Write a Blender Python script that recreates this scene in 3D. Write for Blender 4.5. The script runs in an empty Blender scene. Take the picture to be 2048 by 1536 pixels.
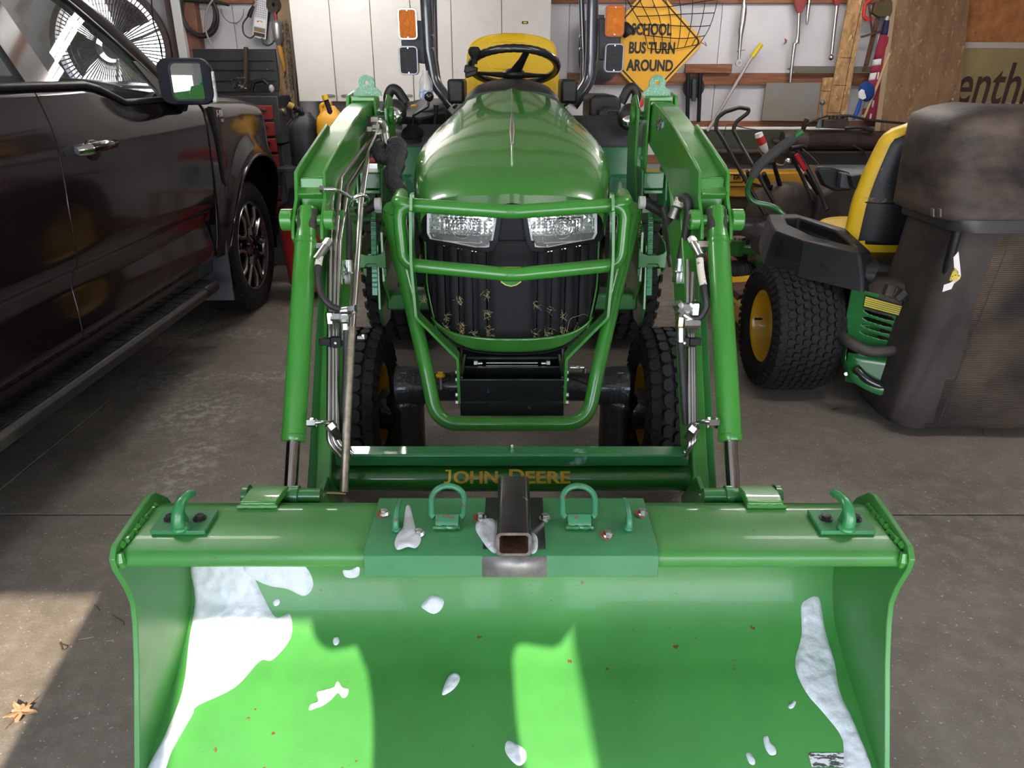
import bpy, bmesh, math, random
from mathutils import Vector, Matrix, Euler
from mathutils.geometry import intersect_line_plane

SC = bpy.context.scene
C = SC.collection
R = math.radians
PI = math.pi
V = Vector

# ------------------------------------------------------------------ camera
F = 1480.0; TH = R(22.8); H = 1.45
cam_d = bpy.data.cameras.new('camera'); cam = bpy.data.objects.new('camera', cam_d); C.objects.link(cam)
cam_d.sensor_fit = 'HORIZONTAL'; cam_d.sensor_width = 36.0; cam_d.lens = 36.0 * F / 2048.0
cam_d.clip_start = 0.02; cam_d.clip_end = 200
cam.location = (0, 0, H); cam.rotation_euler = (R(90) - TH, 0, 0)
SC.camera = cam

# ------------------------------------------------------------------ view, world, sun
SC.view_settings.view_transform = 'Standard'; SC.view_settings.look = 'None'
SC.view_settings.exposure = 1.48; SC.view_settings.gamma = 1.0
SC.view_settings.use_curve_mapping = False
world = bpy.data.worlds.new('daylight'); SC.world = world; world.use_nodes = True
wn = world.node_tree.nodes; wl = world.node_tree.links
wbg = wn['Background']; wbg.inputs['Strength'].default_value = 3.2
wtc = wn.new('ShaderNodeTexCoord'); wsep = wn.new('ShaderNodeSeparateXYZ'); wr = wn.new('ShaderNodeValToRGB')
wl.new(wtc.outputs['Generated'], wsep.inputs[0]); wl.new(wsep.outputs['Z'], wr.inputs[0])
wr.color_ramp.elements[0].position = 0.0; wr.color_ramp.elements[0].color = (0.95, 0.97, 1.0, 1)
wr.color_ramp.elements[1].position = 0.7; wr.color_ramp.elements[1].color = (0.50, 0.68, 1.0, 1)
wl.new(wr.outputs[0], wbg.inputs['Color'])
SUN_TRAVEL = V((-0.15, 1.0, -0.62)).normalized()
sun_d = bpy.data.lights.new('sun', 'SUN'); sun_d.energy = 5.0; sun_d.angle = R(0.53); sun_d.color = (1.0, 0.86, 0.68)
sun = bpy.data.objects.new('sun', sun_d); C.objects.link(sun); sun.location = (1, -6, 6)
sun.rotation_euler = SUN_TRAVEL.to_track_quat('-Z', 'Y').to_euler()

# ------------------------------------------------------------------ modelling helpers
def ray(px, py):
    u = (px - 1024) / F; v = (py - 768) / F
    return V((u, math.cos(TH) - v * math.sin(TH), -(math.sin(TH) + v * math.cos(TH))))
def at(px, py, Y=None, z=None, X=None):
    """the point of the place seen at a pixel of the photograph, at distance Y, height z or side X"""
    d = ray(px, py)
    if Y is not None: t = Y / d.y
    elif z is not None: t = (z - H) / d.z
    else: t = X / d.x
    return V((0, 0, H)) + d * t

def lin(c):
    c /= 255.0
    return c / 12.92 if c <= 0.04045 else ((c + 0.055) / 1.055) ** 2.4
def rgb(r, g, b): return (lin(r), lin(g), lin(b), 1.0)

ROOT = {}          # world location of every object's origin
class MB:
    def __init__(s): s.bm = bmesh.new()
    def face(s, pts):
        vs = [s.bm.verts.new(p) for p in pts]
        try: return s.bm.faces.new(vs)
        except ValueError: return None
    def box(s, c, size, rot=None):
        c = V(c); m = rot if rot is not None else Matrix.Identity(3)
        if isinstance(m, (tuple, list)): m = Euler(m).to_matrix()
        hx, hy, hz = size[0] / 2, size[1] / 2, size[2] / 2
        v = [s.bm.verts.new(c + m @ V((x, y, z))) for x in (-hx, hx) for y in (-hy, hy) for z in (-hz, hz)]
        for f in ((0, 1, 3, 2), (4, 6, 7, 5), (0, 4, 5, 1), (2, 3, 7, 6), (0, 2, 6, 4), (1, 5, 7, 3)):
            s.bm.faces.new([v[i] for i in f])
        return s
    def span(s, a, b):
        a, b = V(a), V(b); return s.box((a + b) / 2, [abs(x) for x in (b - a)])
    def bar(s, a, b, w, h, up=(0, 0, 1)):
        """a straight bar of section w x h from a to b"""
        a, b = V(a), V(b); d = (b - a); L = d.length; d.normalize(); up = V(up)
        x = d.cross(up)
        if x.length < 1e-4: x = d.cross(V((0, 1, 0)))
        x.normalize(); u = x.cross(d)
        m = Matrix((x, d, u)).transposed()
        return s.box((a + b) / 2, (w, L, h), m)
    def prism(s, pts, vec, holes=()):
        vec = V(vec); pts = [V(p) for p in pts]
        if not holes:
            a = [s.bm.verts.new(p) for p in pts]; b = [s.bm.verts.new(p + vec) for p in pts]
            s.bm.faces.new(a[::-1]); s.bm.faces.new(b); n = len(a)
            for i in range(n): s.bm.faces.new((a[i], a[(i + 1) % n], b[(i + 1) % n], b[i]))
            return s
        loops = [pts] + [[V(p) for p in h] for h in holes]
        tmp = []
        for off in (V((0, 0, 0)), vec):
            ed = []; rings = []
            for lp in loops:
                vs = [s.bm.verts.new(p + off) for p in lp]; rings.append(vs)
                for i in range(len(vs)): ed.append(s.bm.edges.new((vs[i], vs[(i + 1) % len(vs)])))
            bmesh.ops.triangle_fill(s.bm, use_beauty=True, edges=ed); tmp.append(rings)
        for ra, rb in zip(*tmp):
            n = len(ra)
            for i in range(n): s.bm.faces.new((ra[i], ra[(i + 1) % n], rb[(i + 1) % n], rb[i]))
        return s
    def loft(s, rings, closed=True, caps=True, wrap=False):
        R_ = [[s.bm.verts.new(p) for p in r] for r in rings]
        n = len(R_[0]); m = len(R_)
        for i in range(m if wrap else m - 1):
            A, B = R_[i], R_[(i + 1) % m]
            for j in range(n if closed else n - 1):
                try: s.bm.faces.new((A[j], A[(j + 1) % n], B[(j + 1) % n], B[j]))
                except ValueError: pass
        if caps and closed and not wrap:
            for r in (R_[0][::-1], R_[-1]):
                try: s.bm.faces.new(r)
                except ValueError: pass
        return s
    def tube(s, pts, r, n=14, caps=True, closed=False, flat=1.0):
        pts = [V(p) for p in pts]; m = len(pts)
        rs = r if isinstance(r, (list, tuple)) else [r] * m
        tan = []
        for i in range(m):
            a = pts[(i - 1) % m] if (closed or i > 0) else pts[i]; b = pts[(i + 1) % m] if (closed or i < m - 1) else pts[i]
            t = (b - a); tan.append(t.normalized() if t.length > 1e-9 else V((0, 0, 1)))
        up = V((0, 0, 1)) if abs(tan[0].z) < 0.9 else V((0, 1, 0))
        x = tan[0].cross(up).normalized(); rings = []
        for i in range(m):
            x = (x - tan[i] * x.dot(tan[i])).normalized(); y = tan[i].cross(x)
            rings.append([pts[i] + (x * math.cos(2 * PI * k / n) + y * flat * math.sin(2 * PI * k / n)) * rs[i] for k in range(n)])
        return s.loft(rings, True, caps, closed)
    def cyl(s, a, b, r, r2=None, n=20): return s.tube([a, b], [r, r if r2 is None else r2], n)
    def pipe(s, a, b, ro, ri, n=24):
        """hollow pipe"""
        a, b = V(a), V(b); d = (b - a)
        return s.lathe([(ri, 0), (ro, 0), (ro, d.length), (ri, d.length)], a, d, n, True)
    def lathe(s, prof, o, axis=(0, 0, 1), n=28, closed=False, arc=None):
        o = V(o); ax = V(axis).normalized(); up = V((0, 0, 1)) if abs(ax.z) < 0.9 else V((1, 0, 0))
        x = ax.cross(up).normalized(); y = ax.cross(x); rings = []
        for k in range(n):
            a = 2 * PI * k / n
            rings.append([o + (x * math.cos(a) + y * math.sin(a)) * p[0] + ax * p[1] for p in prof])
        R_ = [[s.bm.verts.new(p) for p in r] for r in rings]; m = len(prof)
        for i in range(n):
            A, B = R_[i], R_[(i + 1) % n]
            for j in range(m if closed else m - 1):
                s.bm.faces.new((A[j], A[(j + 1) % m], B[(j + 1) % m], B[j]))
        bmesh.ops.remove_doubles(s.bm, verts=s.bm.verts[:], dist=1e-6)
        return s
    def ball(s, c, r, sc=(1, 1, 1), n=12, rot=None):
        mat = Matrix.Translation(V(c)) @ ((rot.to_4x4() if rot is not None else Matrix.Identity(4))) @ Matrix.Diagonal((r * sc[0], r * sc[1], r * sc[2], 1))
        bmesh.ops.create_uvsphere(s.bm, u_segments=n, v_segments=max(6, n // 2 + 1), radius=1.0, matrix=mat); return s
    def hexbolt(s, p, axis, r, h, washer=None):
        ax = V(axis).normalized(); p = V(p)
        if washer: s.cyl(p, p + ax * washer[1], washer[0], n=16); p = p + ax * washer[1]
        s.tube([p, p + ax * h * .85, p + ax * h], [r, r, r * .88], 6)
        return s
    def grid(s, f, nu, nv, closed_u=False):
        vs = [[s.bm.verts.new(f(i / nu, j / nv)) for j in range(nv + 1)] for i in range(nu + (0 if closed_u else 1))]
        for i in range(nu):
            for j in range(nv):
                A = vs[i]; B = vs[(i + 1) % len(vs)]
                s.bm.faces.new((A[j], B[j], B[j + 1], A[j + 1]))
        return s
    def build(s, name, mat, parent=None, smooth=35, bevel=0, thick=0, sub=0, seg=2, tri=None):
        me = bpy.data.meshes.new(name)
        bmesh.ops.recalc_face_normals(s.bm, faces=s.bm.faces[:])
        if parent is not None:
            off = ROOT[parent.name]
            bmesh.ops.translate(s.bm, verts=s.bm.verts[:], vec=-off)
        else: off = V((0, 0, 0))
        s.bm.to_mesh(me); s.bm.free()
        if smooth:
            for p in me.polygons: p.use_smooth = True
            if smooth < 180: me.set_sharp_from_angle(angle=R(smooth))
        o = bpy.data.objects.new(name, me); C.objects.link(o)
        if isinstance(mat, (list, tuple)):
            for m_ in mat: me.materials.append(m_)
        else: me.materials.append(mat)
        if thick:
            m = o.modifiers.new('thickness', 'SOLIDIFY'); m.thickness = thick; m.offset = 0
        if bevel:
            m = o.modifiers.new('edges', 'BEVEL'); m.width = bevel; m.segments = seg; m.limit_method = 'ANGLE'; m.angle_limit = R(40)
            m.harden_normals = False
        if sub:
            m = o.modifiers.new('sub', 'SUBSURF'); m.levels = sub; m.render_levels = sub
        if parent is not None: o.parent = parent
        ROOT[o.name] = off
        return o

def thing(name, label, cat, loc=(0, 0, 0), group=None):
    o = bpy.data.objects.new(name, None); C.objects.link(o); o.location = loc; o.empty_display_size = 0.1
    o['label'] = label; o['category'] = cat
    if group: o['group'] = group
    ROOT[o.name] = V(loc); return o
def tag(o, label, cat, group=None):
    o['label'] = label; o['category'] = cat
    if group: o['group'] = group
    return o
def lab(o, label): o['label'] = label; return o
def struct(o): o['kind'] = 'structure'; return o
def stuff(o): o['kind'] = 'stuff'; return o
def settle(o):
    """move a one-mesh thing's origin to its base centre"""
    me = o.data; xs = [v.co for v in me.vertices]
    lo = V((min(v.x for v in xs), min(v.y for v in xs), min(v.z for v in xs))); hi = V((max(v.x for v in xs), max(v.y for v in xs), max(v.z for v in xs)))
    b = V(((lo.x + hi.x) / 2, (lo.y + hi.y) / 2, lo.z)); me.transform(Matrix.Translation(-b)); o.location = b; ROOT[o.name] = b
    return o
def single(mb, name, mat, label, cat, group=None, **k):
    return settle(tag(mb.build(name, mat, **k), label, cat, group))

def fillet(pts, r, n=6, closed=False):
    pts = [V(p) for p in pts]; out = []; m = len(pts)
    rr = r if isinstance(r, (list, tuple)) else [r] * m
    for i in range(m):
        if not closed and i in (0, m - 1): out.append(pts[i]); continue
        p = pts[i]; a = pts[(i - 1) % m] - p; b = pts[(i + 1) % m] - p
        la, lb = a.length, b.length; a.normalize(); b.normalize()
        ang = a.angle(b)
        if ang > PI - 0.02: out.append(p); continue
        t = min(rr[i] / math.tan(ang / 2), la * .49, lb * .49)
        for k in range(n + 1):
            u = k / n
            out.append((p + a * t) * (1 - u) ** 2 + p * 2 * u * (1 - u) + (p + b * t) * u ** 2)
    return out
def spline(pts, n=8, closed=False):
    pts = [V(p) for p in pts]; out = []; m = len(pts)
    for i in range(m if closed else m - 1):
        g = lambda k: pts[k % m] if closed else pts[min(max(k, 0), m - 1)]
        p0, p1, p2, p3 = g(i - 1), g(i), g(i + 1), g(i + 2)
        for k in range(n):
            t = k / n
            out.append(0.5 * ((2 * p1) + (-p0 + p2) * t + (2 * p0 - 5 * p1 + 4 * p2 - p3) * t * t + (-p0 + 3 * p1 - 3 * p2 + p3) * t ** 3))
    if not closed: out.append(pts[-1])
    return out
def circle(c, r, ax='Y', n=20, a0=0, a1=360, sy=1):
    c = V(c); out = []
    full = abs(a1 - a0) >= 360
    for k in range(n + (0 if full else 1)):
        a = R(a0 + (a1 - a0) * k / n); x, y = r * math.cos(a), r * sy * math.sin(a)
        out.append(c + (V((x, 0, y)) if ax == 'Y' else V((0, x, y)) if ax == 'X' else V((x, y, 0))))
    return out
def roundrect(c, w, h, r, ax='Y', n=5):
    c = V(c); out = []
    for sx, sy, a0 in ((1, 1, 0), (-1, 1, 90), (-1, -1, 180), (1, -1, 270)):
        for k in range(n + 1):
            a = R(a0 + 90 * k / n); x = sx * (w / 2 - r) + r * math.cos(a); y = sy * (h / 2 - r) + r * math.sin(a)
            out.append(c + (V((x, 0, y)) if ax == 'Y' else V((0, x, y)) if ax == 'X' else V((x, y, 0))))
    return out

def words(body, size, o, xd, up, mat, name, parent=None, ex=0.001, align='CENTER', sx=1.0, bold=0.0, shear=0.0, bend=None, spacing=1.0):
    """lettering as a thin solid; origin o, along xd, letters' up = up"""
    cu = bpy.data.curves.new(name, 'FONT'); cu.body = body; cu.size = size; cu.align_x = align; cu.align_y = 'CENTER'
    cu.extrude = ex; cu.offset = bold; cu.shear = shear; cu.resolution_u = 4; cu.space_character = spacing; cu.space_line = 1.25
    to = bpy.data.objects.new('tmp', cu); C.objects.link(to)
    dg = bpy.context.evaluated_depsgraph_get(); me = bpy.data.meshes.new_from_object(to.evaluated_get(dg))
    bpy.data.objects.remove(to); bpy.data.curves.remove(cu)
    x = V(xd).normalized(); y = V(up).normalized(); z = x.cross(y)
    if bend:
        b_ = bmesh.new(); b_.from_mesh(me)
        for k in range(-9, 10): bmesh.ops.bisect_plane(b_, geom=b_.verts[:] + b_.edges[:] + b_.faces[:], plane_co=(0, k * size / 18, 0), plane_no=(0, 1, 0))
        b_.to_mesh(me); b_.free()
    off = ROOT[parent.name] if parent is not None else V((0, 0, 0))
    for v in me.vertices:
        p = V(o) + x * v.co.x * sx + y * v.co.y + z * v.co.z
        if bend: p = bend(v.co.x * sx, v.co.y, v.co.z)
        v.co = p - off
    me.materials.clear(); me.materials.append(mat); me.name = name
    ob = bpy.data.objects.new(name, me); C.objects.link(ob)
    if parent is not None: ob.parent = parent
    ROOT[ob.name] = off
    return ob

# ------------------------------------------------------------------ materials
MATS = {}
def mat(name, col, rough=0.5, metal=0.0, coat=0.0, var=0.0, vs=6.0, col2=None, spots=None, bump=0.0, bs=40.0, rvar=0.0, trans=0.0, ior=1.45, stretch=None, emit=None, es=1.0, spec=0.5, alpha=1.0):
    if name in MATS: return MATS[name]
    m = bpy.data.materials.new(name); m.use_nodes = True; nt = m.node_tree; N = nt.nodes; L = nt.links
    b = N['Principled BSDF']; b.inputs['Base Color'].default_value = col; b.inputs['Roughness'].default_value = rough
    b.inputs['Metallic'].default_value = metal; b.inputs['Coat Weight'].default_value = coat; b.inputs['Coat Roughness'].default_value = 0.06
    b.inputs['IOR'].default_value = ior; b.inputs['Specular IOR Level'].default_value = spec
    if trans: b.inputs['Transmission Weight'].default_value = trans
    if alpha < 1: b.inputs['Alpha'].default_value = alpha
    if emit: b.inputs['Emission Color'].default_value = emit; b.inputs['Emission Strength'].default_value = es
    tc = N.new('ShaderNodeTexCoord'); src = tc.outputs['Object']
    if stretch:
        mp = N.new('ShaderNodeMapping'); mp.inputs['Scale'].default_value = stretch; L.new(src, mp.inputs[0]); src = mp.outputs[0]
    last = None
    if var or col2:
        nz = N.new('ShaderNodeTexNoise'); nz.inputs['Scale'].default_value = vs; nz.inputs['Detail'].default_value = 6; nz.inputs['Roughness'].default_value = .62
        L.new(src, nz.inputs['Vector'])
        rp = N.new('ShaderNodeValToRGB'); L.new(nz.outputs['Fac'], rp.inputs[0])
        c2 = col2 if col2 else tuple(max(0, c * (1 - var)) for c in col[:3]) + (1,)
        c1 = col if col2 else tuple(min(1, c * (1 + var * .5)) for c in col[:3]) + (1,)
        rp.color_ramp.elements[0].position = .36; rp.color_ramp.elements[0].color = c2
        rp.color_ramp.elements[1].position = .62; rp.color_ramp.elements[1].color = c1
        last = rp.outputs[0]
    if spots:
        for (sc, thr, scol, soft) in spots:
            vz = N.new('ShaderNodeTexNoise'); vz.inputs['Scale'].default_value = sc; vz.inputs['Detail'].default_value = 4; L.new(src, vz.inputs['Vector'])
            vz.inputs['Roughness'].default_value = .6
            r2 = N.new('ShaderNodeValToRGB'); r2.color_ramp.elements[0].position = thr; r2.color_ramp.elements[0].color = (0, 0, 0, 1)
            r2.color_ramp.elements[1].position = thr + soft; r2.color_ramp.elements[1].color = (1, 1, 1, 1); L.new(vz.outputs['Fac'], r2.inputs[0])
            mx = N.new('ShaderNodeMix'); mx.data_type = 'RGBA'; L.new(r2.outputs[0], mx.inputs[0])
            if last: L.new(last, mx.inputs[6])
            else: mx.inputs[6].default_value = col
            mx.inputs[7].default_value = scol; last = mx.outputs[2]
    if last: L.new(last, b.inputs['Base Color'])
    if bump or rvar:
        n2 = N.new('ShaderNodeTexNoise'); n2.inputs['Scale'].default_value = bs; n2.inputs['Detail'].default_value = 5; L.new(src, n2.inputs['Vector'])
        if bump:
            bp = N.new('ShaderNodeBump'); bp.inputs['Strength'].default_value = bump; bp.inputs['Distance'].default_value = 0.01
            L.new(n2.outputs['Fac'], bp.inputs['Height']); L.new(bp.outputs[0], b.inputs['Normal'])
        if rvar:
            mr = N.new('ShaderNodeMapRange'); mr.inputs[3].default_value = max(0.02, rough - rvar); mr.inputs[4].default_value = rough + rvar
            L.new(n2.outputs['Fac'], mr.inputs[0]); L.new(mr.outputs[0], b.inputs['Roughness'])
    MATS[name] = m; return m

GREEN = mat('green_paint', (0.040, 0.225, 0.028, 1), 0.30, coat=.5, var=.10, vs=3, spots=[(260, .80, (.35, .5, .3, 1), .02)])
GREEN_D = mat('dark_green_paint', (0.024, 0.150, 0.034, 1), 0.32, coat=.5, var=.15, vs=5, bump=.06, bs=60)
GREEN_HOOD = mat('hood_green', (0.042, 0.210, 0.030, 1), 0.24, coat=1.0, var=.05, vs=2)
GREEN_W = mat('worn_bucket_green', (0.048, 0.218, 0.045, 1), 0.40, coat=.15, var=.16, vs=2.5, rvar=.1,
              spots=[(34, .700, (.11, .035, .02, 1), .02), (80, .715, (.10, .04, .02, 1), .02), (150, .735, (.22, .42, .2, 1), .03), (9, .62, (.045, .19, .06, 1), .2)])
BLACK = mat('black_plastic', (0.011, 0.011, 0.013, 1), .45, spec=.3, var=.2, vs=20, bump=.05, bs=300)
BLACK_G = mat('gloss_black_paint', (0.010, 0.011, 0.012, 1), .25, coat=.6, bump=.12, bs=90, spots=[(30, .68, (.12, .12, .12, 1), .03)])
GREY_P = mat('grey_plastic', (0.045, 0.046, 0.055, 1), .5, var=.1, bump=.05, bs=400)
RUBBER = mat('rubber', (0.012, 0.012, 0.0135, 1), .72, spec=.3, var=.35, vs=30, bump=.2, bs=120, spots=[(60, .68, (.10, .09, .075, 1), .1)])
HOSE = mat('hose_rubber', (0.022, 0.020, 0.020, 1), .5, var=.3, vs=30)
CHROME = mat('chrome', (.80, .80, .82, 1), .10, metal=1)
ZINC = mat('zinc_plated', (.62, .64, .62, 1), .24, metal=1, var=.2, vs=60)
STEEL = mat('steel_tube', (.50, .48, .46, 1), .26, metal=1, var=.12, vs=12)
STEEL_D = mat('dark_steel', (.20, .18, .16, 1), .38, metal=.9, var=.4, vs=30)
RUSTY = mat('rusty_steel', (.11, .052, .030, 1), .75, metal=.3, var=.5, vs=25, bump=.3, bs=80)
YELLOW = mat('yellow_vinyl', (.72, .46, .012, 1), .42, var=.08, vs=5)
YELLOW_P = mat('yellow_paint', (.70, .40, .010, 1), .35, coat=.3, var=.1)
RED = mat('red_paint', (.42, .018, .014, 1), .4, var=.2)
WHITE = mat('white_plastic', (.72, .72, .70, 1), .4)
GLASS = mat('clear_glass', (1, 1, 1, 1), .02, trans=1.0, ior=1.45)
# ================================================================== THE ROOM
CONC = mat('concrete', (0.150, 0.122, 0.096, 1), .55, spec=.4)
def concrete_nodes():
    m = CONC; N = m.node_tree.nodes; L = m.node_tree.links; b = N['Principled BSDF']
    tc = N.new('ShaderNodeTexCoord')
    def noise(s, d=6, r=.6):
        n = N.new('ShaderNodeTexNoise'); n.inputs['Scale'].default_value = s; n.inputs['Detail'].default_value = d; n.inputs['Roughness'].default_value = r
        L.new(tc.outputs['Object'], n.inputs['Vector']); return n.outputs['Fac']
    def ramp(src, p0, c0, p1, c1):
        r = N.new('ShaderNodeValToRGB'); r.color_ramp.elements[0].position = p0; r.color_ramp.elements[0].color = c0
        r.color_ramp.elements[1].position = p1; r.color_ramp.elements[1].color = c1; L.new(src, r.inputs[0]); return r.outputs[0]
    def mixc(f, a, bb, t='MIX'):
        x = N.new('ShaderNodeMix'); x.data_type = 'RGBA'; x.blend_type = t
        if isinstance(f, float): x.inputs[0].default_value = f
        else: L.new(f, x.inputs[0])
        L.new(a, x.inputs[6])
        if isinstance(bb, tuple): x.inputs[7].default_value = bb
        else: L.new(bb, x.inputs[7])
        return x.outputs[2]
    base = ramp(noise(1.6), .3, (.120, .103, .086, 1), .72, (.215, .185, .152, 1))
    base = mixc(ramp(noise(14, 8, .75), .45, (0, 0, 0, 1), .70, (.9, .9, .9, 1)), base, (.24, .21, .18, 1))
    base = mixc(ramp(noise(70, 3), .655, (0, 0, 0, 1), .675, (.9, .9, .9, 1)), base, (.42, .40, .37, 1))
    # salt-white dried puddles near the truck's wheel
    sep = N.new('ShaderNodeSeparateXYZ'); L.new(tc.outputs['Object'], sep.inputs[0])
    tot = None
    for cx, cy, rx, ry in ((-1.62, 4.25, .22, .12), (-1.45, 3.1, .28, .30), (-1.30, 2.62, .16, .34), (-1.75, 3.5, .3, .2), (-1.95, 4.3, .18, .25), (-1.28, 3.55, .3, .1)):
        vm = N.new('ShaderNodeVectorMath'); vm.operation = 'SUBTRACT'; L.new(tc.outputs['Object'], vm.inputs[0]); vm.inputs[1].default_value = (cx, cy, 0)
        v2 = N.new('ShaderNodeVectorMath'); v2.operation = 'DIVIDE'; L.new(vm.outputs[0], v2.inputs[0]); v2.inputs[1].default_value = (rx, ry, 1)
        ln = N.new('ShaderNodeVectorMath'); ln.operation = 'LENGTH'; L.new(v2.outputs[0], ln.inputs[0])
        mr = N.new('ShaderNodeMapRange'); mr.inputs[1].default_value = 1.15; mr.inputs[2].default_value = .3; L.new(ln.outputs['Value'], mr.inputs[0])
        if tot is None: tot = mr.outputs[0]
        else:
            ma = N.new('ShaderNodeMath'); ma.operation = 'MAXIMUM'; L.new(tot, ma.inputs[0]); L.new(mr.outputs[0], ma.inputs[1]); tot = ma.outputs[0]
    mm = N.new('ShaderNodeMath'); mm.operation = 'MULTIPLY'; L.new(tot, mm.inputs[0]); L.new(ramp(noise(22, 8, .75), .47, (0, 0, 0, 1), .62, (.85, .85, .85, 1)), mm.inputs[1])
    base = mixc(mm.outputs[0], base, (.42, .40, .37, 1))
    L.new(base, b.inputs['Base Color'])
    bp = N.new('ShaderNodeBump'); bp.inputs['Strength'].default_value = .5; bp.inputs['Distance'].default_value = .004
    L.new(noise(120, 6, .7), bp.inputs['Height']); L.new(bp.outputs[0], b.inputs['Normal'])
    rr = N.new('ShaderNodeMapRange'); rr.inputs[3].default_value = .38; rr.inputs[4].default_value = .75; L.new(noise(5, 6), rr.inputs[0]); L.new(rr.outputs[0], b.inputs['Roughness'])
concrete_nodes()
WALLW = mat('white_wall_panel', (.54, .53, .55, 1), .5, var=.10, vs=1.5, spots=[(60, .74, (.3, .27, .24, 1), .02)])
WOOD_G = mat('stained_girt_wood', (.235, .088, .040, 1), .6, var=.35, vs=8, stretch=(.6, 4, 8), bump=.1)
WOOD_L = mat('light_board', (.42, .26, .13, 1), .6, var=.25, vs=10, stretch=(1, 4, 5))
CEIL = mat('ceiling_panel', (.80, .80, .80, 1), .5, var=.05)
RX0, RX1, RY0, RY1, RZ = -4.7, 4.7, -1.60, 6.50, 2.75
# floor slabs with control joints between them, standing in one floor
fl = bpy.data.objects.new('floor', None); C.objects.link(fl); fl['kind'] = 'structure'; ROOT['floor'] = V((0, 0, 0))
xs = [RX0, -1.93, 2.75, RX1]; ys = [-1.60, 2.25, 4.80, RY1]
g = .004
for i in range(3):
    for j in range(3):
        a = MB().span((xs[i] + g, ys[j] + g, -.12), (xs[i + 1] - g, ys[j + 1] - g, 0)); a.build('concrete_slab', CONC, fl, bevel=.004)
a = MB().span((RX0, RY0, -.14), (RX1, RY1, -.121)); a.build('slab_bed', mat('joint_dirt', (.02, .018, .015, 1), .9), fl)
drv = MB().span((-14, -16, -.14), (14, RY0 - .004, -.012)).build('driveway', mat('driveway_gravel', (.52, .50, .46, 1), .85, var=.3, vs=12, bump=.3, bs=60)); struct(drv)  # unseen drive outside the doors, pale to bounce daylight in
# back wall, pierced by the round exhaust fan
wb = bpy.data.objects.new('wall_back', None); C.objects.link(wb); wb['kind'] = 'structure'; ROOT['wall_back'] = V((0, 0, 0))
FX, FZ, FR = -3.02, 1.66, .43
fanc = at(232, 96, Y=RY1); FX, FZ = fanc.x, fanc.z
hole = circle((FX, RY1, FZ), FR, n=36)
MB().prism([(RX0, RY1, 0), (-2.2, RY1, 0), (-2.2, RY1, RZ), (RX0, RY1, RZ)], (0, .10, 0), holes=[hole]).build('wall_panel', WALLW, wb)
for x0, x1 in ((-2.196, -.9), (-.896, .45), (.454, 1.65), (1.654, 3.0), (3.004, 4.7)):
    MB().span((x0, RY1, 0), (x1, RY1 + .1, RZ)).build('wall_panel', WALLW, wb, bevel=.002)
def zy(py, Y=RY1 - .03): return at(1024, py, Y=Y).z
for (z1, z0, x0, x1) in ((2.06, zy(7), -2.55, 4.7), (zy(146), zy(170), .45, 4.7), (zy(242), zy(256), .45, 4.7), (zy(262), zy(268), .45, 4.7), (zy(310), zy(326), .3, 4.7), (.12, .0, -4.6, 4.7)):
    MB().span((x0, RY1 - .04, z0), (x1, RY1 - .001, z1)).build('girt_board', WOOD_G, wb, bevel=.003)
a = at(1370, 128, Y=RY1 - .045); b_ = at(1461, 146, Y=RY1 - .045)
MB().span((a.x, RY1 - .075, b_.z), (b_.x, RY1 - .041, a.z)).build('short_board', WOOD_G, wb, bevel=.003)
a = at(1414, 128, Y=RY1 - .05); b_ = at(1424, 148, Y=RY1 - .05)
# post beside the hose coil, white trim strip, and their neighbours
p0 = at(364, 0, Y=RY1 - .05); p1 = at(392, 0, Y=RY1 - .05)
MB().span((p0.x, RY1 - .1, 0), (p1.x, RY1 - .001, RZ)).build('wall_post', mat('red_brown_post', (.20, .085, .055, 1), .6, var=.3, vs=6), wb, bevel=.004)
p0 = at(343, 0, Y=RY1 - .13); p1 = at(360, 0, Y=RY1 - .13)
MB().span((p0.x, RY1 - .16, 0), (p1.x, RY1 - .101, RZ)).build('white_trim_strip', WHITE, wb, bevel=.004)
MB().span((p0.x - .07, RY1 - .10, 0), (p0.x - .002, RY1 - .001, RZ)).build('wall_post', mat('brown_edge', (.13, .09, .07, 1), .6), wb)
# conduit along the wall
a = at(1380, 257, Y=RY1 - .06); MB().cyl((a.x, a.y, a.z), (4.6, a.y, a.z), .014).build('white_conduit', WHITE, wb)
# side walls, ceiling with joists
for nm, x0, x1 in (('wall_left', RX0 - .1, RX0), ('wall_right', RX1, RX1 + .1)):
    w = bpy.data.objects.new(nm, None); C.objects.link(w); w['kind'] = 'structure'; ROOT[nm] = V((0, 0, 0))
    MB().span((x0, RY0, 0), (x1, RY1 + .1, RZ)).build('wall_panel', WALLW, w)
    xi = RX0 + .02 if nm == 'wall_left' else RX1 - .02
    for z in (.1, .6, 1.1, 1.6, 2.1, 2.6): MB().box((xi, (RY0 + RY1) / 2, z), (.04, RY1 - RY0 - .2, .12)).build('girt_board', WOOD_G, w)
ce = bpy.data.objects.new('ceiling', None); C.objects.link(ce); ce['kind'] = 'structure'; ROOT['ceiling'] = V((0, 0, 0))
MB().span((RX0 - .1, RY0 - .1, RZ), (RX1 + .1, RY1 + .1, RZ + .05)).build('ceiling_panel', CEIL, ce)
for k in range(18):
    y = RY0 + .35 + k * .44
    if y < RY1 - .1: MB().span((RX0 + .02, y - .02, RZ - .05), (RX1 - .02, y + .02, RZ - .001)).build('ceiling_joist', WOOD_G, ce)
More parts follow.
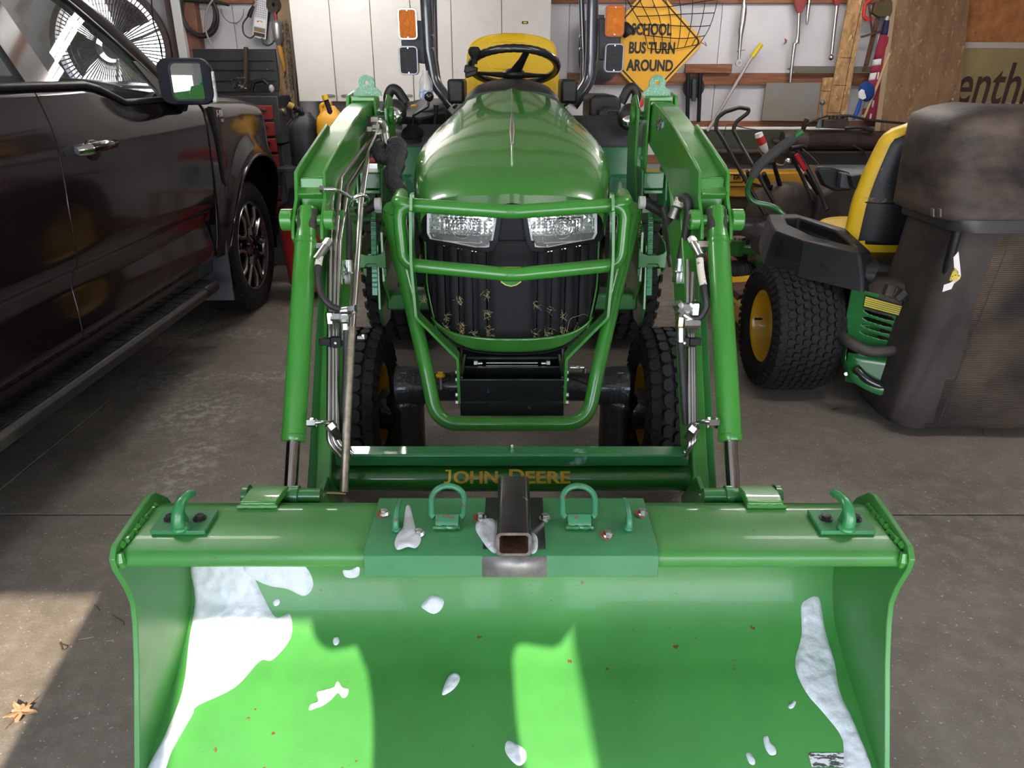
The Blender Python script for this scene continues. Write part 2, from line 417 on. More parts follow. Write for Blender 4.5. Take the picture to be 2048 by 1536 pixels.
# front wall: header over both door openings, post between the bays, end pieces
HZ = 2.17
wf = bpy.data.objects.new('wall_front', None); C.objects.link(wf); wf['kind'] = 'structure'; ROOT['wall_front'] = V((0, 0, 0))
MB().span((RX0, RY0 - .1, HZ), (RX1, RY0, RZ)).build('header', WALLW, wf)
MB().span((-.725, RY0 - .1, -.01), (-.315, RY0, HZ)).build('bay_post', WALLW, wf)  # unseen post, its edges set by the dark strip it casts
MB().span((RX0, RY0 - .1, -.01), (RX0 + .4, RY0, HZ)).build('end_pier', WALLW, wf)
MB().span((RX1 - .6, RY0 - .1, -.01), (RX1, RY0, HZ)).build('end_pier', WALLW, wf)
# overhead doors: the left one rolled up under the ceiling, the right one unseen, added half down to block sun
DOORW = mat('door_panel_white', (.66, .66, .64, 1), .4, var=.04)
d1 = bpy.data.objects.new('door_1', None); C.objects.link(d1); d1['kind'] = 'structure'; ROOT['door_1'] = V((0, 0, 0))
for k in range(5):
    y = RY0 + .15 + k * .50
    MB().span((-4.3, y + .006, 2.40), (.55, y + .494, 2.44)).build('door_section', DOORW, d1, bevel=.006)
for x in (-4.33, .58): MB().span((x - .02, RY0 + .1, 2.36), (x + .02, 1.3, 2.40)).build('door_track', ZINC, d1)
d2 = bpy.data.objects.new('sun_block_door', None); C.objects.link(d2); d2['kind'] = 'structure'; ROOT['sun_block_door'] = V((0, 0, 0))
for k in range(2):
    MB().span((.585, RY0 + .003, 1.42 + k * .48), (4.1, RY0 + .04, 1.895 + k * .48)).build('door_section', DOORW, d2, bevel=.004)
# unseen fill lights, added under the ceiling joists to brighten the room
TUBEM = mat('fill_tube', (1, 1, 1, 1), .5, emit=(1.0, .97, .92, 1), es=20)
for i, (x, y, tx) in enumerate(((-1.7, 2.2, 'beside the truck door'), (1.7, 2.2, 'before the mower'), (-1.3, 5.2, 'near the back wall by the tool chest'), (1.9, 5.2, 'near the back wall by the hung tools'))):
    t = thing('fill_light', 'added fill tube light, out of view under the ceiling joists %s' % tx, 'lamp', (x, y, 2.34))
    MB().span((x - .62, y - .03, 2.375), (x + .62, y + .03, 2.400)).build('housing', WHITE, t, bevel=.005)
    for dx in (-.5, .5): MB().cyl((x + dx, y, 2.40), (x + dx, y, RZ - .055), .003, n=6).build('hanger', ZINC, t)
    for dy in (-.045, .045): MB().cyl((x - .6, y + dy, 2.370), (x + .6, y + dy, 2.370), .016, n=10).build('fill_tube', TUBEM, t)
# ================================================================== THE LOADER BUCKET
BW = .772                       # half width
prof_raw = [V((0, y, z)) for y, z in ((.955, .006), (1.095, .093), (1.25, .168), (1.335, .205), (1.405, .255), (1.447, .33), (1.456, .41), (1.440, .495), (1.408, .555), (1.385, .580))]
prof = spline(prof_raw, 8)
cum = [0]
for i in range(1, len(prof)): cum.append(cum[-1] + (prof[i] - prof[i - 1]).length)
def prof_at(s):
    s = min(max(s, 0), cum[-1] - 1e-6)
    for i in range(1, len(cum)):
        if s <= cum[i]:
            f = (s - cum[i - 1]) / (cum[i] - cum[i - 1]); p = prof[i - 1].lerp(prof[i], f); t = (prof[i] - prof[i - 1]).normalized()
            n = V((0, -t.z, t.y)); return p, n
def hit_sheet(px, py):
    d = ray(px, py); best = None
    for i in range(1, len(prof)):
        a, b = prof[i - 1], prof[i]; e = b - a
        # t*d.y = a.y + u*e.y ; H + t*d.z = a.z + u*e.z
        det = d.y * (-e.z) - d.z * (-e.y)
        if abs(det) < 1e-9: continue
        rx, rz = a.y, a.z - H
        t = (rx * (-e.z) - rz * (-e.y)) / det; u = (d.y * rz - d.z * rx) / det
        if -0.001 <= u <= 1.001 and t > 0 and (best is None or t < best[0]): best = (t, cum[i - 1] + u * (cum[i] - cum[i - 1]))
    if best is None: return None
    return (best[0] * d.x, best[1])

bk = thing('loader_bucket', 'wide green steel loader bucket on the floor, tipped forward, snow lying in it', 'bucket', (0, 1.2, 0))
a = MB(); th = .006
ins = prof; outs = [prof_at(c)[0] - prof_at(c)[1] * th for c in cum]
ring = ins + outs[::-1]
a.prism([p + V((-BW + .004, 0, 0)) for p in ring], (2 * BW - .008, 0, 0)); a.build('bucket_sheet', GREEN_W, bk, smooth=30)
# side plates with their waisted front edge
SZT = .606
side = [(1.378, .618), (1.358, .624), (1.28, SZT + .010), (1.200, SZT), (1.183, .585), (1.185, .560), (1.206, .500), (1.214, .455), (1.205, .41), (1.178, .33), (1.098, .135), (.95, .012), (.955, .0)]
bot = [(p.y + .012, max(.0, p.z - .012)) for p in prof[6::8]]
side_full = side + [(1.02, .028), (1.12, .085), (1.27, .150), (1.36, .188), (1.43, .24), (1.475, .33), (1.482, .42), (1.462, .51), (1.42, .58)]
for sx in (-1, 1):
    x = sx * BW
    a = MB().prism([(x - .006, y, z) for y, z in side_full], (.012, 0, 0)); a.build('side_plate', GREEN_W, bk, bevel=.002)
# hollow top beam
top = [(1.209, .590), (1.350, .595), (1.376, .590), (1.384, .570), (1.380, .556), (1.225, .552), (1.202, .553), (1.196, .565), (1.198, .581)]
a = MB().prism([(-BW + .007, y, z) for y, z in top], (2 * BW - .014, 0, 0)); a.build('top_beam', GREEN_W, bk, bevel=.006, smooth=60)
# weld beads inside the two upper corners
for sx in (-1, 1):
    pts = [V((sx * (BW - .008), 1.21 + .15 * k / 22, .596 + .002 * math.sin(k * 2.1))) for k in range(23)]
    a = MB().tube(pts, [.006 + .0022 * math.sin(k * 2.6) for k in range(23)], 8); a.build('weld_bead', GREEN, bk)
    a = MB().tube([V((sx * (BW - .012), 1.196 + .004 * 0, .592)), V((sx * (BW - .012), 1.193, .575)), V((sx * (BW - .012), 1.196, .560))], [.006, .009, .006], 8); a.build('weld_bead', GREEN, bk)
# cutting edge
MB().prism([(-BW, .93, .0), (-BW, .955, .0135), (-BW, 1.03, .060), (-BW, 1.035, .048)], (2 * BW, 0, 0)).build('cutting_edge', STEEL_D, bk)

# folded mounting plate bolted over the beam
PLATE = mat('bolted_plate_green', (0.034, 0.190, 0.068, 1), .48, coat=.2, var=.12, vs=6)
ZP = .5985
pl = [(1.408, .600), (1.408, .6045), (1.212, .5985), (1.196, .590), (1.188, .575), (1.183, .528), (1.179, .528), (1.184, .577), (1.191, .593), (1.209, .6035), (1.405, .609), (1.411, .609)]
pl = [(1.411, .599), (1.411, .6035), (1.210, .5975), (1.191, .588), (1.181, .524), (1.177, .524), (1.186, .592), (1.207, .6022), (1.411, .6080)]
pl = [(1.376, .6000), (1.376, .6050), (1.207, .6010), (1.187, .591), (1.179, .548), (1.184, .548), (1.192, .586), (1.209, .5960)]
for (x0, x1) in ((-.2865, .2835),):
    MB().prism([(x0, y, z) for y, z in pl], (x1 - x0, 0, 0)).build('mount_plate', PLATE, bk, bevel=.0012, smooth=40)
# bare black painted stripe of the plate under the receiver
pb = [(y - (.0006 if y < 1.2 else 0), z + .0006) for y, z in pl[1:5]]
STRIPE = mat('black_overpaint', (.018, .019, .020, 1), .42, var=.3, vs=20)
BARE = mat('scuffed_bare_steel', (.30, .29, .28, 1), .45, metal=.6, var=.3, vs=25)
MB().loft([[V((x, y, z)) for y, z in pb[:2] + [(1.2, .5985)]] for x in (-.0565, .0655)], False, False).build('black_stripe', STRIPE, bk, thick=.0006)
MB().loft([[V((x, y, z)) for y, z in ((1.1862, .591), (1.1782, .5485))] for x in (-.0575, .067)], False, False).build('scuffed_stripe', BARE, bk, thick=.0006)
# receiver tube
def rr_ring(y, w, h, r, cx, cz): return roundrect((cx, y, cz), w, h, r, 'Y', 4)
rx, rw, rh = .0035, .066, .052
zc = .6075 + rh / 2
y0, y1 = 1.165, 1.370
a = MB(); o1 = rr_ring(y0, rw, rh, .010, rx, zc); i1 = rr_ring(y0, rw - .012, rh - .012, .006, rx, zc)
o2 = rr_ring(y1, rw, rh, .010, rx, zc + .003); i2 = rr_ring(y1, rw - .012, rh - .012, .006, rx, zc + .003)
a.loft([i2, i1, o1, o2], True, False); 
rt = a.build('receiver_tube', BLACK_G, bk, smooth=40)
a = MB(); a.loft([[p + V((0, -.0006, 0)) for p in i1], [p + V((0, -.0006, 0)) for p in o1]], True, False); a.build('cut_edge', mat('ground_steel', (.20, .18, .16, 1), .5, metal=.8, var=.3, vs=60), rt)
a = MB(); ii = rr_ring(y0, rw - .0135, rh - .0135, .006, rx, zc); ij = rr_ring(y1, rw - .0135, rh - .0135, .006, rx, zc + .003)
a.loft([ii, ij], True, False); a.build('rusty_bore', RUSTY, rt)
MB().prism([p for p in ij], (0, .002, 0)).build('back_wall', RUSTY, rt)
# bolts
BOLT_R = mat('rust_ring', (.25, .075, .03, 1), .8)
for px, py, rust in ((768, 1022, 1), (961, 1030, 1), (1090, 1031, 0), (1284, 1021, 1), (838, 1061, 0), (1215, 1063, 1)):
    p = at(px, py + 4, z=.607); p.z = .6050 - (1.376 - p.y) * .024
    b_ = MB().hexbolt(p, (0, 0, 1), .0085, .0085, washer=(.0125, .003)).build('bolt', ZINC, bk, smooth=30)
    if rust: MB().cyl(p + V((0, 0, -.001)), p + V((.0005, 0, .0008)), .0165, n=18).build('rust_stain', BOLT_R, b_)
# D rings in welded clips
RINGM = mat('ring_green', (.035, .20, .095, 1), .42, coat=.2, var=.2, vs=20, spots=[(55, .60, (.20, .06, .03, 1), .04)])
for px in (895, 1158):
    b0 = at(px, 1040, z=.612); cx = b0.x; cy = b0.y
    pts = [(-.036, -.005, .016), (-.040, .03, .045)] ; 
    # ring leans back from the clip
    ring = []
    for k in range(15):
        an = PI * k / 14; ring.append((-.0335 * math.cos(an), .034 + .026 * math.sin(an)))
    path = [V((cx - .026, cy, .6185)), V((cx - .0325, cy + .004, .622))] + [V((cx + x_, cy + l * .72, .6185 + l * .80)) for x_, l in ring] + [V((cx + .0325, cy + .004, .622)), V((cx + .026, cy, .6185))]
    path = fillet(path, .008, 3)
    MB().tube(path, .0062, 12).build('d_ring', RINGM, bk)
    a = MB(); cl = [V((cx - .0235, cy - .020, .6068)), V((cx - .0235, cy - .020, .611)), V((cx - .0235, cy - .011, .622)), V((cx - .0235, cy - .002, .6265)), V((cx - .0235, cy + .007, .624)), V((cx - .0235, cy + .012, .612)), V((cx - .0235, cy + .012, .6068))]
    a.prism(cl, (.047, 0, 0)); a.build('ring_clip', RINGM, bk, smooth=60, bevel=.001)
    MB().tube([V((cx - .028 + .056 * k / 8, cy - .0215 + .001 * math.sin(k * 2), .608)) for k in range(9)], [.0045 + .0012 * math.sin(k * 2.5) for k in range(9)], 6).build('weld_bead', GREEN_D, bk)
# small upright hooks on the plate
def hook(cx, cy, zb, h, lean, r, nm='grab_hook', m=RINGM):
    pts = [V((cx, cy - .012, zb - .002)), V((cx - lean * .2, cy - .014, zb + h * .35)), V((cx - lean * .1, cy - .006, zb + h * .75)), V((cx, cy + .012, zb + h * .98)), V((cx + lean * .3, cy + .034, zb + h * 1.02)), V((cx + lean * .5, cy + .048, zb + h * .92))]
    pts = spline(pts, 5); n = len(pts)
    a = MB().tube(pts, [r * (1.08 - .35 * k / n) for k in range(n)], 12, flat=.85); a.ball(pts[-1], r * .72, n=10); a.ball((cx, cy - .012, zb + .001), r * 1.45, (1, 1, .5), 12)
    a.prism([V((cx - .003, cy - .010, zb)), V((cx - .003, cy + .022, zb)), V((cx - .003, cy + .010, zb + h * .62)), V((cx - .003, cy - .006, zb + h * .5))], (.006, 0, 0))
    return a.build(nm, m, bk, smooth=60)
p = at(793, 1058, z=.606); hook(p.x, p.y + .01, .6055, .034, .004, .0065)
p = at(1257, 1056, z=.606); hook(p.x, p.y + .01, .6055, .034, -.004, .0065)
# bolt-on hooks near the bucket's ends
for (cxp, cyp, lean) in ((352, 1072, -.012), (1697, 1066, -.012)):
    p = at(cxp, cyp, z=.602); cx, cy = p.x, p.y
    pc = at((305 + 430) / 2 if lean and cxp < 1000 else 1684, 1047, z=.600)
    a = MB().prism([(pc.x - .0555, pc.y - .032, .5935), (pc.x + .0555, pc.y - .032, .5935), (pc.x + .0555, pc.y + .045, .5955), (pc.x - .0555, pc.y + .045, .5955)], (0, 0, .010)); a.build('hook_plate', PLATE, bk, bevel=.002)
    hook(cx, pc.y - .012, .605, .048, .010 if cxp < 1000 else -.014, .0128, 'grab_hook', mat('hook_green', (.035, .24, .075, 1), .35, coat=.4, var=.2))
    for bx in (-.030, .030):
        MB().hexbolt((pc.x + bx, pc.y + .010, .6045), (0, 0, 1), .0095, .007, washer=(.0135, .003)).build('bolt', BLACK_G, bk, smooth=30)
# hinge wings on the back of the bucket where the cylinders pin on
for sx in (-1, 1):
    xo = sx * .500
    a = MB()
    pts = [(xo - .045, 1.405, .600), (xo + .045, 1.405, .600), (xo + .045, 1.47, .600), (xo - .045, 1.47, .600)]
    q = at(516 if sx < 0 else 1532, 1010, z=.600)
    cx = (q.x)
    a.prism([(cx - .040, 1.352, .590), (cx - .040, 1.358, .606), (cx - .036, 1.40, .606), (cx - .036, 1.440, .598), (cx - .036, 1.440, .585)], (.078, 0, 0)); a.build('pin_cover', GREEN, bk, bevel=.003)
    MB().tube([V((cx - .042 + .084 * k / 10, 1.352, .598)) for k in range(11)], [.0045 + .001 * math.sin(k * 2.4) for k in range(11)], 6).build('weld_bead', GREEN, bk)
    a = MB(); a.cyl((cx - sx * .115, 1.43, .578), (cx + sx * .060, 1.43, .578), .017, n=18); a.cyl((cx + sx * .045, 1.43, .578), (cx + sx * .056, 1.43, .578), .024, n=18)
    a.cyl((cx - sx * .050, 1.43, .578), (cx - sx * .066, 1.43, .578), .023, n=18); a.build('hinge_pin', GREEN_D, bk)
    for dx in (-.105, -.035, .05):
        a = MB().prism([(cx - sx * -dx - .005, 1.44, .40), (cx - sx * -dx - .005, 1.44, .56), (cx - sx * -dx - .005, 1.485, .55), (cx - sx * -dx - .005, 1.55, .46), (cx - sx * -dx - .005, 1.50, .36)], (.010, 0, 0)); a.build('hinge_plate', GREEN, bk, bevel=.002)

# ---- the snow
SNOW = mat('wet_snow', (.56, .59, .62, 1), .35, var=.06, vs=9, bump=.5, bs=35, spec=.6)
def inside(x, y, poly):
    c = False; n = len(poly); j = n - 1
    for i in range(n):
        xi, yi = poly[i]; xj, yj = poly[j]
        if (yi > y) != (yj > y) and x < (xj - xi) * (y - yi) / (yj - yi) + xi: c = not c
        j = i
    return c
def edge_dist(x, y, poly):
    best = 1e9; n = len(poly)
    for i in range(n):
        ax, ay = poly[i]; bx, by = poly[(i + 1) % n]; dx, dy = bx - ax, by - ay; L2 = dx * dx + dy * dy
        t = 0 if L2 == 0 else max(0, min(1, ((x - ax) * dx + (y - ay) * dy) / L2))
        best = min(best, math.hypot(x - ax - t * dx, y - ay - t * dy))
    return best
def blob(poly2, to3, h, rnd, step=.006, wall=.010):
    """thin lumpy layer with rounded rim filling a 2D outline mapped on a surface by to3(u, v) -> (point, normal)"""
    from mathutils import noise
    a = MB(); bm = a.bm
    # inset rings of the outline give a clean rim, a grid fills the middle
    xs_ = [p[0] for p in poly2]; ys_ = [p[1] for p in poly2]
    nx = int((max(xs_) - min(xs_)) / step) + 2; ny = int((max(ys_) - min(ys_)) / step) + 2
    vt = {}; uv = {}
    def vert(i, j):
        if (i, j) in vt: return vt[(i, j)]
        x = min(xs_) + i * step; y = min(ys_) + j * step
        ins_ = inside(x, y, poly2); d = edge_dist(x, y, poly2)
        if not ins_:
            # snap to the rim
            best = None; n = len(poly2)
            for k in range(n):
                ax, ay = poly2[k]; bx, by = poly2[(k + 1) % n]; dx, dy = bx - ax, by - ay; L2 = dx * dx + dy * dy or 1e-9
                t = max(0, min(1, ((x - ax) * dx + (y - ay) * dy) / L2)); qx, qy = ax + t * dx, ay + t * dy; dd = math.hypot(x - qx, y - qy)
                if best is None or dd < best[0]: best = (dd, qx, qy)
            x, y = best[1], best[2]; d = 0
        q = min(1, d / wall); hh = h * math.sqrt(max(0, 1 - (1 - q) ** 2)) * (0.75 + .5 * noise.noise(V((x * 26, y * 26, rnd))) + .35 * noise.noise(V((x * 70, y * 70, rnd)))) 
        p, n_ = to3(x, y); v_ = bm.verts.new(p + n_ * (hh + .0008 if d > 0 else -.0005)); vt[(i, j)] = v_; uv[v_] = (x, y); return v_
    for i in range(nx):
        for j in range(ny):
            cx = min(xs_) + (i + .5) * step; cy = min(ys_) + (j + .5) * step
            if inside(cx, cy, poly2):
                try: bm.faces.new((vert(i, j), vert(i + 1, j), vert(i + 1, j + 1), vert(i, j + 1)))
                except ValueError: pass
    n = len(poly2)
    for v_ in [v_ for v_ in bm.verts if v_.is_boundary]:
        x, y = uv[v_]; best = None
        for k in range(n):
            ax, ay = poly2[k]; bx, by = poly2[(k + 1) % n]; dx, dy = bx - ax, by - ay; L2 = dx * dx + dy * dy or 1e-9
            t = max(0, min(1, ((x - ax) * dx + (y - ay) * dy) / L2)); qx, qy = ax + t * dx, ay + t * dy; dd = math.hypot(x - qx, y - qy)
            if best is None or dd < best[0]: best = (dd, qx, qy)
        p, n_ = to3(best[1], best[2]); v_.co = p + n_ * .0006
    return a
def sheet3(x, s):
    p, n = prof_at(s); return V((x, p.y, p.z)), n
def snow(pxs, label, h=.006, step=.006, wall=.010, seed=0):
    P = [(p.x, p.y) for p in spline([V((x, y, 0)) for x, y in pxs], 4, True)]
    poly = []
    for x, y in P:
        q = hit_sheet(x, y)
        if q: poly.append((max(-BW + .0065, min(BW - .0065, q[0])), q[1]))
    o = blob(poly, sheet3, h, seed, step, wall).build('snow_patch', SNOW, smooth=80)
    return settle(tag(o, label, 'snow', 'patches of snow in the bucket'))
snow([(385, 1120), (470, 1120), (500, 1140), (528, 1195), (552, 1235), (580, 1228), (582, 1275), (545, 1320), (520, 1322), (470, 1375), (395, 1412), (385, 1430), (345, 1500), (325, 1550), (290, 1550), (330, 1470), (365, 1380), (378, 1280), (390, 1200)], 'large white snow slab against the left side plate of the green bucket', .012, .007, .016, 1)
snow([(490, 1125), (520, 1124), (600, 1126), (627, 1165), (610, 1192), (575, 1178), (540, 1172), (512, 1160), (488, 1142)], 'lumpy snow tongue under the top beam, beside the largest snow slab', .010, .006, .012, 2)
snow([(1612, 1200), (1638, 1196), (1650, 1260), (1668, 1320), (1680, 1385), (1710, 1450), (1745, 1550), (1690, 1550), (1685, 1480), (1650, 1430), (1612, 1385), (1590, 1330), (1603, 1270), (1602, 1215)], 'long strip of snow down the right inner corner of the bucket', .009, .006, .012, 3)
snow([(843, 1210), (865, 1190), (887, 1200), (883, 1218), (868, 1228), (850, 1220)], 'roundish snow lump under the middle plate of the bucket', .006, .004, .008, 4)
snow([(912, 1345), (920, 1358), (908, 1378), (886, 1391), (886, 1378), (898, 1352)], 'teardrop of snow halfway down the shaded middle of the bucket', .006, .004, .007, 5)
snow([(675, 1362), (685, 1374), (697, 1378), (694, 1392), (685, 1396), (676, 1386), (662, 1400), (645, 1412), (633, 1416), (618, 1421), (622, 1408), (636, 1402), (634, 1385), (655, 1378), (668, 1374)], 'branching splash of snow in the sunlit part of the bucket', .005, .003, .006, 6)
snow([(1014, 1482), (1030, 1486), (1050, 1500), (1052, 1520), (1038, 1532), (1020, 1518), (1010, 1500)], 'half melted ring of snow at the lower middle of the bucket', .004, .004, .006, 7)
snow([(686, 1140), (700, 1140), (718, 1133), (718, 1150), (705, 1156), (690, 1153)], 'small snow bit under the plate edge, between the snow tongue and the plate', .004, .004, .006, 8)
snow([(546, 1204), (555, 1198), (560, 1202), (557, 1210), (549, 1212)], 'tiny snow crumb below the lumpy snow tongue', .003, .003, .004, 9)
snow([(1527, 1475), (1535, 1472), (1540, 1485), (1550, 1495), (1552, 1508), (1540, 1510), (1530, 1495)], 'thin curl of snow, lower right part of the bucket, above a small droplet', .003, .003, .004, 10)
snow([(1492, 1508), (1500, 1506), (1510, 1520), (1508, 1530), (1498, 1526)], 'small droplet of snow below the thin curl of snow', .003, .003, .004, 11)
snow([(1577, 1410), (1587, 1402), (1592, 1405), (1586, 1416), (1578, 1417)], 'tiny snow crumb beside the long corner strip of snow', .003, .003, .004, 12)
snow([(668, 1275), (676, 1274), (679, 1284), (672, 1291), (666, 1286)], 'small snow drop at the rim of the sunlit patch', .003, .003, .004, 13)
def flat3(x, y): return V((x, y, .6052 - (1.376 - y) * .024)), V((0, 0, 1))
def snow_flat(pxs, label, seed):
    P = [(p.x, p.y) for p in spline([V((x, y, 0)) for x, y in pxs], 4, True)]
    poly = [(q.x, q.y) for q in (at(x, y, z=.606) for x, y in P)]
    o = blob(poly, flat3, .006, seed, .004, .008).build('snow_patch', SNOW, smooth=80)
    return settle(tag(o, label, 'snow', 'patches of snow on the bolted plate'))
snow_flat([(812, 1013), (820, 1012), (826, 1035), (832, 1055), (842, 1075), (832, 1092), (815, 1090), (795, 1096), (789, 1082), (797, 1062), (806, 1050)], 'snow patch on the bolted plate beside the small upright hook', 21)
snow_flat([(955, 1040), (975, 1037), (992, 1040), (994, 1070), (992, 1102), (975, 1092), (960, 1072), (951, 1055)], 'snow wedge against the left side of the black receiver tube', 22)
snow_flat([(1062, 1063), (1074, 1070), (1076, 1088), (1072, 1100), (1062, 1101)], 'small snow wedge peeking out right of the black receiver tube', 23)
# torn decal remains in the lower right of the sheet
q = [hit_sheet(x, y) for x, y in ((1616, 1506), (1688, 1508), (1690, 1535), (1618, 1535))]
a = MB(); a.grid(lambda u, v: (lambda s_: s_[0] + s_[1] * .0012)(sheet3((q[0][0] * (1 - u) + q[1][0] * u), q[0][1] * (1 - v) + q[3][1] * v)), 4, 4)
a.build('torn_decal', mat('torn_decal_white', (.55, .56, .56, 1), .6, spots=[(120, .50, (.05, .05, .05, 1), .03)], stretch=(.3, 1.5, 1.5)), bk)
# ================================================================== THE FRONT LOADER (arms, cylinders, pipes)
ld = thing('front_loader', 'green tractor front loader, two bent arms with cylinders, holding the bucket', 'loader', (0, 2.2, 0))
def thinpath(pts, r, n=10): return MB().tube(pts, r, n)
def nut(p, ax, r=.0125, h=.018, parent=None, m=ZINC, nm='hose_fitting'):
    r *= 1.2; h *= 1.2; p = V(p); ax = V(ax).normalized(); a = MB(); a.hexbolt(p - ax * h / 2, ax, r, h); return a.build(nm, m, parent or ld, smooth=25)
def hose(pts, r, ends=True, nm='hydraulic_hose', sleeve=None, k=8):
    P = spline(pts, k); o = MB().tube(P, r, 12).build(nm, HOSE, ld, smooth=60)
    if ends:
        for (p, q) in ((P[0], P[3]), (P[-1], P[-4])):
            d = (q - p).normalized(); MB().cyl(p - d * .004, p + d * .045, r * 1.28, n=14).build('crimp_collar', ZINC, o); 
            MB().hexbolt(p - d * .024, d, r * 1.35, .022).build('swivel_nut', ZINC, o, smooth=25)
    if sleeve:
        i0, i1 = sleeve; MB().tube(P[i0:i1], r * 1.06, 12).build('hose_label', mat('hose_label', (.62, .58, .48, 1), .6, spots=[(90, .60, (.2, .18, .15, 1), .05)]), o)
    return o
for sx in (-1, 1):
    L_ = sx < 0
    xc = sx * .545
    # ---- arm: upper box from the mast to the knee, lower leg to the bucket; outline in the YZ plane
    # centre outline of the side view (Y, z)
    outer = [(2.98, 1.345), (2.78, 1.362), (2.55, 1.325), (2.30, 1.262), (2.085, 1.195), (1.985, 1.045), (1.90, .93)]
    out_top = [(3.02, 1.325), (2.86, 1.352), (2.72, 1.338), (2.56, 1.310), (2.40, 1.275), (2.24, 1.235), (2.10, 1.196), (2.075, 1.17)]
    low_front = [(1.99, 1.00), (1.93, .93), (1.66, .52), (1.58, .40)]
    low_back = [(1.70, .36), (1.80, .52), (2.03, .86), (2.20, 1.02), (2.45, 1.11), (2.70, 1.165), (2.98, 1.215)]
    body = out_top + low_front + low_back
    xi, xo = sx * .505, sx * .585
    # box core
    a = MB().prism([(sx * .512, y, z) for y, z in out_top + [(2.06, 1.10), (1.985, 1.00), (1.93, .93), (1.66, .52), (1.58, .40)] + low_back], (sx * .066 if True else 0, 0, 0))
    # lower leg is narrower in X than the knee box: build it apart
    a.bm.free(); a = MB()
    a.prism([(sx * .512, y, z) for y, z in out_top + [(2.075, 1.12), (2.10, 1.05), (2.24, .985)] + low_back[4:]], (sx * .068, 0, 0))
    arm = a.build('arm_beam', GREEN, ld, bevel=.004)
    a = MB().prism([(sx * .468, y, z) for y, z in [(2.09, 1.10), (2.02, 1.00), (1.96, .93), (1.69, .52), (1.60, .40), (1.66, .36), (1.76, .40), (1.85, .52), (2.10, .90), (2.25, 1.02)]], (sx * .040, 0, 0)); a.build('lower_arm', GREEN, ld, bevel=.005)
    a = MB().prism([(sx * .500, y, z) for y, z in [(2.05, .99), (1.98, .90), (1.72, .52), (1.63, .40), (1.67, .38), (1.76, .50), (2.03, .90)]], (sx * .034, 0, 0)); a.build('lower_arm', GREEN_D, ld, bevel=.004)
    # cheek plates of the knee
    for x, m_ in ((sx * .5800, GREEN), (sx * .5040, GREEN)):
        ck = [(2.45, 1.302), (2.10, 1.222), (2.045, 1.205), (2.025, 1.14), (1.968, 1.085), (1.955, 1.045), (2.02, .975), (2.10, .985), (2.25, 1.06), (2.50, 1.15), (2.56, 1.25)]
        a = MB().prism([(x - .0045, y, z) for y, z in ck], (.009, 0, 0)); a.build('cheek_plate', m_, ld, bevel=.002)
    MB().prism([(sx * .509, y, z) for y, z in [(2.085, 1.19), (2.075, 1.175), (2.03, 1.15), (2.05, 1.13), (2.06, 1.19)]], (sx * .067, 0, 0)).build('cross_gusset', GREEN, ld, bevel=.004)
    MB().span((sx * .511, 2.045, 1.095), (sx * .573, 2.06, 1.16)).build('cross_gusset', GREEN, ld, bevel=.003)
    # pin with bosses
    a = MB()
    for b0, b1, r in ((sx * .584, sx * .616, .0285), (sx * .5, sx * .474, .0265)):
        a.cyl((b0, 1.995, 1.088), (b1, 1.995, 1.088), r, n=24)
    a.cyl((sx * .585, 1.995, 1.088), (sx * .5, 1.995, 1.088), .014); pn = a.build('pivot_boss', GREEN, ld, bevel=.0025)
    MB().cyl((sx * .474, 1.995, 1.088), (sx * .4725, 1.995, 1.088), .015).build('pin_end', STEEL_D, pn)
    # bucket cylinder
    top = V((xc, 1.992, 1.10)); bot = V((xc, 1.56, .478)); d = (bot - top).normalized()
    br = top + d * .052; be = top + d * .60
    a = MB(); a.tube([top - d * .020, top + d * .040, br + d * .008, br + d * .016], [.0235, .0245, .0275, .0295], 24)
    hd = a.build('cylinder_eye', GREEN, ld, smooth=50)
    # chipped paint patches: dark bare strips both sides of the eye
    for s2 in (-1, 1):
        pts = []; rr = random.Random(5 + s2 + sx)
        a = MB(); n = 9
        def chip(u, v, s2=s2, rr=rr):
            q = top + d * (-.012 + .085 * u); w = .028 * (1 - .15 * u)
            an = s2 * (R(35) + (R(60)) * v + R(9) * math.sin(u * 9 + v * 2) * (1 - v)); 
            side = V((1, 0, 0)); fr = d.cross(side).normalized(); fr = fr if fr.y < 0 else -fr
            return q + (side * math.sin(an) + fr * math.cos(an)) * (w * .985)
        a.grid(chip, 10, 5); a.build('chipped_paint', mat('chip_dark', (.05, .045, .04, 1), .7, var=.4, vs=60), hd)
    a = MB(); a.tube([br + d * .012, br + d * .020, be - d * .004, be], [.0275, .0292, .0292, .0285], 28); brl = a.build('cylinder_barrel', GREEN, ld, smooth=50)
    MB().tube([br + d * .026, br + d * .031], [.0305, .0305], 28).build('weld_ring', GREEN, brl)
    MB().tube([be - d * .012, be - d * .010, be + d * .004, be + d * .006], [.0292, .0308, .0308, .0295], 28).build('cylinder_gland', GREEN, brl)
    MB().cyl(be, bot, .0165, n=20).build('piston_rod', mat('rod_chrome', (.32, .29, .27, 1), .12, metal=1), ld)
    a = MB(); a.cyl(bot - V((.028, 0, 0)), bot + V((.028, 0, 0)), .030, n=20); a.cyl(bot - d * .03, bot + d * .005, .022, n=16); a.build('rod_eye', GREEN_D, ld, bevel=.003)
    # linkage at the foot of the arm
    for z_, y_, x0, x1, r in ((.47, 1.53, .545, .470, .022), (.41, 1.60, .56, .45, .026)):
        MB().cyl((sx * x0, y_, z_), (sx * x1, y_, z_), r, n=18).build('link_pin', GREEN_D, ld, bevel=.002)
    MB().prism([(sx * .455, y, z) for y, z in ((1.52, .52), (1.60, .53), (1.72, .40), (1.66, .30), (1.50, .33), (1.46, .46))], (sx * .012, 0, 0)).build('quick_attach_plate', GREEN_D, ld, bevel=.002)
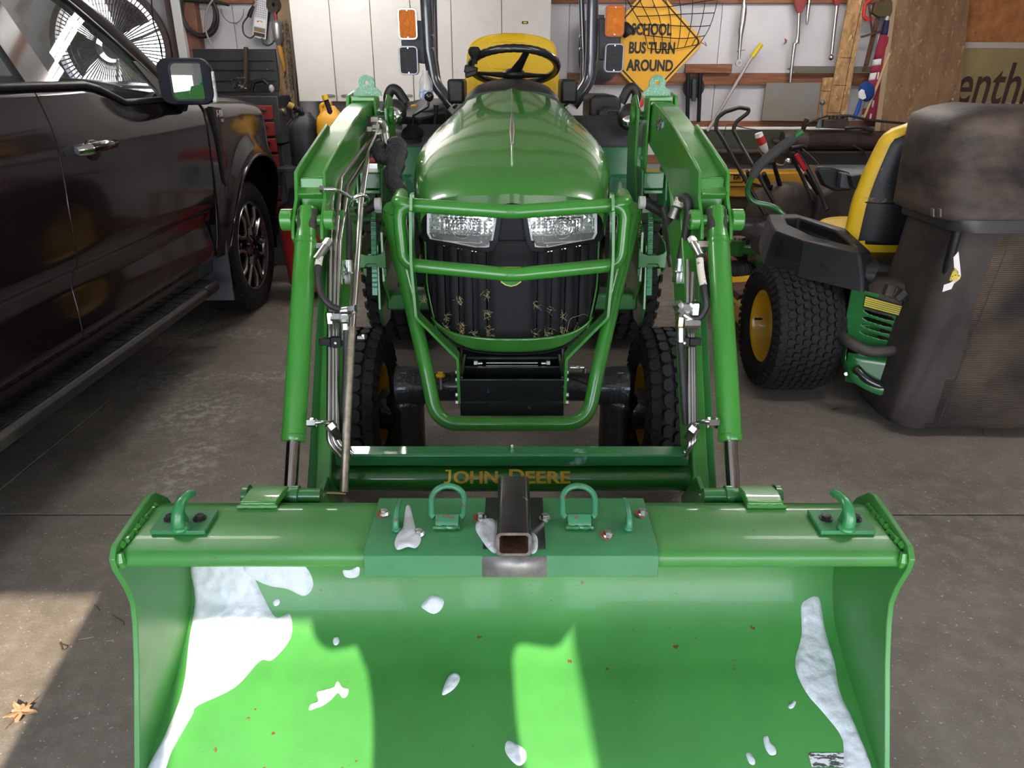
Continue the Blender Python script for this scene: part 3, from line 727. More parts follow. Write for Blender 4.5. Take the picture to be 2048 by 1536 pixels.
    # head bracket where the arm meets the mast
    a = MB()
    a.prism([(sx * .590, y, z) for y, z in ((2.90, 1.15), (2.86, 1.34), (2.88, 1.375), (3.02, 1.39), (3.06, 1.30), (3.02, 1.14))], (sx * .012, 0, 0))
    a.prism([(sx * .500, y, z) for y, z in ((2.86, 1.10), (2.84, 1.33), (2.86, 1.378), (3.02, 1.39), (3.06, 1.30), (3.02, 1.10))], (-sx * .0, 0, 0)) if False else None
    a.build('arm_bracket', GREEN, ld, bevel=.003)
    fr = [(sx * .497, 2.885, 1.09), (sx * .497, 2.885, 1.372), (sx * .590, 2.885, 1.372), (sx * .590, 2.885, 1.09), (sx * .578, 2.885, 1.08), (sx * .578, 2.885, 1.352), (sx * .508, 2.885, 1.352), (sx * .508, 2.885, 1.08)]
    a = MB().prism(fr, (0, .09, 0)); a.build('head_frame', GREEN, ld, bevel=.006)
    ec = V((sx * .533, 2.925, 1.372))
    eye = [ec + V((-.052, 0, 0)), ec + V((-.05, 0, .014))] + [ec + V((.030 * math.cos(R(t)), 0, .042 + .030 * math.sin(R(t)))) for t in (200, 180, 160, 135, 110, 90, 70, 45, 20, 0, -20)][0:11] + [ec + V((.05, 0, .014)), ec + V((.052, 0, 0))]
    a = MB().prism(eye, (0, .012, 0), holes=[[ec + V((.008 * math.cos(R(t)), 0, .045 + .008 * math.sin(R(t)))) for t in range(0, 360, 36)]])
    a.build('lifting_eye', mat('flaky_green', (.045, .26, .13, 1), .4, coat=.5, bump=.5, bs=180, spots=[(260, .6, (.5, .65, .55, 1), .05)]), ld, smooth=0)
    # ---- mast: two plates and the latch
    mast = [(3.02, 1.375), (3.10, 1.36), (3.14, 1.20), (3.10, 1.02), (3.00, .88), (2.95, .62), (2.80, .60), (2.66, .74), (2.68, .92), (2.84, 1.02), (2.93, 1.14), (2.94, 1.33)]
    MB().prism([(sx * .478, y, z) for y, z in mast], (-sx * .011, 0, 0)).build('mast_plate', GREEN, ld, bevel=.002)
    mast2 = [(3.02, 1.33), (3.08, 1.30), (3.06, 1.02), (2.98, .88), (2.90, .80), (2.74, .82), (2.80, .95), (2.92, 1.05), (2.95, 1.28)]
    MB().prism([(sx * .600, y, z) for y, z in mast2], (sx * .011, 0, 0)).build('mast_plate', GREEN, ld, bevel=.002)
    a = MB(); a.cyl((sx * .466, 3.0, 1.30), (sx * .453, 3.0, 1.30), .032, n=22); a.cyl((sx * .62, 3.0, 1.30), (sx * .47, 3.0, 1.30), .016, n=16); a.build('mast_pin', GREEN, ld, bevel=.002)
    # side frame: plate down to the crossmember, latch box, toothed stand
    MB().prism([(sx * .496, y, z) for y, z in ((2.74, .86), (2.96, .90), (3.00, .60), (2.88, .525), (2.76, .535), (2.70, .62))], (sx * .012, 0, 0)).build('frame_plate', GREEN_D, ld, bevel=.003)
    a = MB().span((sx * .485, 2.76, .60), (sx * .26, 2.87, .665)); a.build('cross_member', GREEN_D, ld, bevel=.008)
    bx0, bx1 = sx * .455, sx * .555
    a = MB()
    a.prism([(bx0, 2.63, .80), (bx0, 2.63, .865), (bx0, 2.66, .885), (bx0, 2.80, .895), (bx0, 2.80, .79), (bx0, 2.66, .775)], (sx * .006, 0, 0))
    a.prism([(bx1, 2.63, .80), (bx1, 2.63, .865), (bx1, 2.66, .885), (bx1, 2.80, .895), (bx1, 2.80, .79), (bx1, 2.66, .775)], (-sx * .006, 0, 0))
    a.prism([(bx0, 2.628, .870), (bx0 + sx * .012, 2.628, .852), (bx0 + sx * .03, 2.628, .846), (bx1 - sx * .03, 2.628, .846), (bx1 - sx * .012, 2.628, .852), (bx1, 2.628, .870), (bx1, 2.628, .800), (bx1 - sx * .022, 2.628, .800), (bx1 - sx * .030, 2.628, .815), (bx0 + sx * .036, 2.628, .815), (bx0 + sx * .028, 2.628, .800), (bx0, 2.628, .800)], (0, .007, 0))
    a.span((bx0, 2.64, .80), (bx1, 2.80, .812)); a.build('latch_box', GREEN_D, ld, bevel=.002)
    for dx in (.468, .54): MB().prism([(sx * dx, 2.64, .795), (sx * (dx - .012), 2.64, .795), (sx * (dx - .009), 2.64, .765), (sx * (dx - .001), 2.64, .772)], (0, .012, 0)).build('latch_tab', GREEN_D, ld)
    # toothed stand leg
    st0, st1 = V((sx * .500, 2.70, .985)), V((sx * .500, 2.62, .70))
    a = MB().bar(st0, st1, .020, .012, (0, 1, 0))
    for k in range(16):
        q = st0.lerp(st1, (k + 1) / 18); a.box(q + V((0, -.0075, 0)), (.016, .004, .006))
    a.build('stand_leg', mat('stand_green', (.025, .20, .075, 1), .4, coat=.4, bump=.3, bs=90), ld, bevel=.001)
    MB().span((sx * .470, 2.70, .985), (sx * .530, 2.73, 1.0)).build('latch_tab', GREEN_D, ld)
    # upper latch (curved jaw) behind
    jaw = [(2.78, 1.125), (2.90, 1.125), (2.93, 1.05), (2.90, .985), (2.80, .975), (2.76, 1.02)]
    for x in (.472, .560): MB().prism([(sx * x, y, z) for y, z in jaw], (sx * .008, 0, 0)).build('jaw_plate', GREEN_D, ld, bevel=.002)
    a = MB().span((sx * .480, 2.79, 1.055), (sx * .560, 2.92, 1.115)); a.build('jaw_block', GREEN_D, ld, bevel=.005)
    MB().span((sx * .486, 2.785, 1.04), (sx * .555, 2.79, 1.052)).build('jaw_block', GREEN, ld, bevel=.002)
    # lift cylinder lying behind the arm
    a = MB(); a.cyl((sx * .535, 2.94, .93), (sx * .535, 2.32, 1.045), .029, n=22); a.cyl((sx * .535, 2.34, 1.04), (sx * .535, 2.20, 1.065), .016); a.build('lift_cylinder', GREEN, ld)
    a = MB(); a.cyl((sx * .500, 2.20, 1.065), (sx * .575, 2.20, 1.065), .022, n=18); a.build('link_pin', GREEN_D, ld)
    # tension spring hanging by the mast
    sp = [V((sx * .452 + .011 * math.cos(k * .9), 2.66 + .011 * math.sin(k * .9), .955 - k * .0011)) for k in range(44)]
    MB().tube([V((sx * .452, 2.66, .985))] + sp + [V((sx * .452, 2.66, .89))], .0022, 6).build('latch_spring', STEEL_D, ld)
    # small hooked tabs on the mast
    MB().span((sx * .488, 2.93, 1.145), (sx * .505, 2.95, 1.16)).build('latch_tab', GREEN, ld, bevel=.002)
# ---- cross tube with the name, and the channel that covers the pipes
ty, tz, tr = 1.722, .4530, .0350
tube_ = MB().cyl((-.485, ty, tz), (.485, ty, tz), tr, n=40).build('cross_tube', mat('tube_green', (.020, .150, .020, 1), .26, coat=.8, var=.08, vs=3), ld)
for sx in (-1, 1): MB().tube([V((sx * (.462 + .0), ty, tz)), V((sx * .476, ty, tz))], [tr * 1.01, tr * 1.28], 32).build('weld_ring', GREEN_D, ld)
LTR = mat('yellow_lettering', (.95, .62, .07, 1), .45)
def on_tube(x, y, z, xo=0):
    # angle around the tube measured from the direction facing the camera
    ph = R(30) + y / tr
    return V((x + xo, ty - (tr + .0005) * math.cos(ph), tz + (tr + .0005) * math.sin(ph)))
# small capitals: first letters larger
base0 = -.0138
def tube_word(body, size, px, al, wide, bold=.0014):
    x0 = at(px, 955, Y=ty - tr).x
    base = -.0145
    words(body, size, (0, 0, 0), (1, 0, 0), (0, 0, 1), LTR, 'lettering', tube_, ex=.0003, align=al, sx=wide, bold=bold, bend=lambda x, y, z: on_tube(x, y + size * .35 + base, z, x0))
jx = at(899, 955, Y=ty - tr).x; jw = .0031
jp = [(jx, .0375), (jx, .030), (jx, .022), (jx, .014), (jx - .001, .008), (jx - .004, .0035), (jx - .009, .0018), (jx - .015, .0030)]
a = MB(); L1, L2 = [], []
for i, (x_, y_) in enumerate(jp):
    q0 = jp[max(0, i - 1)]; q1 = jp[min(len(jp) - 1, i + 1)]; dx, dy = q1[0] - q0[0], q1[1] - q0[1]; n_ = math.hypot(dx, dy); nx_, ny_ = -dy / n_ * jw, dx / n_ * jw
    L1.append(on_tube(x_ + nx_, y_ + ny_ + base0, 0)); L2.append(on_tube(x_ - nx_, y_ - ny_ + base0, 0))
a.loft([L1, L2], False, False); a.build('lettering', LTR, tube_, smooth=0, thick=.0006)
a = MB(); a.loft([[on_tube(jx - .012 + .003 * k, y_ + base0, 0) for k in range(5)] for y_ in (.0375, .0330)], False, False); a.build('lettering', LTR, tube_, smooth=0, thick=.0006); tube_word('OHN', .045, 906, 'LEFT', 1.14); tube_word('D', .054, 1016, 'LEFT', 1.1); tube_word('EERE', .045, 1049, 'LEFT', 1.27)
ch = [(1.698, .533), (1.698, .506), (1.702, .504), (1.705, .506), (1.705, .529), (1.740, .531), (1.745, .490), (1.749, .490), (1.746, .537), (1.702, .537)]
MB().prism([(-.459, y, z) for y, z in ch], (.918, 0, 0)).build('pipe_cover', mat('cover_green', (.022, .155, .05, 1), .30, coat=.6, bump=.10, bs=140, spots=[(5, .60, (.20, .36, .30, 1), .03)]), ld, bevel=.001)
MB().hexbolt((0, 1.725, .537), (0, 0, 1), .0075, .008, washer=(.009, .002)).build('acorn_nut', ZINC, ld, smooth=25)
MB().ball((0, 1.725, .5475), .0058, n=12).build('acorn_nut', ZINC, ld)
# ---- hard pipes down the insides of the arms
def armY(py): return 2.00 + (1.60 - 2.00) * (py - 430) / (985 - 430)
def pp(px, py, dy=.03): return at(px, py, Y=armY(py) + dy)
for k, (px0, px1) in enumerate(((661, 659), (671, 667), (679, 673), (640, 647))):
    if k == 3: continue
    P = [at(745 + 6 * k, 250 + 14 * k, Y=2.84), at(px0 + 4 + 6 * k, 338 + 18 * k, Y=2.20 + .02 * k), pp(px0, 480), pp(px1, 700), pp(px1 - 1 + k, 885), at(px1 + 24 + 4 * k, 915 - 3 * k, Y=1.70)]
    MB().tube(fillet(P, [.02, .04, .05, .05, .05, .02], 6), .0074, 12).build('steel_pipe', STEEL, ld, smooth=60)
for k, (px0, px1, yt) in enumerate(((1370, 1378, 520), (1380, 1384, 545), (1385, 1388, 600))):
    P = [pp(px0 + 6, yt), pp(px1 - 2, 640 + 4 * k), pp(px1, 700), pp(px1 + 2, 890 - 4 * k), at(px1 - 10 - 4 * k, 913 - 4 * k, Y=1.70)]
    MB().tube(fillet(P, [.02, .05, .05, .03, .02], 6), .0070, 12).build('steel_pipe', STEEL, ld, smooth=60)
# clamps on the pipes
for px, s_ in ((650, 1), (1390, -1)):
    p = pp(px, 683, .015); a = MB().box(p, (.030, .014, .020)); a.box(p + V((s_ * .030, 0, 0)), (.028, .016, .026)); cl = a.build('pipe_clamp', BLACK, ld, bevel=.002)
    MB().hexbolt(p + V((s_ * .030, -.009, 0)), (0, -1, 0), .004, .004).build('clamp_bolt', ZINC, cl)
# level indicator rod through its guide loop
P = [at(757, 262, Y=2.72), at(738, 300, Y=2.60), at(722, 402, Y=2.05), at(712, 560, Y=1.93), at(704, 660, Y=1.83)]
MB().tube(P, .0083, 12).build('indicator_rod', STEEL, ld, smooth=60)
P2 = [at(704, 655, Y=1.825), at(696, 800, Y=1.71), at(688, 984, Y=1.585)]
MB().tube(P2, .0108, 14).build('indicator_tube', mat('brassy_steel', (.60, .52, .42, 1), .3, metal=.9, var=.3, vs=40), ld, smooth=60)
p = at(716, 676, Y=1.80); a = MB().hexbolt(p, (1, -.2, 0), .007, .016); a.hexbolt(p + V((.014, 0, -.002)), (0, 0, 1), .005, .012); a.build('lock_screw', ZINC, ld)
P = [at(622, 1006, Y=1.53), at(624, 988, Y=1.55), at(640, 985, Y=1.57), at(692, 987, Y=1.58)]
MB().tube(fillet(P, .008, 4), .0050, 8, flat=.6).build('indicator_bracket', mat('brassy_strap', (.55, .42, .25, 1), .35, metal=.8), ld)
P = [at(645, 378, Y=2.02), at(668, 379, Y=2.03), at(690, 388, Y=2.06), at(716, 404, Y=2.08), at(733, 407, Y=2.06), at(735, 396, Y=2.03), at(722, 390, Y=2.01), at(706, 398, Y=2.01), at(698, 412, Y=2.03)]
MB().tube(spline(P, 6), .0050, 10).build('guide_loop', CHROME, ld, smooth=60)
nut(at(645, 378, Y=2.02), (1, 0, 0), .009, .010)
# manifold and elbow on the left arm
a = MB().box(at(748, 250, Y=2.80), (.07, .05, .06)); a.build('manifold_block', GREY_P, ld, bevel=.004)
P = [at(752, 242, Y=2.72), at(765, 243, Y=2.70), at(772, 258, Y=2.69), at(771, 275, Y=2.68)]
MB().tube(fillet(P, .03, 5), .0095, 12).build('elbow_pipe', CHROME, ld, smooth=60)
for (px, py, ax) in ((750, 243, (1, 0, 0)), (753, 256, (1, 0, 0)), (759, 268, (1, 0, .2)), (751, 262, (1, 0, 0)), (742, 262, (1, 0, 0))): nut(at(px, py, Y=2.70), ax, .014, .020)
MB().cyl(at(770, 268, Y=2.68), at(774, 292, Y=2.67), .0155, n=14).build('crimp_collar', ZINC, ld)
nut(at(776, 298, Y=2.66), (0, 0, 1), .012, .02, m=mat('brass', (.6, .5, .3, 1), .3, metal=1))
# braided sleeve drooping over the guard
P = [at(770, 302, Y=2.64), at(760, 292, Y=2.60), at(757, 305, Y=2.56), at(775, 318, Y=2.54), at(790, 296, Y=2.58), at(793, 284, Y=2.60), at(798, 300, Y=2.56), at(790, 335, Y=2.50), at(785, 360, Y=2.46), at(797, 380, Y=2.44), at(806, 415, Y=2.42), at(810, 440, Y=2.42)]
SLEEVE = mat('nylon_sleeve', (.018, .018, .022, 1), .45, bump=1.0, bs=160, stretch=(1, 1, .35))
Q = spline(P, 5); MB().tube(Q, [.020 + .010 * math.sin(min(1, k / 30) * PI / 2) + .003 * math.sin(k * 1.7) for k in range(len(Q))], 14, flat=.7).build('hose_sleeve', SLEEVE, ld, smooth=80)
# hoses, left
hose([at(650, 494, Y=1.93), at(640, 512, Y=1.91), at(636, 545, Y=1.88), at(641, 585, Y=1.86), at(660, 610, Y=1.85), at(682, 620, Y=1.86), at(694, 620, Y=1.86)], .0088, sleeve=(4, 14))
nut(at(644, 494, Y=1.95), (1, 0, 0), .012, .025)
nut(at(672, 635, Y=1.84), (1, 0, 0), .012, .020); nut(at(661, 635, Y=1.84), (0, 0, 1), .010, .024); nut(at(690, 636, Y=1.84), (1, 0, 0), .009, .018)
hose([at(693, 660, Y=1.82), at(692, 740, Y=1.79), at(687, 830, Y=1.75), at(684, 900, Y=1.76)], .0095, ends=False)
MB().cyl(at(690, 647, Y=1.83), at(690, 680, Y=1.82), .012, n=14).build('crimp_collar', ZINC, ld)
hose([at(681, 392, Y=2.22), at(691, 425, Y=2.14), at(696, 470, Y=2.10), at(696, 520, Y=2.08), at(697, 530, Y=2.08)], .0125, ends=False)
MB().cyl(at(697, 520, Y=2.07), at(698, 548, Y=2.06), .0155, n=14).build('crimp_collar', ZINC, ld)
nut(at(683, 527, Y=2.05), (1, 0, 0), .013, .024); nut(at(680, 554, Y=2.02), (1, 0, 0), .015, .028); nut(at(697, 556, Y=2.02), (0, 0, 1), .014, .024)
P = [at(622, 846, Y=1.64), at(640, 844, Y=1.64), at(655, 845, Y=1.66), at(664, 852, Y=1.68), at(672, 866, Y=1.69)]
MB().tube(fillet(P, .02, 4), .0058, 10).build('elbow_pipe', ZINC, ld, smooth=60)
nut(at(624, 846, Y=1.64), (1, 0, 0), .0105, .018, m=CHROME); nut(at(662, 852, Y=1.67), (.5, 0, -.8), .012, .014); MB().cyl(at(664, 856, Y=1.68), at(677, 874, Y=1.69), .011, n=12).build('crimp_collar', STEEL_D, ld)
# short black stub hose by the jaw
for s_ in (-1, 1):
    c0 = 1024 + s_ * 300 if s_ < 0 else 1360
for (x0, y0, x1, y1) in ((715, 428, 750, 408), (1290, 405, 1335, 430)):
    a_, b2 = at(x0, y0, Y=2.34), at(x1, y1, Y=2.34); MB().cyl(a_, b2, .016, n=14).build('hydraulic_hose', HOSE, ld)
    MB().cyl(b2 if x0 < 1000 else a_, (b2 if x0 < 1000 else a_) + V((.018 if x0 < 1000 else -.018, 0, 0)), .019, n=14).build('crimp_collar', WHITE, ld)
# stickers inside the right arm
a = MB(); a.prism([at(x, y, X=.5115) for x, y in ((1314, 243), (1321, 232), (1324, 240), (1318, 262), (1313, 258))], (-.001, 0, 0)); a.build('arm_sticker', mat('barcode', (.02, .02, .02, 1), .5, spots=[(90, .55, (.5, .5, .5, 1), .02)]), ld, smooth=0)
a = MB(); a.prism([at(x, y, X=.5115) for x, y in ((1324, 246), (1328, 243), (1327, 254), (1323, 257))], (-.001, 0, 0)); a.build('arm_sticker', mat('sticker_blue', (.25, .5, .7, 1), .5), ld, smooth=0)
# hoses, right
hose([at(1358, 400, Y=2.10), at(1372, 396, Y=2.06), at(1377, 420, Y=2.05), at(1371, 470, Y=2.05), at(1361, 520, Y=2.04)], .0125, ends=False)
MB().cyl(at(1362, 396, Y=2.09), at(1356, 412, Y=2.09), .0150, n=14).build('hose_label', mat('hose_label', (.6, .55, .45, 1)), ld)
MB().cyl(at(1353, 415, Y=2.09), at(1345, 436, Y=2.09), .0155, n=14).build('crimp_collar', STEEL_D, ld)
MB().cyl(at(1361, 518, Y=2.03), at(1359, 544, Y=2.02), .0155, n=14).build('crimp_collar', ZINC, ld)
nut(at(1357, 553, Y=2.01), (0, 0, 1), .014, .026); nut(at(1371, 526, Y=2.02), (1, 0, 0), .012, .024, m=CHROME); nut(at(1374, 553, Y=2.00), (1, 0, 0), .014, .028); nut(at(1384, 553, Y=1.99), (0, 0, 1), .012, .024)
hose([at(1330, 418, Y=2.30), at(1338, 450, Y=2.26), at(1342, 490, Y=2.22), at(1346, 520, Y=2.20)], .0155, ends=False, nm='ribbed_hose')
MB().cyl(at(1345, 510, Y=2.19), at(1349, 532, Y=2.18), .019, n=14).build('crimp_collar', STEEL_D, ld)
hose([at(1389, 489, Y=1.95), at(1398, 510, Y=1.92), at(1402, 545, Y=1.89), at(1409, 585, Y=1.86), at(1412, 612, Y=1.85), at(1400, 634, Y=1.85), at(1380, 636, Y=1.85), at(1368, 630, Y=1.85)], .0090, sleeve=(10, 22))
nut(at(1406, 491, Y=1.95), (1, 0, 0), .013, .026, m=CHROME)
nut(at(1358, 615, Y=1.86), (.5, 0, -.8), .013, .024); nut(at(1378, 617, Y=1.86), (1, 0, 0), .013, .026); nut(at(1390, 616, Y=1.85), (0, 0, 1), .012, .026)
nut(at(1360, 645, Y=1.85), (0, 0, 1), .010, .028, m=mat('brass', (.6, .5, .3, 1))); nut(at(1384, 648, Y=1.84), (1, 0, 0), .012, .034)
MB().cyl(at(1361, 656, Y=1.84), at(1361, 684, Y=1.83), .012, n=14).build('crimp_collar', ZINC, ld)
hose([at(1361, 684, Y=1.83), at(1365, 740, Y=1.80), at(1368, 800, Y=1.77), at(1372, 850, Y=1.74)], .0095, ends=False)
P = [at(1438, 845, Y=1.64), at(1412, 842, Y=1.64), at(1396, 844, Y=1.66), at(1390, 852, Y=1.68), at(1382, 864, Y=1.69)]
MB().tube(fillet(P, .02, 4), .0058, 10).build('elbow_pipe', ZINC, ld, smooth=60)
nut(at(1427, 846, Y=1.64), (1, 0, 0), .0115, .022, m=CHROME); nut(at(1388, 856, Y=1.67), (.5, 0, .8), .013, .014); MB().cyl(at(1386, 862, Y=1.68), at(1375, 876, Y=1.69), .011, n=12).build('crimp_collar', STEEL_D, ld)
# ================================================================== THE COMPACT TRACTOR
tr_ = thing('compact_tractor', 'green compact tractor with yellow seat, headlights and pipe grille guard', 'tractor', (0, 3.0, 0))
# ---- hood: lofted shell
def hood_sec(y):
    f = (y - 2.345) / (3.32 - 2.345)
    w = .304 - .010 * max(0, 1 - f * 6) ** 2 + .038 * math.sin(min(1, f / .8) * PI) ** 1.0 - .060 * max(0, f - .45) ** 1.3 / .55 ** 1.3
    zt = 1.118 + .30 * f ** .9 - .03 * f * f
    if f < .06: zt -= .018 * (1 - f / .06) ** 2
    drop = .085 + .055 * f
    return w, zt, drop
def hood_ring(y, zb, grow=0.0, n=22, yoff=lambda u: 0):
    w, zt, drop = hood_sec(y); w += grow; zt += grow; pts = []
    half = []
    for k in range(n + 1):
        a = (PI / 2) * k / n; ex = 2 / 3.0 + .18 * max(0, (y - 2.7) / .6)
        x = w * math.sin(a) ** ex; z = zt - drop * (1 - math.cos(a) ** ex)
        if x < .02: z += .006 * (1 - x / .02)          # centre crease
        half.append((x, z))
    half += [(w + .002, zt - drop - .05), (w - .002, (zt - drop + zb) / 2), (w - .006, zb)]
    full = [(-x, z) for x, z in half[::-1]] + half[1:]
    return [V((x, y + yoff(abs(x) / w), z)) for x, z in full]
def front_sweep(y):
    s = max(0, 1 - (y - 2.345) / .30)
    return lambda u: .055 * s * u ** 2.2
ys = [2.345, 2.352, 2.37, 2.40, 2.45, 2.52, 2.6, 2.7, 2.82, 2.95, 3.08, 3.2, 3.32]
rings = []
for y in ys: rings.append(hood_ring(y, .98 if y < 2.5 else .80, yoff=front_sweep(y)))
a = MB(); a.loft(rings, False, False)
# front lip: thin vertical band turned under
front = rings[0]; lip = [p + V((0, .002, -.030)) for p in front if p.z > 1.02]
top_f = [p for p in front if p.z > 1.02]
a.loft([top_f, lip, [p + V((0, .06, -.004)) for p in lip]], False, False)
hood = a.build('hood', GREEN_HOOD, tr_, smooth=50)
# brownish chrome spear of the centre crease
def hz(y): return hood_sec(y)[1] + .0045
MB().tube([V((0, 2.40 + .09 * k, hz(2.40 + .09 * k) - .001)) for k in range(11)], [.002, .003, .0035, .004, .004, .004, .004, .004, .004, .004, .004], 8).build('hood_crease', GREEN_HOOD, hood, smooth=60)
MB().tube([V((0, y, hz(y) + .0015)) for y in (2.62, 2.68, 2.76, 2.84, 2.95, 3.05)], [.001, .005, .0085, .0065, .003, .002], 8, flat=.5).build('crease_spear', mat('brown_chrome', (.35, .30, .28, 1), .3, metal=.7), hood)
# leaf-shaped decal smudge on the hood
# ---- nose: dark fascia, headlights, grille, chin
def nose(x, z, off=0.0):
    w = .30
    return V((x, 2.372 + .075 * (abs(x) / w) ** 2.2 + off, z))
def nose_poly(pts, off, th, n=None):
    a = MB(); f = [nose(x, z, off) for x, z in pts]; a.prism(f, (0, th, 0)); return a
def npx(px, py):
    """point on the nose surface under a pixel"""
    p = at(px, py, Y=2.39)
    for _ in range(4): p = at(px, py, Y=nose(p.x, p.z).y)
    return (p.x, p.z)
def nose_grid(poly_px, off, name, m, parent, wall=.0, h=0.0, step=.008, thick=None):
    poly = [npx(*q) for q in poly_px]
    o = blob(poly, lambda x, z: (nose(x, z, off), V((0, -1, 0))), h, 1.0, step, wall or .001)
    return o.build(name, m, parent, smooth=60)
MESH = mat('grille_mesh_black', (.018, .018, .021, 1), .5, spec=.25)
def mesh_nodes(m, scale=620):
    N = m.node_tree.nodes; L = m.node_tree.links; b = N['Principled BSDF']
    tc = N.new('ShaderNodeTexCoord'); mp = N.new('ShaderNodeMapping'); mp.inputs['Scale'].default_value = (1, 0, 1.15); L.new(tc.outputs['Object'], mp.inputs[0])
    v = N.new('ShaderNodeTexVoronoi'); v.inputs['Scale'].default_value = 260; v.inputs['Randomness'].default_value = 0.0; L.new(mp.outputs[0], v.inputs['Vector'])
    r = N.new('ShaderNodeValToRGB'); L.new(v.outputs['Distance'], r.inputs[0]); r.color_ramp.elements[0].position = .28; r.color_ramp.elements[0].color = (.003, .003, .003, 1)
    r.color_ramp.elements[1].position = .42; r.color_ramp.elements[1].color = (.028, .028, .033, 1); L.new(r.outputs[0], b.inputs['Base Color'])
    bp = N.new('ShaderNodeBump'); bp.inputs['Distance'].default_value = .002; bp.inputs['Strength'].default_value = .6; L.new(v.outputs['Distance'], bp.inputs['Height']); L.new(bp.outputs[0], b.inputs['Normal'])
mesh_nodes(MESH)
zb, zt_ = .595, 1.085
def gw(z): return .297 if z > .80 else .297 - .035 * ((.80 - z) / .2) ** 1.2
# inner dark body behind the grille
a = MB(); a.grid(lambda u, v: nose((u * 2 - 1) * gw(zb + (zt_ - zb) * v), zb + (zt_ - zb) * v, .030), 24, 16); a.build('radiator_screen', BLACK, tr_)
# mesh panel
a = MB()
def corr(u, v):
    z = .617 + (.965 - .617) * v; x = (u * 2 - 1) * (gw(z) - .012)
    rib = 0
    if z < .93 and abs(x) > .085:
        ph = ((abs(x) - .085) / .047) % 1.0; fade = min(1, (.93 - z) / .06); rib = (.012 if ph < .28 else 0) * fade
    return nose(x, z, .008 + rib)
a.grid(corr, 130, 20); grl = a.build('grille', MESH, tr_, smooth=35)
a = MB(); a.grid(lambda u, v: nose((u * 2 - 1) * (.040 + .022 * (1 - v)), .955 + .13 * v, .004), 10, 8); a.build('grille', MESH, tr_)
# slats standing proud in the lower half of the mesh
for sx in (-1, 1):
    for k in range(4):
        x = sx * (.100 + .047 * k); z0 = .625 + .003 * k * k; z1 = .93
        a = MB(); a.grid(lambda u, v: nose(x + (u - .5) * .030, z0 + (z1 - z0) * v, -.004), 2, 8); a.build('grille_slat', MESH, grl, thick=.003)
a = MB(); a.grid(lambda u, v: nose((u - .5) * .145, .613 + .34 * v, -.004), 6, 8); a.build('grille_slat', MESH, grl, thick=.003)
# dry grass caught in the grille
HAY = mat('dry_grass', (.42, .33, .16, 1), .8)
rd = random.Random(3); a = MB()
for px, py, n, sp in ((893, 638, 16, 7), (898, 662, 14, 8), (917, 600, 14, 7), (924, 660, 20, 9), (950, 672, 12, 8), (972, 590, 10, 6), (977, 632, 12, 7), (978, 664, 22, 9), (1070, 672, 12, 8), (1073, 610, 10, 6), (1096, 668, 16, 8), (1102, 620, 8, 5), (1124, 664, 14, 8), (1126, 635, 8, 5), (1152, 662, 14, 8), (848, 600, 12, 4)):
    for _ in range(n):
        x, z = npx(px + rd.uniform(-sp, sp), py + rd.uniform(-sp * 1.6, sp)); p = nose(x, z, -.006 + rd.uniform(0, .006))
        d = V((rd.uniform(-1, 1), rd.uniform(-.3, .3), rd.uniform(-1, 1))).normalized() * rd.uniform(.006, .016)
        a.tube([p - d, p + V((rd.uniform(-.003, .003), -.002, rd.uniform(-.003, .003))), p + d], .0007, 3)
P = [npx(*q) for q in ((1132, 670), (1136, 650), (1141, 636), (1155, 631), (1168, 627), (1176, 631))]
a.tube(spline([nose(x, z, -.008) for x, z in P], 4), .0008, 3)
stuff(a.build('dry_grass', HAY, tr_))
# chin
a = MB(); 
ch_t = lambda u: V((math.copysign(abs(2 * u - 1) ** .9, 2 * u - 1) * .272, 0, 0))
def chin(u, v):
    x = (u * 2 - 1) * (.276 - .050 * (1 - v) ** 2); z = .572 + .052 * v + .045 * abs(2 * u - 1) ** 6 * 1.0 + .012 * abs(2 * u - 1) ** 2
    return nose(x, z, -.012 + .012 * (1 - v))
a.grid(chin, 30, 6); a.build('chin', GREEN_HOOD, tr_, smooth=50, thick=.006)
a = MB(); a.grid(lambda u, v: chin(u, 0) + V((0, .004 + .10 * v, -.006 * (1 - v) - .006)), 30, 2); a.build('chin_lip', BLACK, tr_, thick=.006)
# green cheek strips beside the grille
for sx in (-1, 1):
    a = MB(); a.grid(lambda u, v: nose(sx * (gw(.60 + .5 * v) + .010 * (u - .5) * 2), .60 + .46 * v, .006 + .05 * u), 2, 14); a.build('cheek_strip', GREEN_HOOD, tr_, thick=.003)
    a = MB(); a.grid(lambda u, v: V((sx * (gw(.60 + .5 * v) + .002), 2.46 + .5 * u, .60 + .42 * v)), 4, 10); a.build('side_screen', BLACK, tr_)
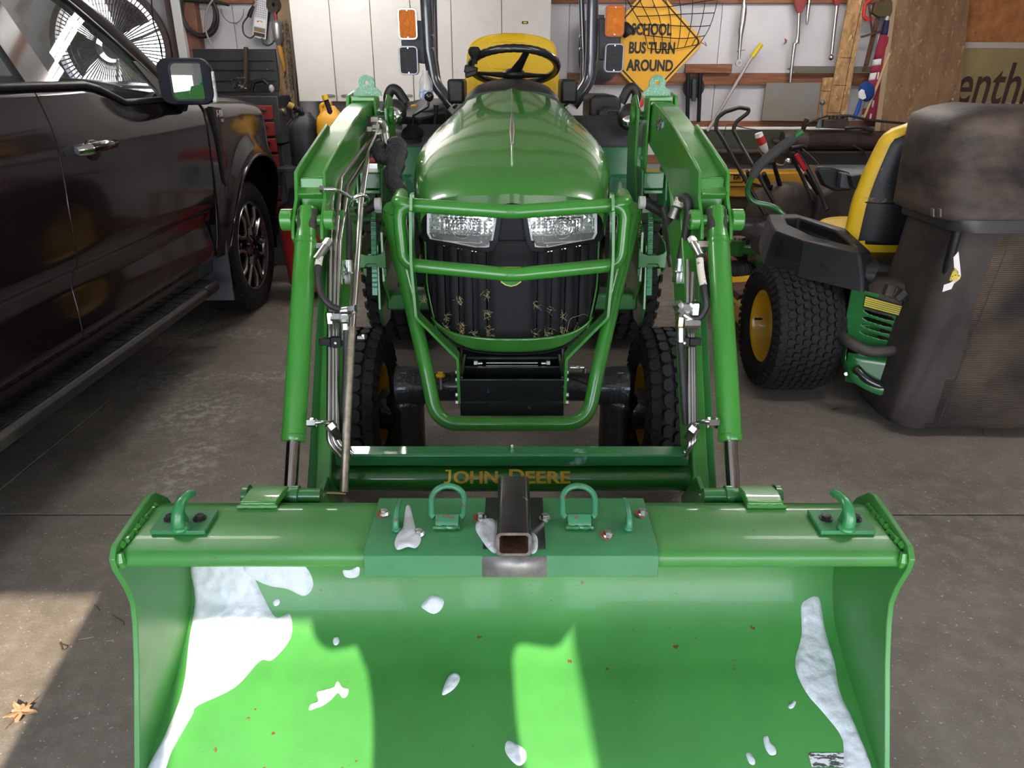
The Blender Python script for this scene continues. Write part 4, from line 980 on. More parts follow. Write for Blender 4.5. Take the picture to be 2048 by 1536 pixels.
# headlight bezels
LENS = mat('lens_reflector', (.95, .96, .98, 1), .2, metal=.0, coat=1, bump=.6, bs=60)
LENS2 = mat('lens_facet', (.97, .98, 1.0, 1), .07, metal=1)
CLEAR = mat('clear_lens', (1, 1, 1, 1), .03, alpha=.10, coat=1)
for sx in (-1, 1):
    def mx(px): return 1024 + sx * (px - 1024) if sx < 0 else px
    flip = (lambda q: (2048 - q[0], q[1])) if sx < 0 else (lambda q: q)
    # reference drawn for the right hand lamp
    bez = [flip(q) for q in ((1042, 418), (1206, 418), (1208, 470), (1200, 482), (1150, 492), (1085, 504), (1062, 502), (1052, 485))]
    inn = [flip(q) for q in ((1052, 420), (1194, 420), (1194, 466), (1188, 478), (1140, 486), (1090, 496), (1070, 494), (1062, 480))]
    poly = [npx(*q) for q in bez]; hole = [npx(*q) for q in inn]
    a = MB(); a.prism([nose(x, z, -.008) for x, z in poly], (0, .03, 0), holes=[[nose(x, z, -.008) for x, z in hole]]); bz = a.build('headlight_bezel', BLACK, tr_, smooth=0, bevel=.002)
    # reflector bowl
    cx = sum(p[0] for p in hole) / len(hole); cz = sum(p[1] for p in hole) / len(hole)
    a = MB()
    rings_ = []
    for f, off in ((1.0, -.001), (.93, .010), (.88, .012), (.84, .030), (.5, .042), (.0, .045)):
        rings_.append([nose(cx + (x - cx) * f, cz + (z - cz) * f, off) for x, z in hole])
    a.loft(rings_, True, False); hl = a.build('headlight', LENS, tr_, smooth=0)
    # inner square window of fluted facets
    rg = random.Random(7 + sx); a = MB(); X0, X1, Z0, Z1 = cx - .060, cx + .060, cz - .026, cz + .050
    nx, nz = 15, 10
    hx0, hx1 = min(p[0] for p in hole), max(p[0] for p in hole); hz0, hz1 = min(p[1] for p in hole), max(p[1] for p in hole)
    inset = [(cx + (x - cx) * .95, cz + (z - cz) * .95) for x, z in hole]
    for i in range(nx):
        for j in range(nz):
            x0 = hx0 + (hx1 - hx0) * i / nx; x1 = hx0 + (hx1 - hx0) * (i + 1) / nx; z0 = hz0 + (hz1 - hz0) * j / nz; z1 = hz0 + (hz1 - hz0) * (j + 1) / nz
            mx_, mz_ = (x0 + x1) / 2, (z0 + z1) / 2
            if not inside(mx_, mz_, inset) or (X0 < mx_ < X1 and Z0 < mz_ < Z1): continue
            c = nose(mx_, mz_, .006 + rg.uniform(0, .0035)); q = [nose(x, z, .0095) for x, z in ((x0, z0), (x1, z0), (x1, z1), (x0, z1))]
            for k in range(4): a.face([q[k], q[(k + 1) % 4], c])
    nx, nz = 9, 7
    for i in range(nx):
        for j in range(nz):
            x0 = X0 + (X1 - X0) * i / nx; x1 = X0 + (X1 - X0) * (i + 1) / nx; z0 = Z0 + (Z1 - Z0) * j / nz; z1 = Z0 + (Z1 - Z0) * (j + 1) / nz
            c = nose((x0 + x1) / 2, (z0 + z1) / 2, .0205 + rg.uniform(0, .0022)); q = [nose(x, z, .024) for x, z in ((x0, z0), (x1, z0), (x1, z1), (x0, z1))]
            for k in range(4): a.face([q[k], q[(k + 1) % 4], c])
    a.build('reflector_facets', LENS2, hl, smooth=0)
    for rr_, w_ in ((.034, .0026), (.025, .0018), (.016, .0020), (.008, .0016)):
        a = MB(); a.tube([nose(cx + rr_ * math.cos(k * PI / 12), cz + .018 + rr_ * math.sin(k * PI / 12), .010) for k in range(24)], w_, 6, closed=True, caps=False); a.build('reflector_ring', CHROME, hl)
    a = MB(); a.tube([nose(x, z, .004) for x, z in fillet([V((X0, Z0, 0)), V((X1, Z0, 0)), V((X1, Z1, 0)), V((X0, Z1, 0))], .008, 3, True) and [(X0, Z0), (X1, Z0), (X1, Z1), (X0, Z1)]], .0022, 6, closed=True, caps=False); a.build('reflector_frame', CHROME, hl)
    for k in range(11):
        xx = cx - .058 + .0115 * k; a = MB(); a.box(nose(xx, cz - .043 + (k - 5) * sx * .0014, .006), (.0055, .010, .014), (0, R(rg.uniform(-30, 30)), 0)); a.build('reflector_facets', LENS2, hl, smooth=0)
    a = MB(); a.prism([nose(x, z, -.0045) for x, z in hole], (0, .0015, 0)); a.build('headlight_lens', CLEAR, hl, smooth=0)
# black filler above the lamps under the hood lip
a = MB(); a.grid(lambda u, v: nose((u * 2 - 1) * .30, 1.055 + .04 * v, .012), 20, 3); a.build('headlight_bezel', BLACK, tr_)
# emblem
cen = npx(1022, 553); EMB = mat('emblem_green', (.030, .20, .03, 1), .3, coat=.5); EMY = mat('emblem_yellow', (.62, .58, .05, 1), .4)
def shield(s, off):
    return [nose(cen[0] + x * s * 1.55, cen[1] + z * s * 1.55, off) for x, z in ((-.022, .022), (.022, .022), (.0245, .010), (.0215, -.010), (.012, -.0165), (0, -.0195), (-.012, -.0165), (-.0215, -.010), (-.0245, .010))]
em = MB().prism(shield(1.0, -.016), (0, .010, 0)).build('emblem', EMY, tr_, smooth=0)
MB().prism(shield(.86, -.0175), (0, .004, 0)).build('emblem_field', EMB, em, smooth=0)
for q in (((-.006, .002), (-.012, .006), (-.004, .0045)), ((.004, .006), (.012, .001), (.016, -.002), (.008, .004))):
    MB().prism([nose(cen[0] + x * 1.55, cen[1] + z * 1.55 - .012, -.0185) for x, z in q], (0, .0012, 0)).build('emblem_mark', EMY, em, smooth=0)
# ---- pipe grille guard
def guard(zl, yl, zm, ym, w):     # bent bar points left -> right
    return [(-w, yl, zl), (0, ym, zm), (w, yl, zl)]
ub = at(826, 413, Y=2.19); um = at(1024, 424, Y=2.155); lb = at(832, 533, Y=2.17); lm = at(1024, 550, Y=2.135)
cu = at(797, 415, Y=2.205); cl = at(808, 530, Y=2.185)
rT = .0205
loop = [(-abs(cu.x), cu.y, ub.z + .004), (0, um.y, um.z), (abs(cu.x), cu.y, ub.z + .004), (abs(cl.x), cl.y, lb.z + .003), (0, lm.y, lm.z), (-abs(cl.x), cl.y, lb.z + .003)]
pts = fillet(loop, [.045, .15, .045, .05, .15, .05], 8, True)
gd = MB().tube(pts, rT, 18, closed=True, caps=False).build('guard_loop', GREEN, tr_, smooth=60)
for sx in (-1, 1):
    x = sx * abs(cu.x)
    MB().tube(fillet([(x - sx * .03, cu.y - .004, ub.z + .003), (x + sx * .002, cu.y, ub.z + .008), (x + sx * .004, cu.y + .10, ub.z + .016)], .04, 6), rT * 1.02, 18).build('guard_end', GREEN, tr_, smooth=60)
    # flat uprights that fold in to the weight box
    pth = [at(1024 + 201, 388, Y=2.172), at(1024 + 201, 420, Y=2.172), at(1024 + 200, 520, Y=2.165), at(1024 + 190, 630, Y=2.155), at(1024 + 108, 712, Y=2.15), at(1024 + 104, 800, Y=2.15)]
    pth = [V((sx * p.x, p.y, p.z)) for p in pth]
    for i in range(len(pth) - 1): pass
    a = MB(); rg = []
    P = fillet(pth, [.0, .03, .03, .02, .02, .0], 4)
    for i, p in enumerate(P):
        t = (P[min(i + 1, len(P) - 1)] - P[max(i - 1, 0)]).normalized(); n_ = V((t.z, 0, -t.x)).normalized() * .0042; f = min(1, .35 + i / 5)
        rg.append([p + n_ + V((0, -.028 * f, 0)), p - n_ + V((0, -.028 * f, 0)), p - n_ + V((0, .030, 0)), p + n_ + V((0, .030, 0))])
    a.loft(rg, True, True); a.build('guard_upright', GREEN, tr_, smooth=30, bevel=.0012)
lo = [at(1024 - 246, 430, Y=2.36), at(1024 - 204, 600, Y=2.22), at(1024 - 172, 737, Y=2.12), at(1024 - 150, 848, Y=2.065), at(1024, 848, Y=2.065)]
lo[4].x = 0
U = lo[:4] + [V((-p.x, p.y, p.z)) for p in lo[:4]][::-1]
MB().tube(fillet(U, [.0, .3, .3, .09, .09, .3, .3, 0], 10), .0222, 20).build('guard_tube', GREEN, tr_, smooth=60)
for sx in (-1, 1): MB().tube([V((sx * .375, 2.36, 1.06)), V((sx * .372, 2.40, 1.0)), V((sx * .355, 2.5, .86))], .030, 16).build('guard_stay', GREEN, tr_, smooth=60)
# ---- weight box
bw = at(1128, 790, Y=2.13).x
z1 = at(1024, 757, Y=2.13).z; z0 = at(1024, 830, Y=2.13).z
a = MB()
for sx in (-1, 1): a.span((sx * bw, 2.13, z0), (sx * (bw - .010), 2.33, z1 + .006))
a.span((-bw, 2.122, z0), (bw, 2.13, z1)); a.span((-bw, 2.24, z0 + .02), (bw, 2.25, z1 - .005)); a.span((-bw + .01, 2.13, z0), (bw - .01, 2.30, z0 + .01)); a.span((-bw + .01, 2.32, z1 - .10), (bw - .01, 2.335, z1 - .005))
wbx = a.build('weight_box', BLACK_G, tr_, bevel=.002)
for sx in (-1, 1):
    MB().cyl((sx * .082, 2.1215, .487), (sx * .082, 2.124, .487), .0065).build('bolt_hole', mat('hole_black', (.002, .002, .002, 1), .9), wbx)
    for py in (760, 790, 745, 805):
        p = at(1024 + sx * 106, py, Y=2.16); MB().hexbolt(p, (sx, 0, 0), .009, .010, washer=(.011, .002)).build('bolt', ZINC, wbx, smooth=25)
    p = at(1024 + sx * 76, 727, Y=2.26); MB().hexbolt(p, (-sx, 0, 0), .011, .013).build('bolt', ZINC, wbx, smooth=25); MB().cyl(p, p - V((sx * .028, 0, 0)), .0055).build('bolt', ZINC, wbx)
for zz in (0, 1): 
    q = at(1024, 726 + 6 * zz, Y=2.27); MB().cyl((-.085, q.y, q.z), (.085, q.y, q.z), .003).build('brace_rod', STEEL, wbx)
p = at(1140, 735, Y=2.20); a = MB().cyl(p, p + V((.045, 0, 0)), .006); a.hexbolt(p + V((.02, 0, 0)), (1, 0, 0), .009, .012); a.cyl(p + V((.047, 0, 0)), p + V((.047, 0, -.018)), .006); a.build('grease_line', ZINC, wbx)
# ---- front axle
AXM = mat('axle_black', (.012, .013, .015, 1), .28, coat=.5, bump=.5, bs=70)
a = MB(); a.tube([V((x, 2.50, .385 + .015 * (1 - abs(x) / .42))) for x in (-.42, -.36, -.28, -.10, .10, .28, .36, .42)], [.080, .075, .055, .058, .058, .055, .075, .080], 18)
a.build('front_axle', AXM, tr_, smooth=60)
MB().cyl((-.12, 2.44, .36), (.12, 2.44, .36), .05).build('axle_pivot', AXM, tr_)
for sx in (-1, 1):
    a = MB(); a.lathe([(.0, .455), (.034, .457), (.036, .450), (.046, .447), (.054, .438), (.057, .42), (.057, .36), (.070, .35), (.074, .33), (.066, .31), (.064, .14), (.05, .09), (0, .09)], (sx * .392, 2.50, 0), (0, 0, 1), 26)
    a.prism([(sx * .33, 2.44, .395), (sx * .33, 2.56, .395), (sx * .22, 2.54, .44), (sx * .22, 2.46, .44)], (0, 0, -.01))
    a.build('steering_knuckle', AXM, tr_, smooth=50)
    a = MB(); a.cyl((sx * .40, 2.53, .27), (sx * .50, 2.53, .29), .075, n=22); a.build('wheel_hub', AXM, tr_)
# dipstick
p = at(881, 752, Y=2.42); a = MB().cyl(p, p + V((0, 0, -.05)), .006); a.build('dipstick', ZINC, tr_)
a = MB(); a.cyl(p + V((0, 0, -.002)), p + V((0, 0, .005)), .0165, n=16); a.box(p + V((0, 0, .010)), (.018, .008, .012)); a.build('dipstick_cap', YELLOW_P, tr_, bevel=.001)
# ---- tyres
def tyre(par, c, rad, w, rim_r, rows, nblk, bl, bh, rimmat, dish=1, axis=1, lug=.5, tread_mat=RUBBER, hexy=True, spoke=True, shoulder=.86):
    """tyre with its axle along X, at c; blocks stand on the tread"""
    c = V(c); cr = rad - bh
    prof_ = [(rim_r, -w * .40), (rim_r + .01, -w * .47), (rim_r + (cr - rim_r) * .5, -w * .53), (cr - .02, -w * .49), (cr - .004, -w * shoulder / 2), (cr, -w * .2), (cr, w * .2), (cr - .004, w * shoulder / 2), (cr - .02, w * .49), (rim_r + (cr - rim_r) * .5, w * .53), (rim_r + .01, w * .47), (rim_r, w * .40)]
    a = MB().lathe(prof_, c, (1, 0, 0), 64); t = a.build('tyre', tread_mat, par, smooth=50)
    a = MB(); bm = a.bm
    for r_i in range(rows):
        xo = (r_i - (rows - 1) / 2) * (w * .98 / rows); bwid = w * .98 / rows * .86; outer_row = r_i in (0, rows - 1)
        for k in range(nblk):
            an = 2 * PI * (k + (.5 if r_i % 2 else 0)) / nblk; half = PI / nblk * bl
            def P(x, da, r):
                e = abs(x) / (w / 2); rr = r - (.022 * max(0, e - .62) / .38 if True else 0)
                return c + V((x, rr * math.cos(an + da), rr * math.sin(an + da)))
            if hexy: outl = [(-.5, -.55), (-.2, -1), (.2, -1), (.5, -.55), (.5, .55), (.2, 1), (-.2, 1), (-.5, .55)]
            else: outl = [(-.5, -1), (.1, -1), (.5, -.5), (.5, 1), (-.1, 1), (-.5, .5)]
            lo_ = [bm.verts.new(P(xo + u * bwid, v * half, cr - .006)) for u, v in outl]; hi_ = [bm.verts.new(P(xo + u * bwid * .93, v * half * .93, rad)) for u, v in outl]
            bm.faces.new(hi_); n = len(outl)
            for i in range(n): bm.faces.new((lo_[i], lo_[(i + 1) % n], hi_[(i + 1) % n], hi_[i]))
    # shoulder lugs
    for sx in (-1, 1):
        for k in range(nblk):
            an = 2 * PI * (k + .25) / nblk; half = PI / nblk * lug
            q = []
            for da in (-half, half):
                for x, r in ((sx * w * .485, rad - .020), (sx * w * .545, rad - .050), (sx * w * .500, rad - .060)):
                    q.append(c + V((x, r * math.cos(an + da), r * math.sin(an + da))))
            vs = [bm.verts.new(p) for p in q]
            for f in ((0, 1, 2), (5, 4, 3), (0, 3, 4, 1), (1, 4, 5, 2)): bm.faces.new([vs[i] for i in f])
    stuff(a.build('tread_blocks', tread_mat, t, smooth=0))
    a = MB().lathe([(rim_r + .012, dish * w * .42), (rim_r, dish * w * .44), (rim_r - .012, dish * w * .42), (rim_r - .02, dish * w * .30), (rim_r * .72, dish * w * .16), (rim_r * .42, dish * w * .20), (rim_r * .36, dish * w * .30), (0, dish * w * .30)], c, (1, 0, 0), 40); rm = a.build('rim', rimmat, par, smooth=50)
    a = MB().lathe([(rim_r + .012, -dish * w * .42), (rim_r - .012, -dish * w * .42), (rim_r - .02, dish * w * .2)], c, (1, 0, 0), 40); a.build('rim', rimmat, par, smooth=50)
    return t
for sx in (-1, 1):
    fw = bpy.data.objects.new('front_wheel', None); C.objects.link(fw); fw.parent = tr_; fw.location = V((sx * .575, 2.56, .29)) - ROOT[tr_.name]; ROOT[fw.name] = V((sx * .575, 2.56, .29))
    tyre(fw, (sx * .575, 2.56, .292), .292, .205, .155, 5, 34, .90, .013, YELLOW_P, sx)
    rw = bpy.data.objects.new('rear_wheel', None); C.objects.link(rw); rw.parent = tr_; rw.location = V((sx * .60, 4.2, .48)) - ROOT[tr_.name]; ROOT[rw.name] = V((sx * .60, 4.2, .48))
    tyre(rw, (sx * .60, 4.2, .485), .485, .34, .26, 5, 34, .86, .022, YELLOW_P, sx)
# ---- rear body: transmission, platform, fenders
a = MB(); a.span((-.20, 2.5, .34), (.20, 4.3, .62)); a.span((-.26, 3.2, .55), (.26, 4.4, .80)); a.build('chassis', BLACK_G, tr_, bevel=.02)
for sx in (-1, 1):
    # foot platform front skirt, teal-green sheet with glossy reflections
    y0 = 3.42
    a0 = at(1024 + sx * 190, 300, Y=y0); a1 = at(1024 + sx * 262, 300, Y=y0)
    zt2 = at(1024, 296, Y=y0).z; zm = at(1024, 352, Y=y0 - .10).z; zl = at(1024, 430, Y=y0 - .08).z
    xi, xo = sx * .34, sx * .575
    a = MB().loft([[V((x, y0 + .05, zt2 + .004)), V((x, y0, zt2)), V((x, y0 - .06, zm)), V((x, y0 - .10, zm - .012)), V((x, y0 - .09, zl)), V((x, y0 + .05, zl - .02))] for x in (xi, (xi + xo) / 2, xo)], False, False)
    a.build('fender_skirt', mat('fender_green', (.022, .165, .075, 1), .24, coat=.9), tr_, smooth=30, thick=.006, bevel=.002)
    # dark front panel of the fender console
    zt3 = at(1024, 250 if sx < 0 else 232, Y=y0 + .08).z
    a = MB().loft([[V((x, y0 + .10, zt3)), V((x, y0 + .02, zt2 + .002)), V((x, y0 + .06, zt2 - .03))] for x in (sx * .25, sx * .60)], False, False); a.build('fender_panel', GREY_P, tr_, thick=.006)
# left console with joystick; right console with box; both with grab handles
def poly_at(pts, Y): return [at(px, py, Y=Y) for px, py in pts]
CONS = mat('console_black', (.016, .015, .015, 1), .45, var=.2, bump=.08, bs=300)
a = MB(); A = [at(778, 232, Y=3.52), at(798, 207, Y=3.72), at(850, 195, Y=4.25), at(886, 197, Y=4.25), at(893, 225, Y=3.60), at(840, 236, Y=3.50)]
a.prism([p for p in A], (0, .02, -.05)); a.build('left_console', CONS, tr_, bevel=.008)
a = MB(); a.prism([at(776, 300, Y=3.48), at(776, 232, Y=3.52), at(800, 232, Y=3.52), at(806, 262, Y=3.5), at(806, 300, Y=3.46)], (0, .25, 0)); a.build('left_console', GREY_P, tr_, bevel=.006)
a = MB(); a.prism([at(800, 283, Y=3.56), at(797, 232, Y=3.60), at(890, 214, Y=3.66), at(906, 232, Y=3.66), at(900, 283, Y=3.56)], (0, .03, 0)); a.build('left_console', BLACK, tr_)
bp_ = at(826, 282, Y=3.50)
MB().lathe([(.062, 0), (.060, .012), (.053, .016), (.055, .030), (.050, .036), (.047, .050), (.036, .060), (.030, .064), (.026, .062), (.022, .075), (.0, .078)], bp_ + V((0, 0, -.004)), (0, 0, 1), 24).build('joystick_boot', RUBBER, tr_, smooth=50)
P = [bp_ + V((0, 0, .06)), at(827, 230, Y=3.50), at(856, 213, Y=3.50), at(857, 200, Y=3.50)]
MB().tube(fillet(P, .015, 4), .0065, 10).build('joystick', BLACK_G, tr_, smooth=60)
MB().ball(at(858, 193, Y=3.50), .0215, n=18).build('joystick_knob', BLACK_G, tr_)
MB().tube([at(868, 262, Y=3.55), at(872, 225, Y=3.55), at(872, 210, Y=3.55)], [.010, .009, .012], 10).build('range_lever', BLACK, tr_)
a = MB(); pk = at(822, 212, Y=3.70); a.tube([pk, pk + V((.016, 0, .001)), pk + V((.028, 0, 0))], [.004, .007, .006], 8); a.build('yellow_knob', YELLOW_P, tr_)
a = MB(); a.prism(poly_at(((1178, 232), (1180, 196), (1190, 190), (1232, 190), (1242, 200), (1246, 255), (1204, 255), (1180, 258)), 3.60), (0, .35, 0)); a.build('right_console', CONS, tr_, bevel=.015, seg=3)
a = MB(); a.prism(poly_at(((1196, 252), (1197, 222), (1210, 214), (1240, 214), (1248, 222), (1248, 250)), 3.52), (0, .10, 0)); rc = a.build('right_console', CONS, tr_, bevel=.008)
a = MB(); a.tube(fillet(poly_at(((1212, 233), (1214, 222), (1238, 222), (1240, 233)), 3.51), .01, 3), .004, 8); a.build('console_latch', GREY_P, rc)
a = MB(); a.prism(poly_at(((1180, 300), (1176, 255), (1280, 240), (1283, 300)), 3.50), (0, .10, 0)); a.build('fender_panel', GREY_P, tr_, bevel=.004)
for sx, q in ((-1, ((783, 222), (774, 196), (783, 176), (795, 180), (812, 206))), (1, ((1242, 206), (1256, 178), (1266, 174), (1275, 186), (1270, 206)))):
    MB().tube(fillet([at(x, y, Y=3.85) for x, y in q], .05, 5), .023, 14, flat=.75).build('grab_handle', CONS, tr_, smooth=60)
# work lamps on the fenders
for px, py, w_ in ((786, 231, 1), (1262, 240, .8)):
    c = at(px, py, Y=3.40); a = MB(); a.ball(c + V((0, .035, .01)), .055, (1, .75, 1.05), 20); lm = a.build('work_lamp', CONS, tr_, smooth=60)
    MB().ball(c + V((0, -.014, -.004)), .042, (1, .35, 1 if w_ == 1 else .62), 20).build('lamp_lens', LENS2, lm)
    for k in range(4): MB().cyl(c + V((-.018 + .012 * k, -.029, -.024 * w_)), c + V((-.018 + .012 * k, -.029, .02 * w_)), .0016, n=6).build('lamp_bar', ZINC, lm)
MB().span((-.66, 3.45, 1.10), (-.60, 3.50, 1.13)).build('lamp_bracket', BLACK, tr_)
MB().ball(at(1277, 206, Y=3.95), .026, (1, .5, 1), 14).build('tail_reflector', mat('reflector_orange', (.6, .06, .02, 1), .3), tr_)
# ---- dash, steering wheel, seat, armrests
a = MB(); n = 18; rr_ = []
for y, s, z0_, zt4 in ((3.30, .98, 1.30, 1.383), (3.33, 1.0, 1.30, 1.402), (3.42, .93, 1.30, 1.425), (3.52, .78, 1.30, 1.43)):
    rr_.append([V((-.205 * s, y, z0_))] + [V((-.20 * s * math.cos(PI * k / n), y, z0_ + .02 + (zt4 - z0_ - .02) * math.sin(PI * k / n) ** .55)) for k in range(1, n)] + [V((.205 * s, y, z0_))])
a.loft(rr_, True, True); a.build('dash_cowl', mat('cowl_black', (.022, .019, .018, 1), .45), tr_, smooth=50)
swc = at(1028, 134, Y=3.52); tilt = R(22); sr = .188
def swp(an, r, h=0):
    return swc + V((r * math.cos(an), r * math.sin(an) * math.cos(tilt) + h * math.sin(tilt), -r * math.sin(an) * math.sin(tilt) + h * math.cos(tilt)))
nn = 72; a = MB(); a.tube([swp(2 * PI * k / nn, sr + (.0018 * math.cos(k * PI) if 48 < k < 66 or True and 40 < k < 70 else 0)) for k in range(nn)], .0165, 14, closed=True, caps=False); sw = a.build('steering_wheel', BLACK_G, tr_, smooth=60)
for an in (R(-72), R(30), R(160)):
    a = MB(); a.tube([swp(an, sr), swp(an, sr * .6, -.015), swp(an - .1, .035, -.03)], [.014, .018, .028], 12, flat=.5); a.build('wheel_spoke', BLACK, sw, smooth=60)
MB().ball(swp(0, 0, -.03), .05, (1, 1, .5), 16).build('wheel_hub_cap', BLACK, sw)
kb = at(946, 128, Y=3.42)
a = MB(); a.lathe([(0, .048), (.018, .046), (.026, .034), (.026, .022), (.020, .012), (.012, .0), (.012, -.02)], at(949, 118, Y=3.40), (0, 0, 1), 20); a.build('spinner_knob', RUBBER, sw, smooth=50)
a = MB(); a.box(at(942, 140, Y=3.40), (.055, .045, .032), (0, R(12), 0)); a.box(at(942, 148, Y=3.39), (.05, .035, .020), (0, R(-18), 0)); a.build('spinner_clamp', BLACK, sw, bevel=.005)
# seat back
SY = 3.98
def seatw(z):
    t = (z - 1.22) / (1.632 - 1.22); return .245 - .055 * max(0, t - .25) ** 1.4 if t < .8 else (.245 - .055 * .55 ** 1.4) * math.sqrt(max(0.0, 1 - ((t - .8) / .2) ** 2.6)) + .0
a = MB(); rr_ = []
zz = [1.0, 1.1, 1.2, 1.3, 1.38, 1.45, 1.52, 1.56, 1.59, 1.61, 1.622, 1.630, 1.6325]
for z in zz:
    w = max(.02, seatw(z) if z > 1.22 else .245); y = SY + (z - 1.2) * .16
    tk = .055 if z < 1.6 else .055 * math.sqrt(max(.05, 1 - ((z - 1.6) / .034) ** 2))
    rr_.append([V((w * math.cos(2 * PI * k / 36), y + tk * math.copysign(abs(math.sin(2 * PI * k / 36)) ** .55, math.sin(2 * PI * k / 36)) + .04 * (1 - abs(math.cos(2 * PI * k / 36)) ** 2), z)) for k in range(36)])
a.loft(rr_, True, True)
seat = a.build('seat_back', YELLOW, tr_, smooth=70)
a = MB(); a.ball((0, 3.86, 1.08), .25, (1, .95, .28), 24); a.build('seat_cushion', YELLOW, tr_)
SEAM = mat('seat_piping', (.80, .54, .03, 1), .4)
for q in (((978, 98), (986, 84), (1040, 83), (1056, 88), (1062, 104)), ((968, 90), (975, 120), (985, 134), (1024, 138), (1050, 132)), ((972, 128), (984, 140), (990, 165))):
    P = [at(x, y, Y=SY + (at(x, y, Y=SY).z - 1.2) * .16 - .020) for x, y in q]; MB().tube(spline(P, 5), .0035, 6).build('seat_seam', SEAM, seat)
for px in (915, 1135):
    p = at(px, 182, Y=3.75); a = MB().box(p, (.078 * 1.0, .22, .105)); a.build('armrest', CONS, tr_, bevel=.014, seg=3)
# ---- roll bar with its lights
ROPSM = mat('rops_black', (.055, .062, .075, 1), .20, coat=1.0, metal=.3)
for sx in (-1, 1):
    p_top = V((sx * .418, 4.02, 2.0)); 
    px0 = 852 if sx < 0 else 1185
    P = [at(px0, 0, Y=4.02), at(857 if sx < 0 else 1183, 100, Y=4.02), at(868 if sx < 0 else 1178, 165, Y=4.02), at(905 if sx < 0 else 1145, 212, Y=4.00)]
    up = (P[1] - P[0]); topz = P[0] + (P[0] - P[1]) * .9
    a = MB(); a.tube(fillet([topz, P[1], P[2] if sx < 0 else at(1180, 160, Y=4.02), P[3]], [.0, .1, .15, 0], 8), .030, 4 * 4, flat=1); rb = a.build('roll_bar', ROPSM, tr_, smooth=60)
    a = MB(); q0 = at(868 if sx < 0 else 1163, 0, Y=4.10); q1 = at(871 if sx < 0 else 1167, 120, Y=4.10)
    a.tube(fillet([q0 + (q0 - q1) * .8, q1, at(880 if sx < 0 else 1165, 185, Y=4.1), at(912 if sx < 0 else 1120, 214, Y=4.06)], [0, .1, .15, 0], 8), .014, 12); a.build('roll_bar', ROPSM, tr_, smooth=60)
    # hinge collar with bolts
    cpx = 858 if sx < 0 else 1180
    for py in (72, 98): MB().hexbolt(at(cpx + (6 if sx < 0 else -18), py, Y=4.0), (sx * -1, -.3, 0), .009, .008).build('bolt', ZINC, rb)
    # plastic light panel
    lx = 815 if sx < 0 else 1230
    a = MB(); pq = ((802, 80), (830, 40), (850, 42), (850, 128), (835, 126), (803, 92)) if sx < 0 else ((1198, 36), (1215, 36), (1240, 60), (1240, 118), (1215, 122), (1198, 120))
    a.prism(poly_at(pq, 4.0), (0, .03, 0)); lp = a.build('light_panel', GREY_P, tr_, bevel=.006)
    for (cy, m_, hh, nm, dx) in ((48 if sx < 0 else 42, mat('amber_lens', (.72, .20, .008, 1), .40, bump=.5, bs=180), 57, 'amber_light', 0), (121 if sx < 0 else 116, mat('black_lens', (.012, .012, .016, 1), .5, bump=.3, bs=120), 54, 'dark_light', 4 if sx < 0 else -3)):
        c = at(lx + dx * .5, cy, Y=3.95); w = 38 * 3.65 / F; h_ = hh * 3.6 / F
        a = MB().prism(roundrect(c, w, h_, .020), (0, .045, 0)); bz = a.build(nm, CHROME if nm == 'amber_light' and sx < 0 else (mat('amber_bezel', (.45, .10, .02, 1), .3, coat=1) if nm == 'amber_light' else mat('grey_bezel', (.28, .29, .33, 1) if sx < 0 else (.03, .03, .035, 1), .3, metal=.5)), tr_, bevel=.002)
        if nm == 'amber_light': lab(bz, 'amber square turn light')
        MB().prism(roundrect(c + V((0, -.004, 0)), w - .014, h_ - .014, .014), (0, .006, 0)).build('lens', m_, bz)
        a = MB()
        for i in range(-4, 5):
            for j in range(-9, 10):
                u, v_ = i * w * .095, j * h_ * .046
                if nm == 'amber_light':
                    rr2 = math.hypot(u, v_)
                    if rr2 > .020: a.box(c + V((u, -.0055, v_)), (.0035, .004, .006), (0, math.atan2(u, v_), 0))
                elif abs(i) > 2 or abs(j) % 2: a.box(c + V((u, -.0055, v_)), (.0032, .003, .0030) if abs(i) < 3 else (.009, .003, .0022))
        a.build('lens_ribs', m_, bz)
        if nm == 'amber_light': MB().ball(c + V((0, -.004, 0)), .019, (1, .25, 1), 16).build('lens_bullseye', m_, bz)
        for dz in (-1, 1): MB().cyl(c + V((0, -.004, dz * h_ * .42)), c + V((0, -.008, dz * h_ * .42)), .0035, n=10).build('lens_screw', ZINC, bz)
# ================================================================== THE PICKUP TRUCK
XC = -2.68
tk = thing('pickup_truck', 'dark maroon black pickup truck parked along the left side of the tractor', 'truck', (XC, 3.2, 0))
PAINT = mat('truck_paint', (.010, .006, .008, 1), .16, coat=.40, metal=.0, var=.1, spec=.25)
TGLASS = mat('tinted_glass', (.10, .13, .12, 1), .02, alpha=.30, spec=.6)
TRIM = mat('black_trim', (.010, .010, .012, 1), .42, spec=.3)
def mirX(x, s): return x if s > 0 else 2 * XC - x
SECT = [(.47, -1.72), (.49, -1.675), (.52, -1.655), (.60, -1.658), (.70, -1.668), (.765, -1.652), (.785, -1.632), (.82, -1.622), (.95, -1.615), (1.08, -1.613), (1.19, -1.617), (1.27, -1.628), (1.33, -1.648)]
def sect(k):   # k 0..1 over SECT by index
    f = k * (len(SECT) - 1); i = min(int(f), len(SECT) - 2); f -= i
    return SECT[i][1] * (1 - f) + SECT[i + 1][1] * f, SECT[i][0] * (1 - f) + SECT[i + 1][0] * f
def belt(y):
    return 1.40 if y < 3.10 else 1.40 - .075 * min(1, (y - 3.10) / .28) ** 1.5 if y < 3.38 else 1.325
def shut(y0, z):
    return y0 + .055 * max(0, z - 1.0) / .4 + (.03 * (.75 - z) / .3 if z < .75 else 0) * -1
